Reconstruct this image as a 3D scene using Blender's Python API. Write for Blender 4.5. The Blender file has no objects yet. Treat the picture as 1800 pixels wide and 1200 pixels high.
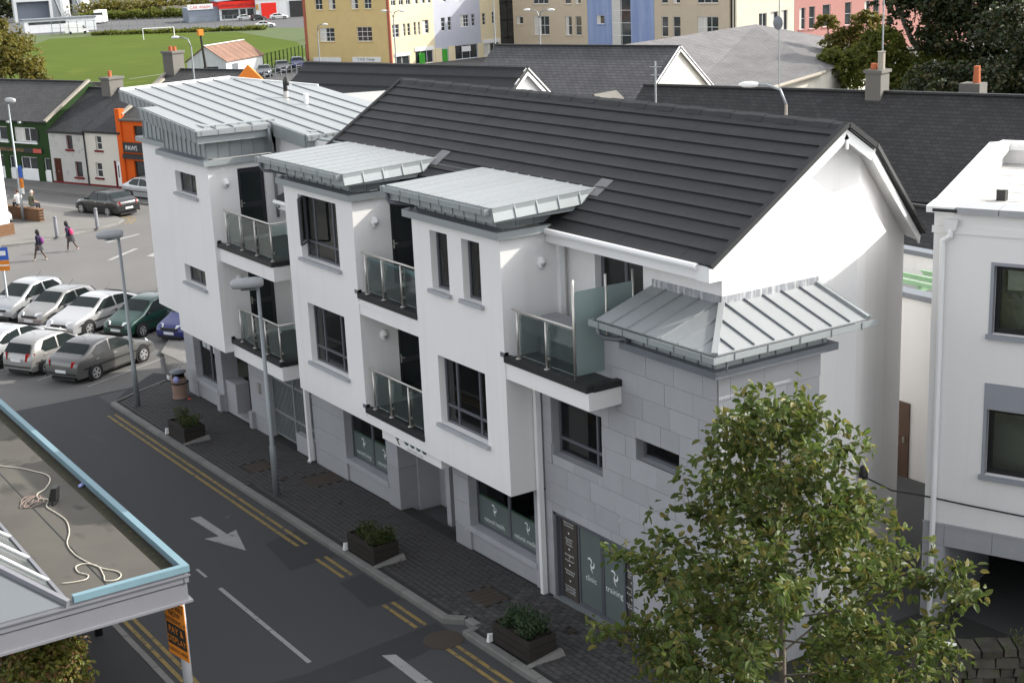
import bpy, bmesh, math, random
from mathutils import Vector, Matrix, Euler
random.seed(7)
R = math.radians
U = 1.087                      # one drawing unit of the survey in metres
scn = bpy.context.scene
col = scn.collection

# ---------------------------------------------------------------- camera
cam = bpy.data.objects.new('camera', bpy.data.cameras.new('camera'))
col.objects.link(cam)
cam.data.sensor_width = 36.0
cam.data.lens = 36.0 * 2533.68 / 1800.0
cam.data.clip_end = 3000
cam.data.clip_start = 0.1
rt, dn, fw = Vector((0.5484062, 0.83511832, -0.04275537)), Vector((0.19693711, -0.17867836, -0.96399679)), Vector((-0.81269085, 0.5202417, -0.26245411))
m3 = Matrix((rt, -dn, -fw)).transposed()       # right, up and back axes as columns
cam.matrix_world = Matrix.Translation(Vector((0, -15, 13.42)) * U) @ m3.to_4x4()
scn.camera = cam

# ---------------------------------------------------------------- sky, sun, exposure
SUN = Vector((0.40, 1.0, 0.71)).normalized()
world = bpy.data.worlds.new('World'); scn.world = world; world.use_nodes = True
wn = world.node_tree.nodes; wl = world.node_tree.links; wn.clear()
sky = wn.new('ShaderNodeTexSky'); sky.sky_type = 'NISHITA'; sky.sun_disc = False
sky.sun_elevation = math.asin(SUN.z); sky.sun_rotation = math.atan2(SUN.x, SUN.y)
sky.dust_density = 2.5; sky.air_density = 1.0; sky.ozone_density = 1.0
bg = wn.new('ShaderNodeBackground'); bg.inputs[1].default_value = 0.15
wo = wn.new('ShaderNodeOutputWorld')
hs = wn.new('ShaderNodeHueSaturation'); hs.inputs['Saturation'].default_value = 0.2   # thin bright cloud over the whole sky
wl.new(sky.outputs[0], hs.inputs['Color']); wl.new(hs.outputs[0], bg.inputs[0]); wl.new(bg.outputs[0], wo.inputs[0])
sl = bpy.data.lights.new('sun', 'SUN'); sl.energy = 2.2; sl.angle = R(0.53); sl.color = (1.0, 0.95, 0.86)
so = bpy.data.objects.new('sun', sl); col.objects.link(so)
so.rotation_euler = SUN.to_track_quat('Z', 'Y').to_euler(); so.location = (0, 0, 60)
vs = scn.view_settings
vs.view_transform = 'Standard'; vs.look = 'None'; vs.gamma = 1.0; vs.use_curve_mapping = False
vs.exposure = 1.45
try:
    scn.cycles.max_bounces = 8; scn.cycles.transparent_max_bounces = 16
except Exception:
    pass

# ---------------------------------------------------------------- materials
MATS = {}
def nodemat(name):
    m = bpy.data.materials.new(name); m.use_nodes = True
    nt = m.node_tree; nt.nodes.clear()
    out = nt.nodes.new('ShaderNodeOutputMaterial')
    return m, nt, out
def mth(nt, op, a, b=None, clamp=False):
    n = nt.nodes.new('ShaderNodeMath'); n.operation = op; n.use_clamp = clamp
    for i, s in enumerate((a, b)):
        if s is None: continue
        if isinstance(s, (int, float)): n.inputs[i].default_value = s
        else: nt.links.new(s, n.inputs[i])
    return n.outputs[0]
def noise(nt, vec, scale, detail=4, rough=0.55):
    n = nt.nodes.new('ShaderNodeTexNoise'); n.inputs['Scale'].default_value = scale
    n.inputs['Detail'].default_value = detail; n.inputs['Roughness'].default_value = rough
    nt.links.new(vec, n.inputs['Vector']); return n.outputs[0]
def ramp(nt, fac, stops):
    n = nt.nodes.new('ShaderNodeValToRGB'); nt.links.new(fac, n.inputs[0])
    el = n.color_ramp.elements
    while len(el) < len(stops): el.new(0.5)
    for e, (p, c) in zip(el, stops):
        e.position = p; e.color = (c[0], c[1], c[2], 1) if hasattr(c, '__len__') else (c, c, c, 1)
    return n.outputs[0]
def mixc(nt, fac, a, b, mode='MIX'):
    n = nt.nodes.new('ShaderNodeMix'); n.data_type = 'RGBA'; n.blend_type = mode
    for sock, s in ((n.inputs[0], fac), (n.inputs[6], a), (n.inputs[7], b)):
        if isinstance(s, (int, float)): sock.default_value = s
        elif isinstance(s, tuple): sock.default_value = (s[0], s[1], s[2], 1)
        else: nt.links.new(s, sock)
    return n.outputs[2]
def mat(name, c, rough=0.7, var=0.10, scale=1.2, rnd=0.0, bump=0.0, bscale=40, metal=0.0, spec=0.4,
        spots=None, streak=None, coat=0.0, fine=0.0, mapz=1.0):
    """plain surface: colour with large and fine variation, optional spots (colour, scale, threshold) and vertical run marks"""
    if name in MATS: return MATS[name]
    m, nt, out = nodemat(name)
    p = nt.nodes.new('ShaderNodeBsdfPrincipled')
    geo = nt.nodes.new('ShaderNodeNewGeometry'); pos = geo.outputs['Position']
    v = noise(nt, pos, scale, 5)
    k = mth(nt, 'ADD', mth(nt, 'MULTIPLY', mth(nt, 'SUBTRACT', v, 0.5), var * 4), 1.0)
    if fine:
        f = noise(nt, pos, 60, 2)
        k = mth(nt, 'ADD', k, mth(nt, 'MULTIPLY', mth(nt, 'SUBTRACT', f, 0.5), fine * 4))
    if rnd:
        oi = nt.nodes.new('ShaderNodeObjectInfo')
        k = mth(nt, 'ADD', k, mth(nt, 'MULTIPLY', mth(nt, 'SUBTRACT', oi.outputs['Random'], 0.5), rnd * 2))
    cc = mixc(nt, 1.0, (c[0], c[1], c[2]), k, 'MULTIPLY')
    if spots:
        sc, ss, th = spots
        s = noise(nt, pos, ss, 3, 0.6)
        f = mth(nt, 'MULTIPLY', mth(nt, 'SUBTRACT', s, th), 12.0, True)
        cc = mixc(nt, f, cc, sc)
    if streak:
        sc, ss, th, amt = streak
        mp = nt.nodes.new('ShaderNodeMapping'); mp.inputs['Scale'].default_value = (ss, ss, ss * 0.06)
        nt.links.new(pos, mp.inputs[0])
        s = noise(nt, mp.outputs[0], 1.0, 3, 0.6)
        f = mth(nt, 'MULTIPLY', mth(nt, 'MULTIPLY', mth(nt, 'SUBTRACT', s, th), 6.0, True), amt)
        cc = mixc(nt, f, cc, sc)
    nt.links.new(cc, p.inputs['Base Color'])
    r2 = mth(nt, 'ADD', mth(nt, 'MULTIPLY', mth(nt, 'SUBTRACT', v, 0.5), 0.25), rough, True)
    nt.links.new(r2, p.inputs['Roughness'])
    p.inputs['Metallic'].default_value = metal
    p.inputs['Specular IOR Level'].default_value = spec
    if coat: p.inputs['Coat Weight'].default_value = coat; p.inputs['Coat Roughness'].default_value = 0.08
    if bump:
        b = nt.nodes.new('ShaderNodeBump'); b.inputs['Strength'].default_value = bump; b.inputs['Distance'].default_value = 0.01
        nt.links.new(noise(nt, pos, bscale, 4), b.inputs['Height']); nt.links.new(b.outputs[0], p.inputs['Normal'])
    nt.links.new(p.outputs[0], out.inputs[0])
    MATS[name] = m; return m
def slatemat(name, c, bw, bh, var=0.25, light=None, rough=0.75, lich=None):
    """courses of small slates far away: uv in metres along eaves and up the slope"""
    if name in MATS: return MATS[name]
    m, nt, out = nodemat(name)
    p = nt.nodes.new('ShaderNodeBsdfPrincipled')
    uv = nt.nodes.new('ShaderNodeUVMap')
    bt = nt.nodes.new('ShaderNodeTexBrick'); nt.links.new(uv.outputs[0], bt.inputs['Vector'])
    bt.inputs['Scale'].default_value = 1.0; bt.inputs['Brick Width'].default_value = bw; bt.inputs['Row Height'].default_value = bh
    bt.inputs['Mortar Size'].default_value = bh * 0.09; bt.inputs['Bias'].default_value = 0.0
    bt.inputs['Color1'].default_value = (*[x * (1 - var) for x in c], 1); bt.inputs['Color2'].default_value = (*[x * (1 + var) for x in c], 1)
    bt.inputs['Mortar'].default_value = (*[x * 0.35 for x in c], 1)
    n = noise(nt, uv.outputs[0], 0.5, 5, 0.65)
    k = mth(nt, 'ADD', mth(nt, 'MULTIPLY', n, 1.1), 0.45)
    cc = mixc(nt, 1.0, bt.outputs[0], k, 'MULTIPLY')
    if lich:
        l = noise(nt, uv.outputs[0], 2.2, 4, 0.7)
        cc = mixc(nt, mth(nt, 'MULTIPLY', mth(nt, 'SUBTRACT', l, 0.6), 5.0, True), cc, lich)
    nt.links.new(cc, p.inputs['Base Color']); p.inputs['Roughness'].default_value = rough
    sep = nt.nodes.new('ShaderNodeSeparateXYZ'); nt.links.new(uv.outputs[0], sep.inputs[0])
    fr = mth(nt, 'FRACT', mth(nt, 'DIVIDE', sep.outputs[1], bh))
    b = nt.nodes.new('ShaderNodeBump'); b.inputs['Strength'].default_value = 0.8; b.inputs['Distance'].default_value = 0.03
    nt.links.new(mth(nt, 'SUBTRACT', 1.0, fr), b.inputs['Height']); nt.links.new(b.outputs[0], p.inputs['Normal'])
    nt.links.new(p.outputs[0], out.inputs[0]); MATS[name] = m; return m
def glassmat(name, tint, op=0.25, rough=0.02, dark=(0.02, 0.025, 0.03), refl=1.2):
    """window or balustrade glass: see-through with a mirror reflection that grows at grazing angles"""
    if name in MATS: return MATS[name]
    m, nt, out = nodemat(name)
    tr = nt.nodes.new('ShaderNodeBsdfTransparent'); tr.inputs[0].default_value = (*tint, 1)
    df = nt.nodes.new('ShaderNodeBsdfDiffuse'); df.inputs[0].default_value = (*dark, 1)
    mx = nt.nodes.new('ShaderNodeMixShader'); mx.inputs[0].default_value = op
    nt.links.new(tr.outputs[0], mx.inputs[1]); nt.links.new(df.outputs[0], mx.inputs[2])
    gl = nt.nodes.new('ShaderNodeBsdfGlossy'); gl.inputs['Roughness'].default_value = rough
    fr = nt.nodes.new('ShaderNodeFresnel'); fr.inputs[0].default_value = 1.5
    m2 = nt.nodes.new('ShaderNodeMixShader')
    nt.links.new(mth(nt, 'ADD', mth(nt, 'MULTIPLY', fr.outputs[0], refl), 0.01, True), m2.inputs[0])
    nt.links.new(mx.outputs[0], m2.inputs[1]); nt.links.new(gl.outputs[0], m2.inputs[2])
    nt.links.new(m2.outputs[0], out.inputs[0]); MATS[name] = m; return m
def leafmat(name, cols, trans=0.35, seed=0):
    if name in MATS: return MATS[name]
    m, nt, out = nodemat(name)
    geo = nt.nodes.new('ShaderNodeNewGeometry')
    wn_ = nt.nodes.new('ShaderNodeTexWhiteNoise'); wn_.noise_dimensions = '1D'
    nt.links.new(geo.outputs['Random Per Island'], wn_.inputs['W'])
    oi = nt.nodes.new('ShaderNodeObjectInfo')
    f = mth(nt, 'FRACT', mth(nt, 'ADD', wn_.outputs[0], oi.outputs['Random']))
    n = len(cols)
    c = ramp(nt, f, [((i + 0.5) / n, cc) for i, cc in enumerate(cols)])
    v = noise(nt, geo.outputs['Position'], 0.9, 3)
    c = mixc(nt, 1.0, c, mth(nt, 'ADD', mth(nt, 'MULTIPLY', v, 0.9), 0.55), 'MULTIPLY')
    p = nt.nodes.new('ShaderNodeBsdfPrincipled'); nt.links.new(c, p.inputs['Base Color'])
    p.inputs['Roughness'].default_value = 0.45; p.inputs['Specular IOR Level'].default_value = 0.35
    t = nt.nodes.new('ShaderNodeBsdfTranslucent'); nt.links.new(c, t.inputs[0])
    mx = nt.nodes.new('ShaderNodeMixShader'); mx.inputs[0].default_value = trans
    nt.links.new(p.outputs[0], mx.inputs[1]); nt.links.new(t.outputs[0], mx.inputs[2])
    nt.links.new(mx.outputs[0], out.inputs[0]); MATS[name] = m; return m

M = {}
M['render'] = mat('white_render', (0.75, 0.738, 0.725), 0.9, 0.02, 0.5, bump=0.25, bscale=120, spec=0.2, streak=((0.62, 0.60, 0.55), 2.2, 0.55, 0.26), fine=0.01)
M['stone'] = mat('limestone', (0.34, 0.345, 0.36), 0.75, 0.05, 2.0, rnd=0.06, bump=0.15, bscale=60, spots=((0.42, 0.42, 0.42), 5, 0.68), fine=0.02)
M['joint'] = mat('stone_joint', (0.29, 0.295, 0.31), 0.9, 0.1)
M['zinc'] = mat('zinc_sheet', (0.29, 0.315, 0.32), 0.5, 0.035, 0.7, rnd=0.03, metal=0.25, spec=0.4, streak=((0.52, 0.55, 0.55), 3, 0.6, 0.25))
M['zincroof'] = mat('zinc_roof_sheet', (0.265, 0.28, 0.285), 0.42, 0.03, 0.6, rnd=0.03, metal=0.2, spec=0.45)
M['zincdark'] = mat('zinc_flashing', (0.16, 0.175, 0.195), 0.5, 0.08, 1.5, metal=0.3)
M['lead'] = mat('lead_flashing', (0.30, 0.31, 0.33), 0.55, 0.2, 9, metal=0.3, streak=((0.6, 0.6, 0.6), 14, 0.5, 0.9))
M['tile'] = mat('roof_tile', (0.027, 0.0272, 0.028), 0.62, 0.06, 1.4, rnd=0.07, bump=0.35, bscale=70, spec=0.3, fine=0.07, spots=((0.2, 0.2, 0.19), 11, 0.755))
M['tilebase'] = mat('roof_underlay', (0.02, 0.02, 0.022), 0.9, 0.05)
M['pvc'] = mat('white_upvc', (0.76, 0.76, 0.755), 0.4, 0.02, 2, spec=0.45)
M['frame'] = mat('grey_window_frame', (0.095, 0.1, 0.115), 0.45, 0.05, 3)
M['sill'] = mat('stone_sill', (0.36, 0.37, 0.39), 0.7, 0.08, 3, bump=0.1, bscale=60)
M['black'] = mat('black_edge', (0.018, 0.018, 0.018), 0.5, 0.1, 3)
M['deck'] = mat('balcony_tile', (0.035, 0.04, 0.04), 0.6, 0.15, 2, spots=((0.06, 0.07, 0.03), 2.5, 0.6))
M['steel'] = mat('stainless_steel', (0.55, 0.53, 0.49), 0.42, 0.03, 4, metal=0.8)
M['glass'] = glassmat('window_glass', (0.86, 0.9, 0.87), 0.06)
M['balglass'] = glassmat('balustrade_glass', (0.80, 0.87, 0.85), 0.05, dark=(0.3, 0.36, 0.36), refl=.8)
M['frost'] = glassmat('frosted_screen_glass', (0.62, 0.72, 0.70), 0.62, 0.15, dark=(0.34, 0.42, 0.42))
M['curtain'] = mat('curtain', (0.6, 0.58, 0.53), 0.9, 0.1, 5)
M['room'] = mat('room_dark', (0.42, 0.40, 0.35), 0.9, 0.1)
M['door'] = mat('dark_grey_door', (0.022, 0.023, 0.027), 0.4, 0.08, 3)
M['asphalt'] = mat('asphalt', (0.046, 0.046, 0.048), 0.85, 0.10, 0.35, bump=0.3, bscale=150, fine=0.10, spots=((0.09, 0.09, 0.092), 1.2, 0.7))
M['asphaltnew'] = mat('asphalt_patch', (0.03, 0.03, 0.032), 0.85, 0.1, 0.8, bump=0.3, bscale=150, fine=0.1)
M['paver'] = mat('paving_block', (0.055, 0.053, 0.052), 0.85, 0.12, 0.9, rnd=0.3, bump=0.2, bscale=90, fine=0.08)
M['paverbed'] = mat('paving_joint_sand', (0.03, 0.03, 0.028), 0.95, 0.15, 3)
M['kerb'] = mat('kerb_concrete', (0.17, 0.165, 0.155), 0.85, 0.14, 2.5, rnd=0.08, bump=0.3, bscale=60, spots=((0.09, 0.085, 0.075), 4, 0.66))
M['yellow'] = mat('yellow_line_paint', (0.22, 0.155, 0.05), 0.8, 0.25, 3, spots=((0.07, 0.065, 0.055), 5, 0.56))
M['whitepaint'] = mat('white_line_paint', (0.27, 0.27, 0.265), 0.8, 0.15, 3, spots=((0.09, 0.09, 0.09), 6, 0.62))
M['iron'] = mat('rusty_iron', (0.05, 0.038, 0.028), 0.75, 0.25, 6, bump=0.4, bscale=50)
M['galv'] = mat('galvanised_steel', (0.27, 0.29, 0.3), 0.5, 0.06, 3, metal=0.4)
M['lampgrey'] = mat('lamp_casing', (0.34, 0.35, 0.36), 0.5, 0.05, 3)
M['void'] = mat('unlit_interior', (0.03, 0.029, 0.027), 0.9, 0.1)  # near-black colour stands in for the shade inside car port and ground floor
M['white'] = mat('white_paint', (0.78, 0.78, 0.77), 0.5, 0.03, 2)
M['whitemark'] = mat('white_vinyl', (0.72, 0.73, 0.73), 0.5, 0.02, 2)
M['film'] = mat('grey_green_window_film', (0.115, 0.14, 0.135), 0.35, 0.05, 2)
M['brownpanel'] = mat('brown_panel', (0.06, 0.052, 0.043), 0.5, 0.06, 2)
M['wood'] = mat('dark_planter_timber', (0.022, 0.018, 0.015), 0.8, 0.25, 4, rnd=0.15, bump=0.3, bscale=40)
M['soil'] = mat('soil', (0.03, 0.022, 0.016), 0.95, 0.3, 6)
M['rubber'] = mat('rubber', (0.015, 0.015, 0.016), 0.7, 0.1)
M['alloy'] = mat('alloy_rim', (0.5, 0.5, 0.51), 0.35, 0.05, metal=0.6)
M['carglass'] = mat('car_glass', (0.016, 0.022, 0.022), 0.10, 0.2, 2, spec=0.18)
M['bark'] = mat('bark', (0.12, 0.1, 0.08), 0.9, 0.25, 6, bump=0.5, bscale=40)

# ---------------------------------------------------------------- mesh helpers
class B:
    def __init__(s): s.v = []; s.f = []; s.uv = {}
    def q(s, *pts, uv=None):
        n = len(s.v); s.v.extend(pts); s.f.append(tuple(range(n, n + len(pts))))
        if uv: s.uv[len(s.f) - 1] = uv
        return s
    def hexa(s, b, t):
        """solid from a bottom and a top loop of equal length (counter-clockwise from above)"""
        n = len(s.v); k = len(b); s.v.extend(b); s.v.extend(t)
        s.f.append(tuple(n + i for i in reversed(range(k)))); s.f.append(tuple(n + k + i for i in range(k)))
        for i in range(k):
            j = (i + 1) % k; s.f.append((n + i, n + j, n + k + j, n + k + i))
        return s
    def box(s, x0, x1, y0, y1, z0, z1):
        x0, x1 = min(x0, x1), max(x0, x1); y0, y1 = min(y0, y1), max(y0, y1)
        return s.hexa([(x0, y0, z0), (x1, y0, z0), (x1, y1, z0), (x0, y1, z0)], [(x0, y0, z1), (x1, y0, z1), (x1, y1, z1), (x0, y1, z1)])
    def cbox(s, x0, x1, y0, y1, z0, z1, c):
        """box with a chamfered top"""
        s.hexa([(x0, y0, z0), (x1, y0, z0), (x1, y1, z0), (x0, y1, z0)], [(x0, y0, z1 - c), (x1, y0, z1 - c), (x1, y1, z1 - c), (x0, y1, z1 - c)])
        return s.hexa([(x0, y0, z1 - c), (x1, y0, z1 - c), (x1, y1, z1 - c), (x0, y1, z1 - c)], [(x0 + c, y0 + c, z1), (x1 - c, y0 + c, z1), (x1 - c, y1 - c, z1), (x0 + c, y1 - c, z1)])
    def prism(s, poly, z0, z1, zf=None):
        a = [(p[0], p[1], z0 + (zf(p[0]) if zf else 0)) for p in poly]; b = [(p[0], p[1], z1 + (zf(p[0]) if zf else 0)) for p in poly]
        return s.hexa(a, b)
    def bar(s, p, q, w, h, up=(0, 0, 1)):
        p = Vector(p); q = Vector(q); d = (q - p).normalized(); u = Vector(up)
        sd = d.cross(u)
        if sd.length < 1e-4: sd = d.cross(Vector((1, 0, 0)))
        sd.normalize(); u = sd.cross(d).normalized()
        a = sd * w / 2; c = u * h / 2
        return s.hexa([tuple(p - a - c), tuple(p + a - c), tuple(p + a + c), tuple(p - a + c)], [tuple(q - a - c), tuple(q + a - c), tuple(q + a + c), tuple(q - a + c)])
    def tube(s, pts, r, n=8, caps=True):
        pts = [Vector(p) for p in pts]; rs = r if hasattr(r, '__len__') else [r] * len(pts)
        base = len(s.v); prev = None
        for i, p in enumerate(pts):
            d = (pts[min(i + 1, len(pts) - 1)] - pts[max(i - 1, 0)]).normalized()
            if prev is None:
                a = d.orthogonal().normalized()
            else:
                a = prev - d * prev.dot(d)
                a = a.normalized() if a.length > 1e-5 else d.orthogonal().normalized()
            prev = a; b = d.cross(a)
            for k in range(n):
                t = 2 * math.pi * k / n; s.v.append(tuple(p + (a * math.cos(t) + b * math.sin(t)) * rs[i]))
        for i in range(len(pts) - 1):
            for k in range(n):
                j = (k + 1) % n; o = base + i * n
                s.f.append((o + k, o + j, o + n + j, o + n + k))
        if caps:
            s.f.append(tuple(base + k for k in reversed(range(n)))); o = base + (len(pts) - 1) * n
            s.f.append(tuple(o + k for k in range(n)))
        return s
    def lathe(s, prof, n=16, c=(0, 0, 0), axis='z'):
        base = len(s.v)
        for r, z in prof:
            for k in range(n):
                t = 2 * math.pi * k / n; a, b_ = r * math.cos(t), r * math.sin(t)
                s.v.append((c[0] + a, c[1] + b_, c[2] + z) if axis == 'z' else ((c[0] + a, c[1] + z, c[2] + b_) if axis == 'y' else (c[0] + z, c[1] + a, c[2] + b_)))
        for i in range(len(prof) - 1):
            for k in range(n):
                j = (k + 1) % n; o = base + i * n
                s.f.append((o + k, o + j, o + n + j, o + n + k))
        s.f.append(tuple(base + k for k in reversed(range(n)))); o = base + (len(prof) - 1) * n; s.f.append(tuple(o + k for k in range(n)))
        return s
    def each(s, name, m, parent=None, **kw):
        """every separate piece as an object of its own"""
        comp = list(range(len(s.v)))
        def root(i):
            while comp[i] != i: comp[i] = comp[comp[i]]; i = comp[i]
            return i
        for f in s.f:
            for i in f[1:]: comp[root(i)] = root(f[0])
        groups = {}
        for f in s.f: groups.setdefault(root(f[0]), []).append(f)
        out = []
        for fs in groups.values():
            b = B(); ix = {}
            for f in fs:
                for i in f:
                    if i not in ix: ix[i] = len(b.v); b.v.append(s.v[i])
                b.f.append(tuple(ix[i] for i in f))
            out.append(b.build(name, m, parent, **kw))
        return out
    def build(s, name, m, parent=None, loc=(0, 0, 0), rz=0.0, T=None, smooth=False, world=False, scale=1.0):
        me = bpy.data.meshes.new(name)
        vv = [tuple(T @ Vector(p)) for p in s.v] if T else s.v
        k = U * scale
        me.from_pydata([(p[0] * k, p[1] * k, p[2] * k) for p in vv], [], s.f)
        if s.uv:
            ul = me.uv_layers.new(name='UVMap')
            for fi, uv in s.uv.items():
                for li, c in zip(me.polygons[fi].loop_indices, uv): ul.data[li].uv = (c[0] * U, c[1] * U)
        if smooth:
            me.polygons.foreach_set('use_smooth', [True] * len(me.polygons))
        me.materials.append(M[m] if isinstance(m, str) else m)
        me.update()
        return link(name, me, parent, loc, rz, world)
def link(name, me, parent=None, loc=(0, 0, 0), rz=0.0, world=False):
    o = bpy.data.objects.new(name, me); col.objects.link(o)
    o.location = Vector(loc) * U; o.rotation_euler = (0, 0, rz)
    if parent:
        o.parent = parent
        if world and parent.type == 'EMPTY' and parent.parent is None:
            o.location = o.location - parent.location
    return o
def tag(o, label=None, cat=None, group=None, kind=None):
    for k, v in (('label', label), ('category', cat), ('group', group), ('kind', kind)):
        if v: o[k] = v
    return o
def thing(name, label, cat, loc=(0, 0, 0), rz=0.0, group=None):
    o = bpy.data.objects.new(name, None); col.objects.link(o)
    o.empty_display_size = 0.3
    o.location = Vector(loc) * U; o.rotation_euler = (0, 0, rz)
    return tag(o, label, cat, group)
def dup(o, parent=None, loc=None, rz=None):
    c = o.copy(); col.objects.link(c)
    if parent is not None: c.parent = parent
    if loc is not None: c.location = Vector(loc) * U
    if rz is not None: c.rotation_euler = (0, 0, rz)
    for ch in list(o.children): dup(ch, c)
    return c
def inst(name, me, parent, loc, rot=(0, 0, 0), world=False, sc=None):
    o = link(name, me, parent, loc, 0, world); o.rotation_euler = rot
    if sc: o.scale = sc
    return o
def wallpanel(b, x0, x1, z0, z1, y, th, holes, top=None):
    """wall facing -y in its own frame, with real openings (x0,x1,z0,z1)"""
    xs = sorted(set([x0, x1] + [h for o in holes for h in o[:2]])); zs = sorted(set([z0, z1] + [h for o in holes for h in o[2:4]]))
    xs = [x for x in xs if x0 <= x <= x1]; zs = [z for z in zs if z0 <= z <= z1]
    nx, nz = len(xs) - 1, len(zs) - 1
    def solid(i, j):
        if i < 0 or j < 0 or i >= nx or j >= nz: return False
        cx, cz = (xs[i] + xs[i + 1]) / 2, (zs[j] + zs[j + 1]) / 2
        return not any(o[0] < cx < o[1] and o[2] < cz < o[3] for o in holes)
    y2 = y + th
    for i in range(nx):
        for j in range(nz):
            if not solid(i, j): continue
            a, c, d, e = xs[i], xs[i + 1], zs[j], zs[j + 1]
            b.q((a, y, d), (c, y, d), (c, y, e), (a, y, e)); b.q((c, y2, d), (a, y2, d), (a, y2, e), (c, y2, e))
            if not solid(i - 1, j): b.q((a, y2, d), (a, y, d), (a, y, e), (a, y2, e))
            if not solid(i + 1, j): b.q((c, y, d), (c, y2, d), (c, y2, e), (c, y, e))
            if not solid(i, j - 1): b.q((a, y2, d), (c, y2, d), (c, y, d), (a, y, d))
            if not solid(i, j + 1): b.q((a, y, e), (c, y, e), (c, y2, e), (a, y2, e))
    return b
def g(x):
    """the street falls gently towards the junction"""
    return 0.0215 * (min(max(x, -66.0), -15.0) + 23.4)
def text(name, body, size, T, m, parent=None, world=False, align='CENTER', ext=0.0, shear=0.0, wid=1.0):
    cu = bpy.data.curves.new(name, 'FONT'); cu.body = body; cu.size = size * U; cu.align_x = align; cu.extrude = ext * U
    cu.resolution_u = 3; cu.shear = shear
    tmp = bpy.data.objects.new(name, cu); col.objects.link(tmp)
    dg = bpy.context.evaluated_depsgraph_get()
    me = bpy.data.meshes.new_from_object(tmp.evaluated_get(dg)); col.objects.unlink(tmp); bpy.data.objects.remove(tmp)
    S = Matrix.Diagonal((wid, 1, 1, 1))
    T2 = T.copy(); T2.translation = T.translation * U
    me.transform(T2 @ S); me.materials.clear(); me.materials.append(M[m] if isinstance(m, str) else m)
    return link(name, me, parent, (0, 0, 0), 0, world)
def frontM(x, y, z, rz=0.0):
    """frame of a wall facing -y turned by rz: text runs along the wall, upright"""
    return Matrix.Translation((x, y, z)) @ Matrix.Rotation(rz, 4, 'Z') @ Matrix(((1, 0, 0, 0), (0, 0, -1, 0), (0, 1, 0, 0), (0, 0, 0, 1)))
# ================================================================ ground, street, pavements
def sheet(name, poly, dz, m, kind='structure', step=3.0, label=None):
    """flat sheet that follows the street's fall; cut into strips along x so that it stays on the slope"""
    bm = bmesh.new()
    vs_ = [bm.verts.new((p[0], p[1], 0)) for p in poly]; bm.faces.new(vs_)
    x0 = min(p[0] for p in poly); x1 = max(p[0] for p in poly)
    for xc in (-66.0, -15.0):
        if x0 < xc < x1:
            bmesh.ops.bisect_plane(bm, geom=bm.verts[:] + bm.edges[:] + bm.faces[:], plane_co=(xc, 0, 0), plane_no=(1, 0, 0))
    for v in bm.verts: v.co = Vector((v.co.x, v.co.y, g(v.co.x) + dz)) * U
    bmesh.ops.triangulate(bm, faces=bm.faces[:])
    for f in bm.faces:
        if f.normal.z < 0: f.normal_flip()
    me = bpy.data.meshes.new(name); bm.to_mesh(me); bm.free(); me.materials.append(M[m] if isinstance(m, str) else m)
    o = link(name, me)
    if kind: o['kind'] = kind
    return o
M['ground'] = mat('ground_tarmac', (0.075, 0.075, 0.076), 0.9, 0.12, 0.08, bump=0.2, bscale=60, fine=0.06)
sheet('ground', [(-700, -300), (60, -300), (60, 500), (-700, 500)], -0.03, 'ground')
sheet('road', [(-47, -7.1), (0, -7.1), (0, -1.7), (-47, -1.7)], -0.012, 'asphalt')
M['asphaltold'] = mat('asphalt_worn', (0.125, 0.122, 0.117), 0.85, 0.10, 0.25, bump=0.3, bscale=150, fine=0.10, spots=((0.15, 0.147, 0.142), 0.9, 0.68))
sheet('car_park', [(-79, -20), (-47, -20), (-47, 1.0), (-49, 8), (-52, 20), (-100, 5), (-100, -20)], -0.014, 'asphaltold')
sheet('main_street', [(-125, 2), (-79.2, 5), (-52, 20.0), (-45, 30), (-60, 40), (-125, 8)], -0.010, 'asphaltold')
# markings: double yellow lines, arrow, dashes, patches
for name, x0, x1, y0, y1 in [('yellow_line', a, b_, c, d) for a, b_ in ((-44.2, -29.9), (-28.9, -27.5), (-25.6, -24.15), (-22.9, -8)) for c, d in ((-2.02, -1.93), (-2.24, -2.15))] + \
                            [('yellow_line', -46, -6, c, d) for c, d in ((-6.78, -6.69), (-6.98, -6.89))]:
    sheet(name, [(x0, y0), (x1, y0), (x1, y1), (x0, y1)], -0.004, 'yellow')
sheet('road_arrow', [(-33.5, -3.53), (-31.82, -3.43), (-31.82, -3.22), (-33.45, -3.27)], -0.004, 'whitepaint'); sheet('road_arrow_head', [(-31.9, -3.78), (-30.5, -3.28), (-31.95, -2.93), (-31.812, -3.2), (-31.812, -3.45)], -0.004, 'whitepaint')
for x0, x1, y0, y1 in ((-28.8, -24.15, -4.68, -4.58), (-22.6, -19, -4.68, -4.58), (-30.2, -29.6, -4.67, -4.6)):
    sheet('centre_line', [(x0, y0), (x1, y0), (x1, y1), (x0, y1)], -0.004, 'whitepaint')
sheet('centre_line', [(-23.5, -3.36), (-20.5, -3.4), (-20.5, -3.16), (-23.35, -3.12)], -0.004, 'whitepaint')
sheet('trench_patch', [(-24.1, -1.75), (-22.9, -1.75), (-23.15, -2.35), (-23.0, -2.9), (-22.75, -7.0), (-24.05, -7.0), (-23.75, -4.9), (-24.05, -2.5)], -0.007, 'asphaltnew')
sheet('road_patch', [(-30.9, -1.75), (-28.75, -1.75), (-28.7, -2.95), (-30.6, -2.75)], -0.007, 'asphaltnew')
sheet('road_patch', [(-27.4, -1.75), (-25.6, -1.75), (-25.7, -2.5), (-27.3, -2.4)], -0.007, 'asphaltnew')
sheet('road_patch', [(-46.9, -0.6), (-45.6, -1.6), (-46.0, 0.4), (-47.4, 1.3), (-48.4, 0.8)], -0.008, 'asphaltnew')
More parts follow.
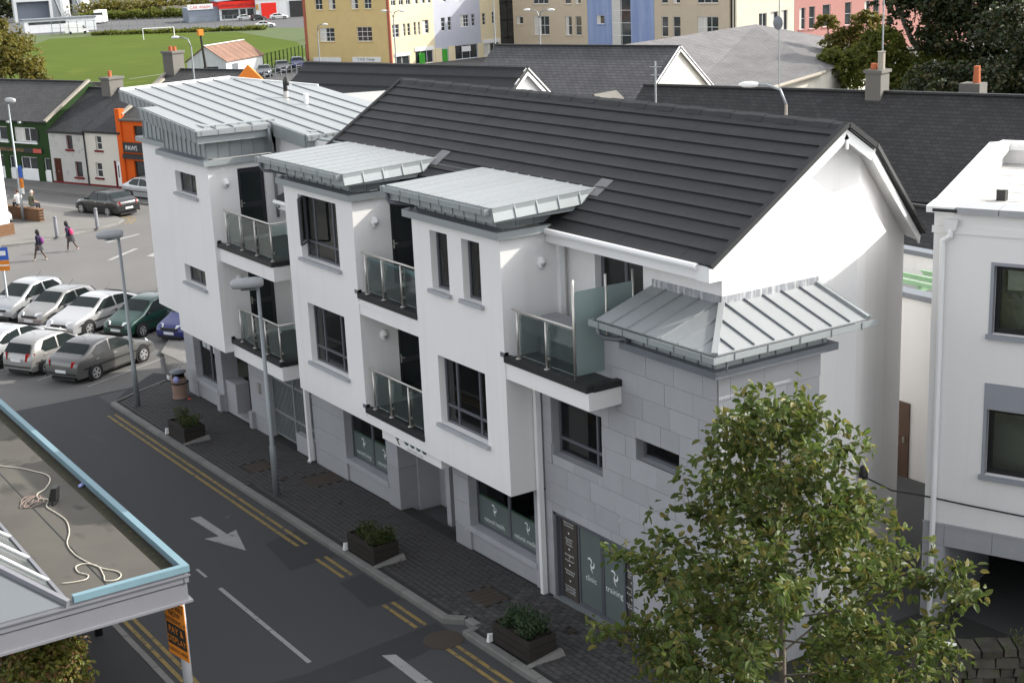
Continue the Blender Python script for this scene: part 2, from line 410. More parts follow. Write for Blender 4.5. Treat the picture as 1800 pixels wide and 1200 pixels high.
# parking bay lines (parallel to the parked cars)
ax = (-0.492, 0.870)
for px, py, ln in ((-48.25, -1.6, 4.6), (-50.4, -2.75, 4.6), (-52.6, -3.85, 4.6), (-54.8, -5.0, 4.6)):
    n_ = (0.870 * 0.045, 0.492 * 0.045)
    sheet('bay_line', [(px - n_[0], py - n_[1]), (px + n_[0], py + n_[1]), (px + n_[0] + ax[0] * ln, py + n_[1] + ax[1] * ln), (px - n_[0] + ax[0] * ln, py - n_[1] + ax[1] * ln)], -0.005, 'whitepaint')
for poly in ([(-76.4, 8.1), (-76.15, 8.2), (-77.3, 10.4), (-77.5, 10.3)], [(-71.5, 6.6), (-71.35, 6.8), (-73.3, 8.9), (-73.5, 8.75)], [(-71.0, 8.5), (-70.6, 8.7), (-72.4, 10.4), (-72.6, 10.2)],
             [(-88, 10.6), (-87.9, 10.75), (-94.5, 8.55), (-94.5, 8.4)], [(-101, 6.2), (-101, 6.35), (-96.4, 7.9), (-96.3, 7.8)]):
    sheet('street_marking', poly, -0.005, 'whitepaint')
for pts in ([(-88.9, 7.9), (-84.6, 11.25), (-82.6, 11.45), (-81.35, 10.7)], ):
    for k in range(len(pts) - 1):
        (xa, ya), (xb, yb) = pts[k], pts[k + 1]
        dx, dy = xb - xa, yb - ya; l = math.hypot(dx, dy); nx_, ny_ = -dy / l, dx / l
        for o_ in (0.12, 0.42):
            sheet('yellow_line', [(xa + nx_ * o_, ya + ny_ * o_), (xb + nx_ * o_, yb + ny_ * o_), (xb + nx_ * (o_ + .13), yb + ny_ * (o_ + .13)), (xa + nx_ * (o_ + .13), ya + ny_ * (o_ + .13))], -0.004, 'yellow')

# pavement in front of the apartments: slab, kerb stones, paving blocks
KT = 0.105                                         # kerb and pavement height above the road
pav_poly = [(-45.15, -1.55), (-23.95, -1.45), (-23.6, -1.15), (-23.3, -1.15), (-23.25, -1.45), (-8, -1.45), (-8, 6.5), (-18, 6.5), (-18.3, 1.1), (-45.9, 1.1), (-46.6, 0.6)]
pavement = sheet('pavement', pav_poly, KT - 0.028, 'paverbed')
def inpoly(x, y, poly):
    r = False; j = len(poly) - 1
    for i in range(len(poly)):
        if (poly[i][1] > y) != (poly[j][1] > y) and x < (poly[j][0] - poly[i][0]) * (y - poly[i][1]) / (poly[j][1] - poly[i][1]) + poly[i][0]: r = not r
        j = i
    return r
covers = [(-36.15, -35.4, -0.98, -0.32), (-34.0, -33.15, -0.25, 0.72), (-24.72, -23.9, -0.68, -0.05), (-34.4, -34.2, -0.55, -0.42), (-31.6, -31.4, -0.2, -0.1), (-21.9, -21.7, 0.0, 0.12)]
PW, PH = 0.215, 0.14
slots = []
row = 0; y = -1.5
while y < 0.76:
    x = -46.4 + (PW / 2 if row % 2 else 0)
    while x < -13.0:
        cx, cy = x + PW / 2, y + PH / 2
        if inpoly(cx, cy - PH / 2, pav_poly) and inpoly(cx, cy + PH / 2, pav_poly) and not any(a - .05 < cx < b_ + .05 and c - .04 < cy < d + .04 for a, b_, c, d in covers) and (cy < 0.74):
            slots.append((cx, cy))
        x += PW
    y += PH; row += 1
slots.sort(key=lambda p: math.hypot(p[0], p[1] + 15))
pb = B().cbox(-PW / 2 + .007, PW / 2 - .007, -PH / 2 + .007, PH / 2 - .007, -0.05, 0.0, 0.008)
pme = pb.build('paving_block', 'paver'); pmesh = pme.data; bpy.data.objects.remove(pme)
vis_slots = [s for s in slots if s[0] < -20.0]
near = set(vis_slots[:300])
for (x, y) in vis_slots[:300]:
    inst('paving_block', pmesh, pavement, (x, y, g(x) + KT + random.uniform(-.005, .004)), (random.uniform(-.012, .012), random.uniform(-.012, .012) - 0.0215, random.uniform(-.01, .01)))
rest = B(); s2 = B()
for (x, y) in slots:
    if (x, y) in near: continue
    z = g(x) + KT + random.uniform(-.005, .004); dx, dy = PW / 2 - .007, PH / 2 - .007
    rest.hexa([(x - dx, y - dy, z - .05), (x + dx, y - dy, z - .05), (x + dx, y + dy, z - .05), (x - dx, y + dy, z - .05)], [(x - dx + .006, y - dy + .006, z), (x + dx - .006, y - dy + .006, z), (x + dx - .006, y + dy - .006, z), (x - dx + .006, y + dy - .006, z)])
M['paver2'] = mat('paving_blocks_far', (0.053, 0.051, 0.05), 0.85, 0.14, 2.6, fine=0.10, bump=0.2, bscale=90, spots=((0.09, 0.088, 0.085), 6, 0.66))
o = rest.build('paving_blocks', 'paver2', pavement); o['kind'] = 'stuff'
# kerb stones along the pavement
kerb_line = [(-45.3, -1.75), (-24.0, -1.65), (-23.65, -1.33), (-23.27, -1.33), (-23.22, -1.65), (-8, -1.65)]
def kerbs(pts, m='kerb', L=0.9, w=0.17, parent=None, h=KT + 0.004):
    for (xa, ya), (xb, yb) in zip(pts[:-1], pts[1:]):
        l = math.hypot(xb - xa, yb - ya); n = max(1, round(l / L)); dx, dy = (xb - xa) / l, (yb - ya) / l
        for k in range(n):
            t0, t1 = l * k / n + .006, l * (k + 1) / n - .006; j = random.uniform(-.006, .006)
            a = [(xa + dx * t0 - dy * 0 , ya + dy * t0), (xa + dx * t1, ya + dy * t1)]
            nx_, ny_ = -dy * w, dx * w
            P = [(a[0][0], a[0][1]), (a[1][0], a[1][1]), (a[1][0] + nx_, a[1][1] + ny_), (a[0][0] + nx_, a[0][1] + ny_)]
            c = 0.02; fx, fy = -dy * c, dx * c
            b = B().hexa([(p[0], p[1], g(p[0]) - 0.1) for p in P], [(p[0], p[1], g(p[0]) + h + j - c) for p in P])
            Q = [(P[0][0] + fx, P[0][1] + fy), (P[1][0] + fx, P[1][1] + fy), P[2], P[3]]
            b.hexa([(p[0], p[1], g(p[0]) + h + j - c) for p in P], [(p[0], p[1], g(p[0]) + h + j) for p in Q])
            b.build('kerb_stone', m, parent)
kerbs(kerb_line, parent=pavement)
kerbs([(-46.75, 0.62), (-45.3, -1.75)], parent=pavement, w=0.1)
for i, (a, b_, c, d) in enumerate(covers):
    o = B().hexa([(x, y, g(x) + KT - .04) for x, y in ((a, c), (b_, c), (b_, d), (a, d))], [(x, y, g(x) + KT) for x, y in ((a, c), (b_, c), (b_, d), (a, d))])
    for k in range(5):
        xx = a + (b_ - a) * (k + .5) / 5; w_ = (b_ - a) * .03
        o.hexa([(x, y, g(x) + KT) for x, y in ((xx - w_, c + .03), (xx + w_, c + .03), (xx + w_, d - .03), (xx - w_, d - .03))], [(x, y, g(x) + KT + .006) for x, y in ((xx - w_, c + .03), (xx + w_, c + .03), (xx + w_, d - .03), (xx - w_, d - .03))])
    o = o.build('inspection_cover', 'iron')
    tag(o, ['rusty square inspection cover by the nearer lamp post', 'long rusty inspection cover below the first shop window', 'large brown inspection cover near the kerb notch', 'tiny stop valve cover beside the long rusty cover', 'tiny dark cover in front of the entrance recess', 'tiny dark cover beside the front planter'][i], 'manhole cover')
o = B().lathe([(0.42, -0.02), (0.42, 0.0), (0.40, 0.0), (0.40, 0.006)], 24, (-23.3, -2.05, g(-23.3))).build('drain_cover', 'iron'); tag(o, 'round rusty drain cover in the road at the kerb notch', 'drain cover')
# pavement strip left of the apartments, island pavement, far pavements
p2 = sheet('side_pavement', [(-46.7, 0.75), (-46.2, 0.75), (-46.2, 20), (-58, 20), (-53.2, 3.3), (-50.6, 2.0), (-48.6, 2.0)], KT - 0.01, M['kerb'])
kerbs([(-48.7, 1.95), (-46.75, 0.7)], parent=p2, w=0.12); kerbs([(-53.4, 3.4), (-50.7, 1.9), (-48.7, 1.95)], parent=p2, w=0.12)
M['pavconc'] = mat('concrete_paving', (0.15, 0.145, 0.135), 0.9, 0.1, 0.6, bump=0.2, bscale=80, fine=0.05)
isl = [(-79.6, 2.0), (-79.35, 3.4), (-79.2, 5.1), (-79.7, 7.1), (-80.6, 9.3), (-81.3, 10.4), (-82.3, 11.05), (-84.4, 10.95), (-88.2, 8.6), (-97, 4.8), (-97, -4), (-80.5, -4)]
p3 = sheet('corner_pavement', isl, KT, 'pavconc')
kerbs([(-80.4, -4), (-79.5, 2.0), (-79.25, 3.4), (-79.1, 5.1), (-79.6, 7.1), (-80.5, 9.3), (-81.2, 10.45), (-82.25, 11.15), (-84.4, 11.05), (-88.2, 8.7), (-97, 4.9)], parent=p3, w=0.14)
p4 = sheet('far_pavement', [(-125, 0.3), (-101.8, 9.1), (-93.1, 12.3), (-80, 16.5), (-80, 20.2), (-94, 15.0), (-101.5, 12.1), (-125, 2.9)], KT, 'pavconc')
kerbs([(-80, 16.4), (-93.1, 12.2), (-101.8, 9.0), (-115, 4)], parent=p4, w=0.14, L=1.5)
p5 = sheet('near_pavement', [(-60, -7.25), (-6, -7.25), (-6, -14), (-60, -14)], 0.06, 'asphaltnew')
kerbs([(-6, -7.12), (-60, -7.12)], parent=p5, w=0.14, h=0.075)

# ================================================================ the apartment building
APT = thing('apartment_building', 'white apartment building with zinc topped bays and a dark tiled roof', 'building', (-30, 4, 0))
def P(b, name, m, smooth=False, T=None, parent=APT): return b.build(name, m, parent, T=T, smooth=smooth, world=True)
def RX(x):   # frame of a wall facing +x at x: local x runs towards +y, local y goes into the wall (-x)
    return Matrix.Translation((x, 0, 0)) @ Matrix(((0, -1, 0, 0), (1, 0, 0, 0), (0, 0, 1, 0), (0, 0, 0, 1)))
ID = Matrix.Identity(4)
def win(parent, x0, x1, z0, z1, y, T=ID, vs_=(), hs=(), depth=0.16, sill=True, curtain=0, fw_=0.055, m='frame', glass='glass', opened=False, world=True, roomd=.55, sillm='sill', blind=None):
    """window in an opening of a wall facing -y (frame T): frame, panes, sill, room behind"""
    b = B(); yf = y + depth; yb = yf + 0.06
    b.box(x0, x0 + fw_, yf, yb, z0, z1).box(x1 - fw_, x1, yf, yb, z0, z1).box(x0 + fw_, x1 - fw_, yf, yb, z0, z0 + fw_).box(x0 + fw_, x1 - fw_, yf, yb, z1 - fw_, z1)
    xs = [x0 + fw_] + [x0 + (x1 - x0) * v for v in vs_] + [x1 - fw_]
    zs = [z0 + fw_] + [z0 + (z1 - z0) * h for h in hs] + [z1 - fw_]
    for v in xs[1:-1]: b.box(v - fw_ * .5, v + fw_ * .5, yf + .003, yb - .003, z0 + fw_, z1 - fw_)
    for h in zs[1:-1]:
        for k in range(len(xs) - 1):
            b.box(xs[k] + (fw_ * .5 if k else 0), xs[k + 1] - (fw_ * .5 if k < len(xs) - 2 else 0), yf + .006, yb - .006, h - fw_ * .5, h + fw_ * .5)
    w = b.build('window', m, parent, T=T, world=world)
    for i in range(len(xs) - 1):
        for j in range(len(zs) - 1):
            B().box(xs[i], xs[i + 1], yf + .026, yf + .034, zs[j], zs[j + 1]).build('pane', glass, w, T=T)
    if sill:
        B().box(x0 - .09, x1 + .09, y - .09, yf, z0 - .085, z0 - .002).build('sill', sillm, w, T=T)
    r_ = B(); yi = yb + roomd
    r_.q((x0 - .2, yi, z0 - .4), (x1 + .2, yi, z0 - .4), (x1 + .2, yi, z1 + .1), (x0 - .2, yi, z1 + .1)).q((x0 - .2, yb, z0 - .4), (x1 + .2, yb, z0 - .4), (x1 + .2, yi, z0 - .4), (x0 - .2, yi, z0 - .4))
    r_.q((x0 - .2, yb, z1 + .1), (x0 - .2, yi, z1 + .1), (x1 + .2, yi, z1 + .1), (x1 + .2, yb, z1 + .1)).q((x0 - .2, yb, z0 - .4), (x0 - .2, yi, z0 - .4), (x0 - .2, yi, z1 + .1), (x0 - .2, yb, z1 + .1)).q((x1 + .2, yb, z0 - .4), (x1 + .2, yb, z1 + .1), (x1 + .2, yi, z1 + .1), (x1 + .2, yi, z0 - .4))
    r_.build('room', 'room', w, T=T)
    if curtain:
        for (ca, cb) in curtain:
            c = B(); n = 14; xa, xb = x0 + (x1 - x0) * ca, x0 + (x1 - x0) * cb
            for k in range(n):
                u0, u1 = xa + (xb - xa) * k / n, xa + (xb - xa) * (k + 1) / n; d0, d1 = .05 * math.sin(k * 2.1), .05 * math.sin((k + 1) * 2.1)
                c.q((u0, yb + .12 + d0, z0), (u1, yb + .12 + d1, z0), (u1, yb + .12 + d1, z1), (u0, yb + .12 + d0, z1))
            c.build('curtain', 'curtain', w, T=T)
    if blind:
        B().box(x0 + fw_, x1 - fw_, yb + .05, yb + .06, z0 + (z1 - z0) * blind, z1 - fw_).build('blind', 'curtain', w, T=T)
    return w
BB, CT = 2.44, 7.90           # underside of the bays, underside of the cornice
# --- bay 2 and bay 3 form one white face at y = 0 between the balconies
w2l, w2u = (-33.05, -30.98, 3.37, 4.93), (-33.12, -30.99, 6.10, 7.72)
w3l, s1, s2_ = (-26.47, -24.53, 3.37, 4.93), (-26.52, -25.79, 6.41, 7.70), (-25.22, -24.51, 6.41, 7.70)
front = wallpanel(B(), -33.93, -23.73, BB, 8.02, 0.0, 0.3, [w2l, w2u, w3l, s1, s2_, (-30.13, -27.28, 2.60, 5.40), (-30.13, -27.28, 5.47, 8.1)])
P(front, 'bay_wall', 'render')
def retwall(x, y0, y1, z0, z1, holes, facing=1):
    """wall running back along y; its face looks to +x (facing 1) or -x"""
    T = RX(x) if facing > 0 else Matrix.Translation((x, 0, 0)) @ Matrix(((0, 1, 0, 0), (-1, 0, 0, 0), (0, 0, 1, 0), (0, 0, 0, 1)))
    hs = holes if facing > 0 else [(-b_, -a, c, d) for a, b_, c, d in holes]
    return wallpanel(B(), *( (y0, y1) if facing > 0 else (-y1, -y0)), z0, z1, 0.0, 0.28, hs), T
d2u, d2l = (1.0, 1.85, 5.72, 7.72), (1.0, 1.85, 2.86, 4.80)
for nm, x, y0, y1, z0, z1, hl, fc in (('bay_return', -30.13, 0.3, 2.3, BB, 8.02, [d2u, d2l], 1), ('bay_return', -27.28, 0.3, 2.3, BB, 8.02, [], -1), ('bay_return', -23.73, 0.3, 2.0, BB, 8.02, [], 1), ('bay_return', -33.93, 0.3, 2.3, BB, 8.02, [], -1)):
    b, T = retwall(x, y0, y1, z0, z1, hl, fc); P(b, nm, 'render', T=T)
P(B().box(-33.91, -30.15, 0.3, 0.8, BB + .002, BB + .15).box(-27.26, -23.75, 0.3, 0.8, BB + .002, BB + .15).box(-30.13, -27.28, 0.3, 0.8, 2.45, 2.58), 'bay_soffit', 'render')
win(APT, *w2l, 0.0, vs_=(.26, .74), hs=(.26,), curtain=((0, .55), (.85, 1.0)))
wo = win(APT, *w2u, 0.0, vs_=(.26, .74), hs=(.26,), curtain=((0, .2),))
B().bar((-33.06, 0.15, 6.5), (-32.66, -0.2, 6.5), .04, .05).bar((-33.06, 0.15, 7.66), (-32.66, -0.2, 7.66), .04, .05).bar((-32.66, -.2, 6.5), (-32.66, -.2, 7.66), .05, .05).bar((-33.06, .15, 6.5), (-33.06, .15, 7.66), .05, .05).build('casement', 'frame', wo)
B().q((-33.06, .14, 6.55), (-32.66, -.19, 6.55), (-32.66, -.19, 7.62), (-33.06, .14, 7.62)).build('pane', 'glass', wo)
win(APT, *w3l, 0.0, vs_=(.26, .74), hs=(.26,), curtain=((0, .2),))
win(APT, *s1, 0.0, curtain=((0.1, .55),)); win(APT, *s2_, 0.0, curtain=((.1, .4),))
# --- bay 1 (left tower) at y = -0.2 and the part left of it, set back
w1u, w1l = (-41.25, -39.6, 6.88, 7.52), (-41.25, -39.6, 4.16, 4.70)
P(wallpanel(B(), -42.2, -38.6, BB, 8.02, -0.2, 0.3, [w1u, w1l]), 'bay_wall', 'render')
d1u, d1l = (0.68, 1.52, 5.72, 7.72), (0.72, 1.54, 2.86, 4.80)
b, T = retwall(-38.6, 0.1, 2.3, BB, 8.02, [d1u, d1l]); P(b, 'bay_return', 'render', T=T)
P(B().box(-46.16, -42.2, 0.55, 0.85, BB, 8.02).box(-46.16, -45.86, 0.852, 8.0, BB, 8.02).box(-42.2, -41.9, 0.1, 0.55, BB, 8.02), 'tower_wall', 'render')
P(B().box(-42.2, -38.6, 0.1, 0.8, BB + .002, BB + .15), 'bay_soffit', 'render')
for w in (w1u, w1l):
    win(APT, *w, -0.2, vs_=(.5,), curtain=((0, .4),))
# --- back walls of the recesses, main front wall behind balcony 3, gable with splayed end
B().box(-38.88, -34.21, 2.0, 2.3, 2.4, 8.6).box(-29.85, -27.56, 1.95, 2.25, 2.4, 8.5).each('recess_wall', 'render', APT, world=True)
dr3 = (-22.75, -21.2, 5.62, 7.72)
P(wallpanel(B(), -23.72, -18.965, 2.44, 8.06, 1.6, 0.3, [dr3]), 'front_wall', 'render')
win(APT, *dr3, 1.6, vs_=(.52,), sill=False, curtain=((.05, .3),), fw_=.09)
RY, RZ, SL = 4.34, 10.07, 0.6511       # ridge, slope of the main roof
zr = lambda y: RZ - SL * abs(y - RY)
gp = [(1.6, -0.3), (5.0, -0.3), (5.0, zr(5.0) - .12), (RY, RZ - .12), (1.6, zr(1.6) - .12)]
gb = B(); gb.q(*[(-18.95, y, z) for y, z in gp]); gb.q(*[(-19.25, y, z) for y, z in reversed(gp)])
E1 = (-20.95, 8.5)
gb.q((-18.95, 5.0, -.3), (E1[0], E1[1], -.3), (E1[0], E1[1], zr(8.5) - .12), (-18.95, 5.0, zr(5.0) - .12))
gb.q((E1[0], E1[1], -.3), (-34, E1[1], -.3), (-34, E1[1], zr(8.5) - .12), (E1[0], E1[1], zr(8.5) - .12))
P(gb, 'gable_wall', 'render')
# --- main roof: deck with individual tiles in courses, ridge tiles, verges
XL, XR = -35.15, -18.65
roof = P(B().hexa([(XL, 1.12, 7.93), (XR, 1.12, 7.93), (XR, RY, RZ - .06), (XL, RY, RZ - .06)], [(XL, 1.12, 7.97), (XR, 1.12, 7.97), (XR, RY, RZ - .02), (XL, RY, RZ - .02)])
         .hexa([(XL, RY, RZ - .06), (XR, RY, RZ - .06), (XR, 5.05, zr(5.05) - .06), (XL, 5.05, zr(5.05) - .06)], [(XL, RY, RZ - .02), (XR, RY, RZ - .02), (XR, 5.05, zr(5.05) - .02), (XL, 5.05, zr(5.05) - .02)])
         .hexa([(XL, 5.05, zr(5.05) - .06), (XR, 5.05, zr(5.05) - .06), (-20.7, 8.75, zr(8.75) - .06), (XL, 8.75, zr(8.75) - .06)], [(XL, 5.05, zr(5.05) - .02), (XR, 5.05, zr(5.05) - .02), (-20.7, 8.75, zr(8.75) - .02), (XL, 8.75, zr(8.75) - .02)]), 'roof', 'tilebase')
ang = math.atan(SL); L = (RY - 1.08) / math.cos(ang); NC = 12; EXP = L / NC; TW = 0.92
tb = B(); th = 0.034
tb.hexa([(0.001, 0, 0), (TW - .001, 0, 0), (TW - .001, EXP + .05, -.03), (.001, EXP + .05, -.03)], [(.001, 0, th + .012), (TW - .001, 0, th + .012), (TW - .001, EXP + .05, th * .25), (.001, EXP + .05, th * .25)])
to = tb.build('roof_tile', 'tile'); tmesh = to.data; bpy.data.objects.remove(to)
for c in range(NC):
    s_ = c * EXP; y = 1.08 + s_ * math.cos(ang); z = zr(y) + 0.01
    x = XL + .02
    off = (TW / 2) if c % 2 else 0
    k = 0; xe = x - off
    while xe < XR - .05:
        a, b_ = max(xe, x), min(xe + TW, XR - .06)
        if b_ - a > .1:
            tz = random.uniform(-.002, .002)
            inst('roof_tile', tmesh, roof, (a, y, z + tz), (ang + random.uniform(-.004, .004), 0, 0), sc=((b_ - a) / TW, 1, 1))
        xe += TW
rb = B()
for k in range(37):
    xa = XL + .45 * k; xb = min(xa + .45, XR)
    if xa < XR - .05:
        pr_ = [(-.17, -.1), (-.1, .0), (0, .045), (.1, .0), (.17, -.1)]
        sh = .012 * (k % 2)
        n0 = [(xa, RY + p[0], RZ + .03 + sh + p[1]) for p in pr_]; n1 = [(xb, RY + p[0], RZ + .03 + sh + p[1]) for p in pr_]
        r1 = B(); 
        for i in range(4): r1.q(n0[i], n1[i], n1[i + 1], n0[i + 1])
        r1.q(*reversed(n1)); r1.q(*n0); r1.build('ridge_tile', 'tile', roof)
# verge strips (dark cap) and white barge boards at the gable
vb = B().bar((XR + .01, 1.05, zr(1.05) + .045), (XR + .01, RY, RZ + .045), .13, .09).bar((XR + .01, RY, RZ + .045), (XR + .01, 5.06, zr(5.06) + .045), .13, .09).bar((XR + .01, 5.06, zr(5.06) + .045), (-20.68, 8.78, zr(8.78) + .045), .13, .09).bar((XL - .02, 1.9, zr(1.9) + .05), (XL - .02, RY, RZ + .05), .1, .09)
vb.each('verge_cap', 'tile', roof)
bg_ = B().bar((XR - .02, 1.12, zr(1.12) - .14), (XR - .02, RY, RZ - .14), .035, .23).bar((XR - .02, RY, RZ - .14), (XR - .02, 5.05, zr(5.05) - .14), .035, .23).bar((XR - .02, 5.05, zr(5.05) - .14), (-20.72, 8.72, zr(8.72) - .14), .035, .23)
bg_.each('barge_board', 'pvc', roof); B().box(XR - .036, XR - .004, RY - .14, RY + .14, RZ - .27, RZ - .06).build('barge_board', 'pvc', roof); B().bar((XR, RY, RZ - .25), (XR, RY, RZ - .42), .05, .05).build('finial', 'pvc', roof)
sf = B().q((XR - .04, 1.2, zr(1.2) - .2), (-18.95, 1.2, zr(1.2) - .2), (-18.95, RY, RZ - .2), (XR - .04, RY, RZ - .2)).q((XR - .04, RY, RZ - .2), (-18.95, RY, RZ - .2), (-18.95, 5.05, zr(5.05) - .2), (XR - .04, 5.05, zr(5.05) - .2)).q((XR - .04, 5.05, zr(5.05) - .2), (-18.95, 5.0, zr(5.0) - .2), (E1[0], E1[1], zr(8.5) - .2), (-20.74, 8.72, zr(8.72) - .2))
sf.build('soffit_board', 'pvc', roof)
B().hexa([(XR - .34, 1.05, 7.68), (XR + .0, 1.05, 7.68), (XR + .0, 2.0, 7.68), (XR - .34, 1.6, 7.68)], [(XR - .34, 1.05, 7.94), (XR + .0, 1.05, 7.94), (XR + .0, 2.0, 8.42), (XR - .34, 1.6, 8.2)]).build('eaves_box', 'pvc', roof)
gt = B().tube([(-23.7, 1.02, 7.93), (XR - .3, 1.02, 7.93)], .065, 8).box(-23.72, XR - .3, 1.1, 1.14, 7.68, 7.93).box(-23.7, XR - .3, 1.14, 1.6, 7.68, 7.70)
P(gt, 'gutter', 'pvc')
# --- cornices, zinc bands and flat zinc bay roofs
M['leadpatch'] = mat('lead_patch', (0.17, 0.17, 0.175), .6, .1, 4, metal=.2)
def cornice(x0, x1, y0, yb, z0, left=True):
    """projecting band along the front and both returns: light edge, dark zinc top"""
    o = .15; h = .15
    b = B().box(x0 - o, x1 + o, y0 - o, y0, z0, z0 + h).box(x1, x1 + o, y0, yb, z0, z0 + h)
    if left: b.box(x0 - o, x0, y0, yb, z0, z0 + h)
    c = P(b, 'cornice', 'zinc')
    t = B().hexa([(x0 - o, y0 - o, z0 + h), (x1 + o, y0 - o, z0 + h), (x1 + o, y0, z0 + h), (x0 - o, y0, z0 + h)], [(x0 - o, y0 - o, z0 + h + .004), (x1 + o, y0 - o, z0 + h + .004), (x1 + .03, y0 + .02, z0 + h + .05), (x0 - .03, y0 + .02, z0 + h + .05)])
    t.build('cornice_top', 'zincdark', c)
def zincband(x0, x1, y0, yb, z0, z1, step=.42, parent=APT):
    """vertical zinc trays with standing seams on the front and the right return"""
    b = P(B().box(x0, x1, y0, y0 + .2, z0, z1).box(x1 - .2, x1, y0 + .2, yb, z0, z1).box(x0, x0 + .2, y0 + .2, yb, z0, z1), 'zinc_band', 'zinc')
    n = max(1, round((x1 - x0) / step))
    s_ = B().box(-.012, .012, -.03, 0, z0 + .01, z1 - .01).build('seam', 'zinc'); sm = s_.data; bpy.data.objects.remove(s_)
    for k in range(n + 1):
        inst('seam', sm, b, (x0 + .015 + (x1 - x0 - .03) * k / n, y0, 0))
    n = max(1, round((yb - y0) / step))
    for k in range(n + 1):
        inst('seam', sm, b, (x1, y0 + .015 + (yb - y0) * k / n, 0), (0, 0, math.pi / 2))
    return b
def bayroof(x0, x1, yf, yb, zf, zb, ntray, wall_x0, wall_x1, wall_y):
    r_ = P(B().hexa([(x0, yf, zf - .16), (x1, yf, zf - .16), (x1, yb, zb - .16), (x0, yb, zb - .16)], [(x0, yf, zf - .012), (x1, yf, zf - .012), (x1, yb, zb - .012), (x0, yb, zb - .012)]), 'bay_roof', 'zinc')
    w = (x1 - x0) / ntray
    for k in range(ntray):
        xa = x0 + w * k
        t = B().hexa([(xa + .004, yf, zf - .012), (xa + w - .004, yf, zf - .012), (xa + w - .004, yb, zb - .012), (xa + .004, yb, zb - .012)], [(xa + .004, yf, zf), (xa + w - .004, yf, zf), (xa + w - .004, yb, zb), (xa + .004, yb, zb)])
        t.hexa([(xa + w - .02, yf, zf), (xa + w + .004, yf, zf), (xa + w + .004, yb, zb), (xa + w - .02, yb, zb)], [(xa + w - .018, yf, zf + .018), (xa + w + .0, yf, zf + .018), (xa + w + .0, yb, zb + .018), (xa + w - .018, yb, zb + .018)])
        t.build('roof_tray', 'zincroof', r_)
    # gutter along the front: half-round with a dark inside, and a square trim below
    gt = B()
    gt.box(x0 - .03, x1 - .1, yf - .13, yf - .115, zf - .13, zf - .015).box(x0 - .03, x1 - .1, yf - .115, yf, zf - .13, zf - .115).box(x0 - .045, x0 - .03, yf - .13, yf, zf - .13, zf - .015).box(x1 - .1, x1 - .085, yf - .13, yf, zf - .13, zf - .015)
    gt.build('gutter', 'zinc', r_)
    gi = B().box(x0 - .03, x1 - .1, yf - .112, yf - .004, zf - .113, zf - .09); gi.build('gutter_lining', 'black', r_)
    n = max(2, round((x1 - x0) / .9))
    for k in range(n + 1):
        xx = x0 + .05 + (x1 - .2 - x0 - .05) * k / n; B().box(xx - .012, xx + .012, yf - .136, yf - .131, zf - .14, zf - .01).build('gutter_clip', 'zincdark', r_)
    n2 = ntray
    for k in range(n2):                                     # fascia trays under the gutter
        xa = x0 + .12 + (x1 - x0 - .3) * k / n2; B().box(xa - .012, xa + .012, yf - .02, yf, zf - .30, zf - .17).build('fascia_seam', 'zinc', r_)
    B().box(x0 + .02, x1 - .02, yf + .002, yf + .03, zf - .30, zf - .13).box(x1 - .06, x1 - .02, yf + .03, yb, zf - .30, zf - .15).build('fascia', 'zinc', r_)
    # upturned edge trays on the right return
    nr = 5; d = (yb - yf) / nr
    for k in range(nr):
        ya, yb_ = yf + d * k, yf + d * (k + 1); za, zb2 = zf + (zb - zf) * k / nr, zf + (zb - zf) * (k + 1) / nr
        B().hexa([(x1 - .01, ya + .005, za - .26), (x1 + .05, ya + .005, za - .26), (x1 + .05, yb_ - .005, zb2 - .26), (x1 - .01, yb_ - .005, zb2 - .26)], [(x1 - .06, ya + .005, za + .01), (x1 - .03, ya + .005, za + .01), (x1 - .03, yb_ - .005, zb2 + .01), (x1 - .06, yb_ - .005, zb2 + .01)]).build('edge_tray', 'zinc', r_)
        B().hexa([(x1 - .01, yb_ - .02, zb2 - .26), (x1 + .07, yb_ - .016, zb2 - .25), (x1 + .07, yb_ + .004, zb2 - .25), (x1 - .01, yb_ + .01, zb2 - .26)], [(x1 - .06, yb_ - .02, zb2 + .02), (x1 - .01, yb_ - .02, zb2 + .02), (x1 - .01, yb_ + .01, zb2 + .02), (x1 - .06, yb_ + .01, zb2 + .02)]).build('edge_seam', 'zinc', r_)
    # swan-neck pipe from the left end of the gutter
    pts = [(x0 + .12, yf - .06, zf - .12), (x0 + .12, yf - .06, zf - .26), (x0 + .16, yf - .02, zf - .36), (x0 + .4, wall_y - .05, zf - .42), (wall_x0 - .06, wall_y + .05, zf - .46), (wall_x0 - .06, wall_y + .3, zf - .5), (wall_x0 - .06, wall_y + .35, zf - .7)]
    B().tube(pts, .045, 8).build('rain_pipe', 'zincdark', r_, smooth=True)
    # lead apron where the roof meets the tiles
    B().hexa([(x0 + .1, yb - .05, zb + .0), (x1 - .1, yb - .05, zb + .0), (x1 - .05, yb + .12, zb + .09), (x0 + .1, yb + .12, zb + .09)], [(x0 + .1, yb - .05, zb + .015), (x1 - .1, yb - .05, zb + .015), (x1 - .05, yb + .12, zb + .105), (x0 + .1, yb + .12, zb + .105)]).build('lead_apron', 'zincdark', r_); B().hexa([(x1 - .1, yb - .3, zb - .16), (x1 + .28, yb - .3, zb - .165), (x1 + .28, yb + .12, zb + .105), (x1 - .1, yb + .12, zb + .11)], [(x1 - .1, yb - .3, zb - .11), (x1 + .28, yb - .3, zb - .115), (x1 + .28, yb + .12, zb + .155), (x1 - .1, yb + .12, zb + .16)]).build('lead_patch', M['leadpatch'], r_)
cornice(-33.93, -30.13, 0.0, 2.0, CT); cornice(-27.28, -23.73, 0.0, 1.3, CT)
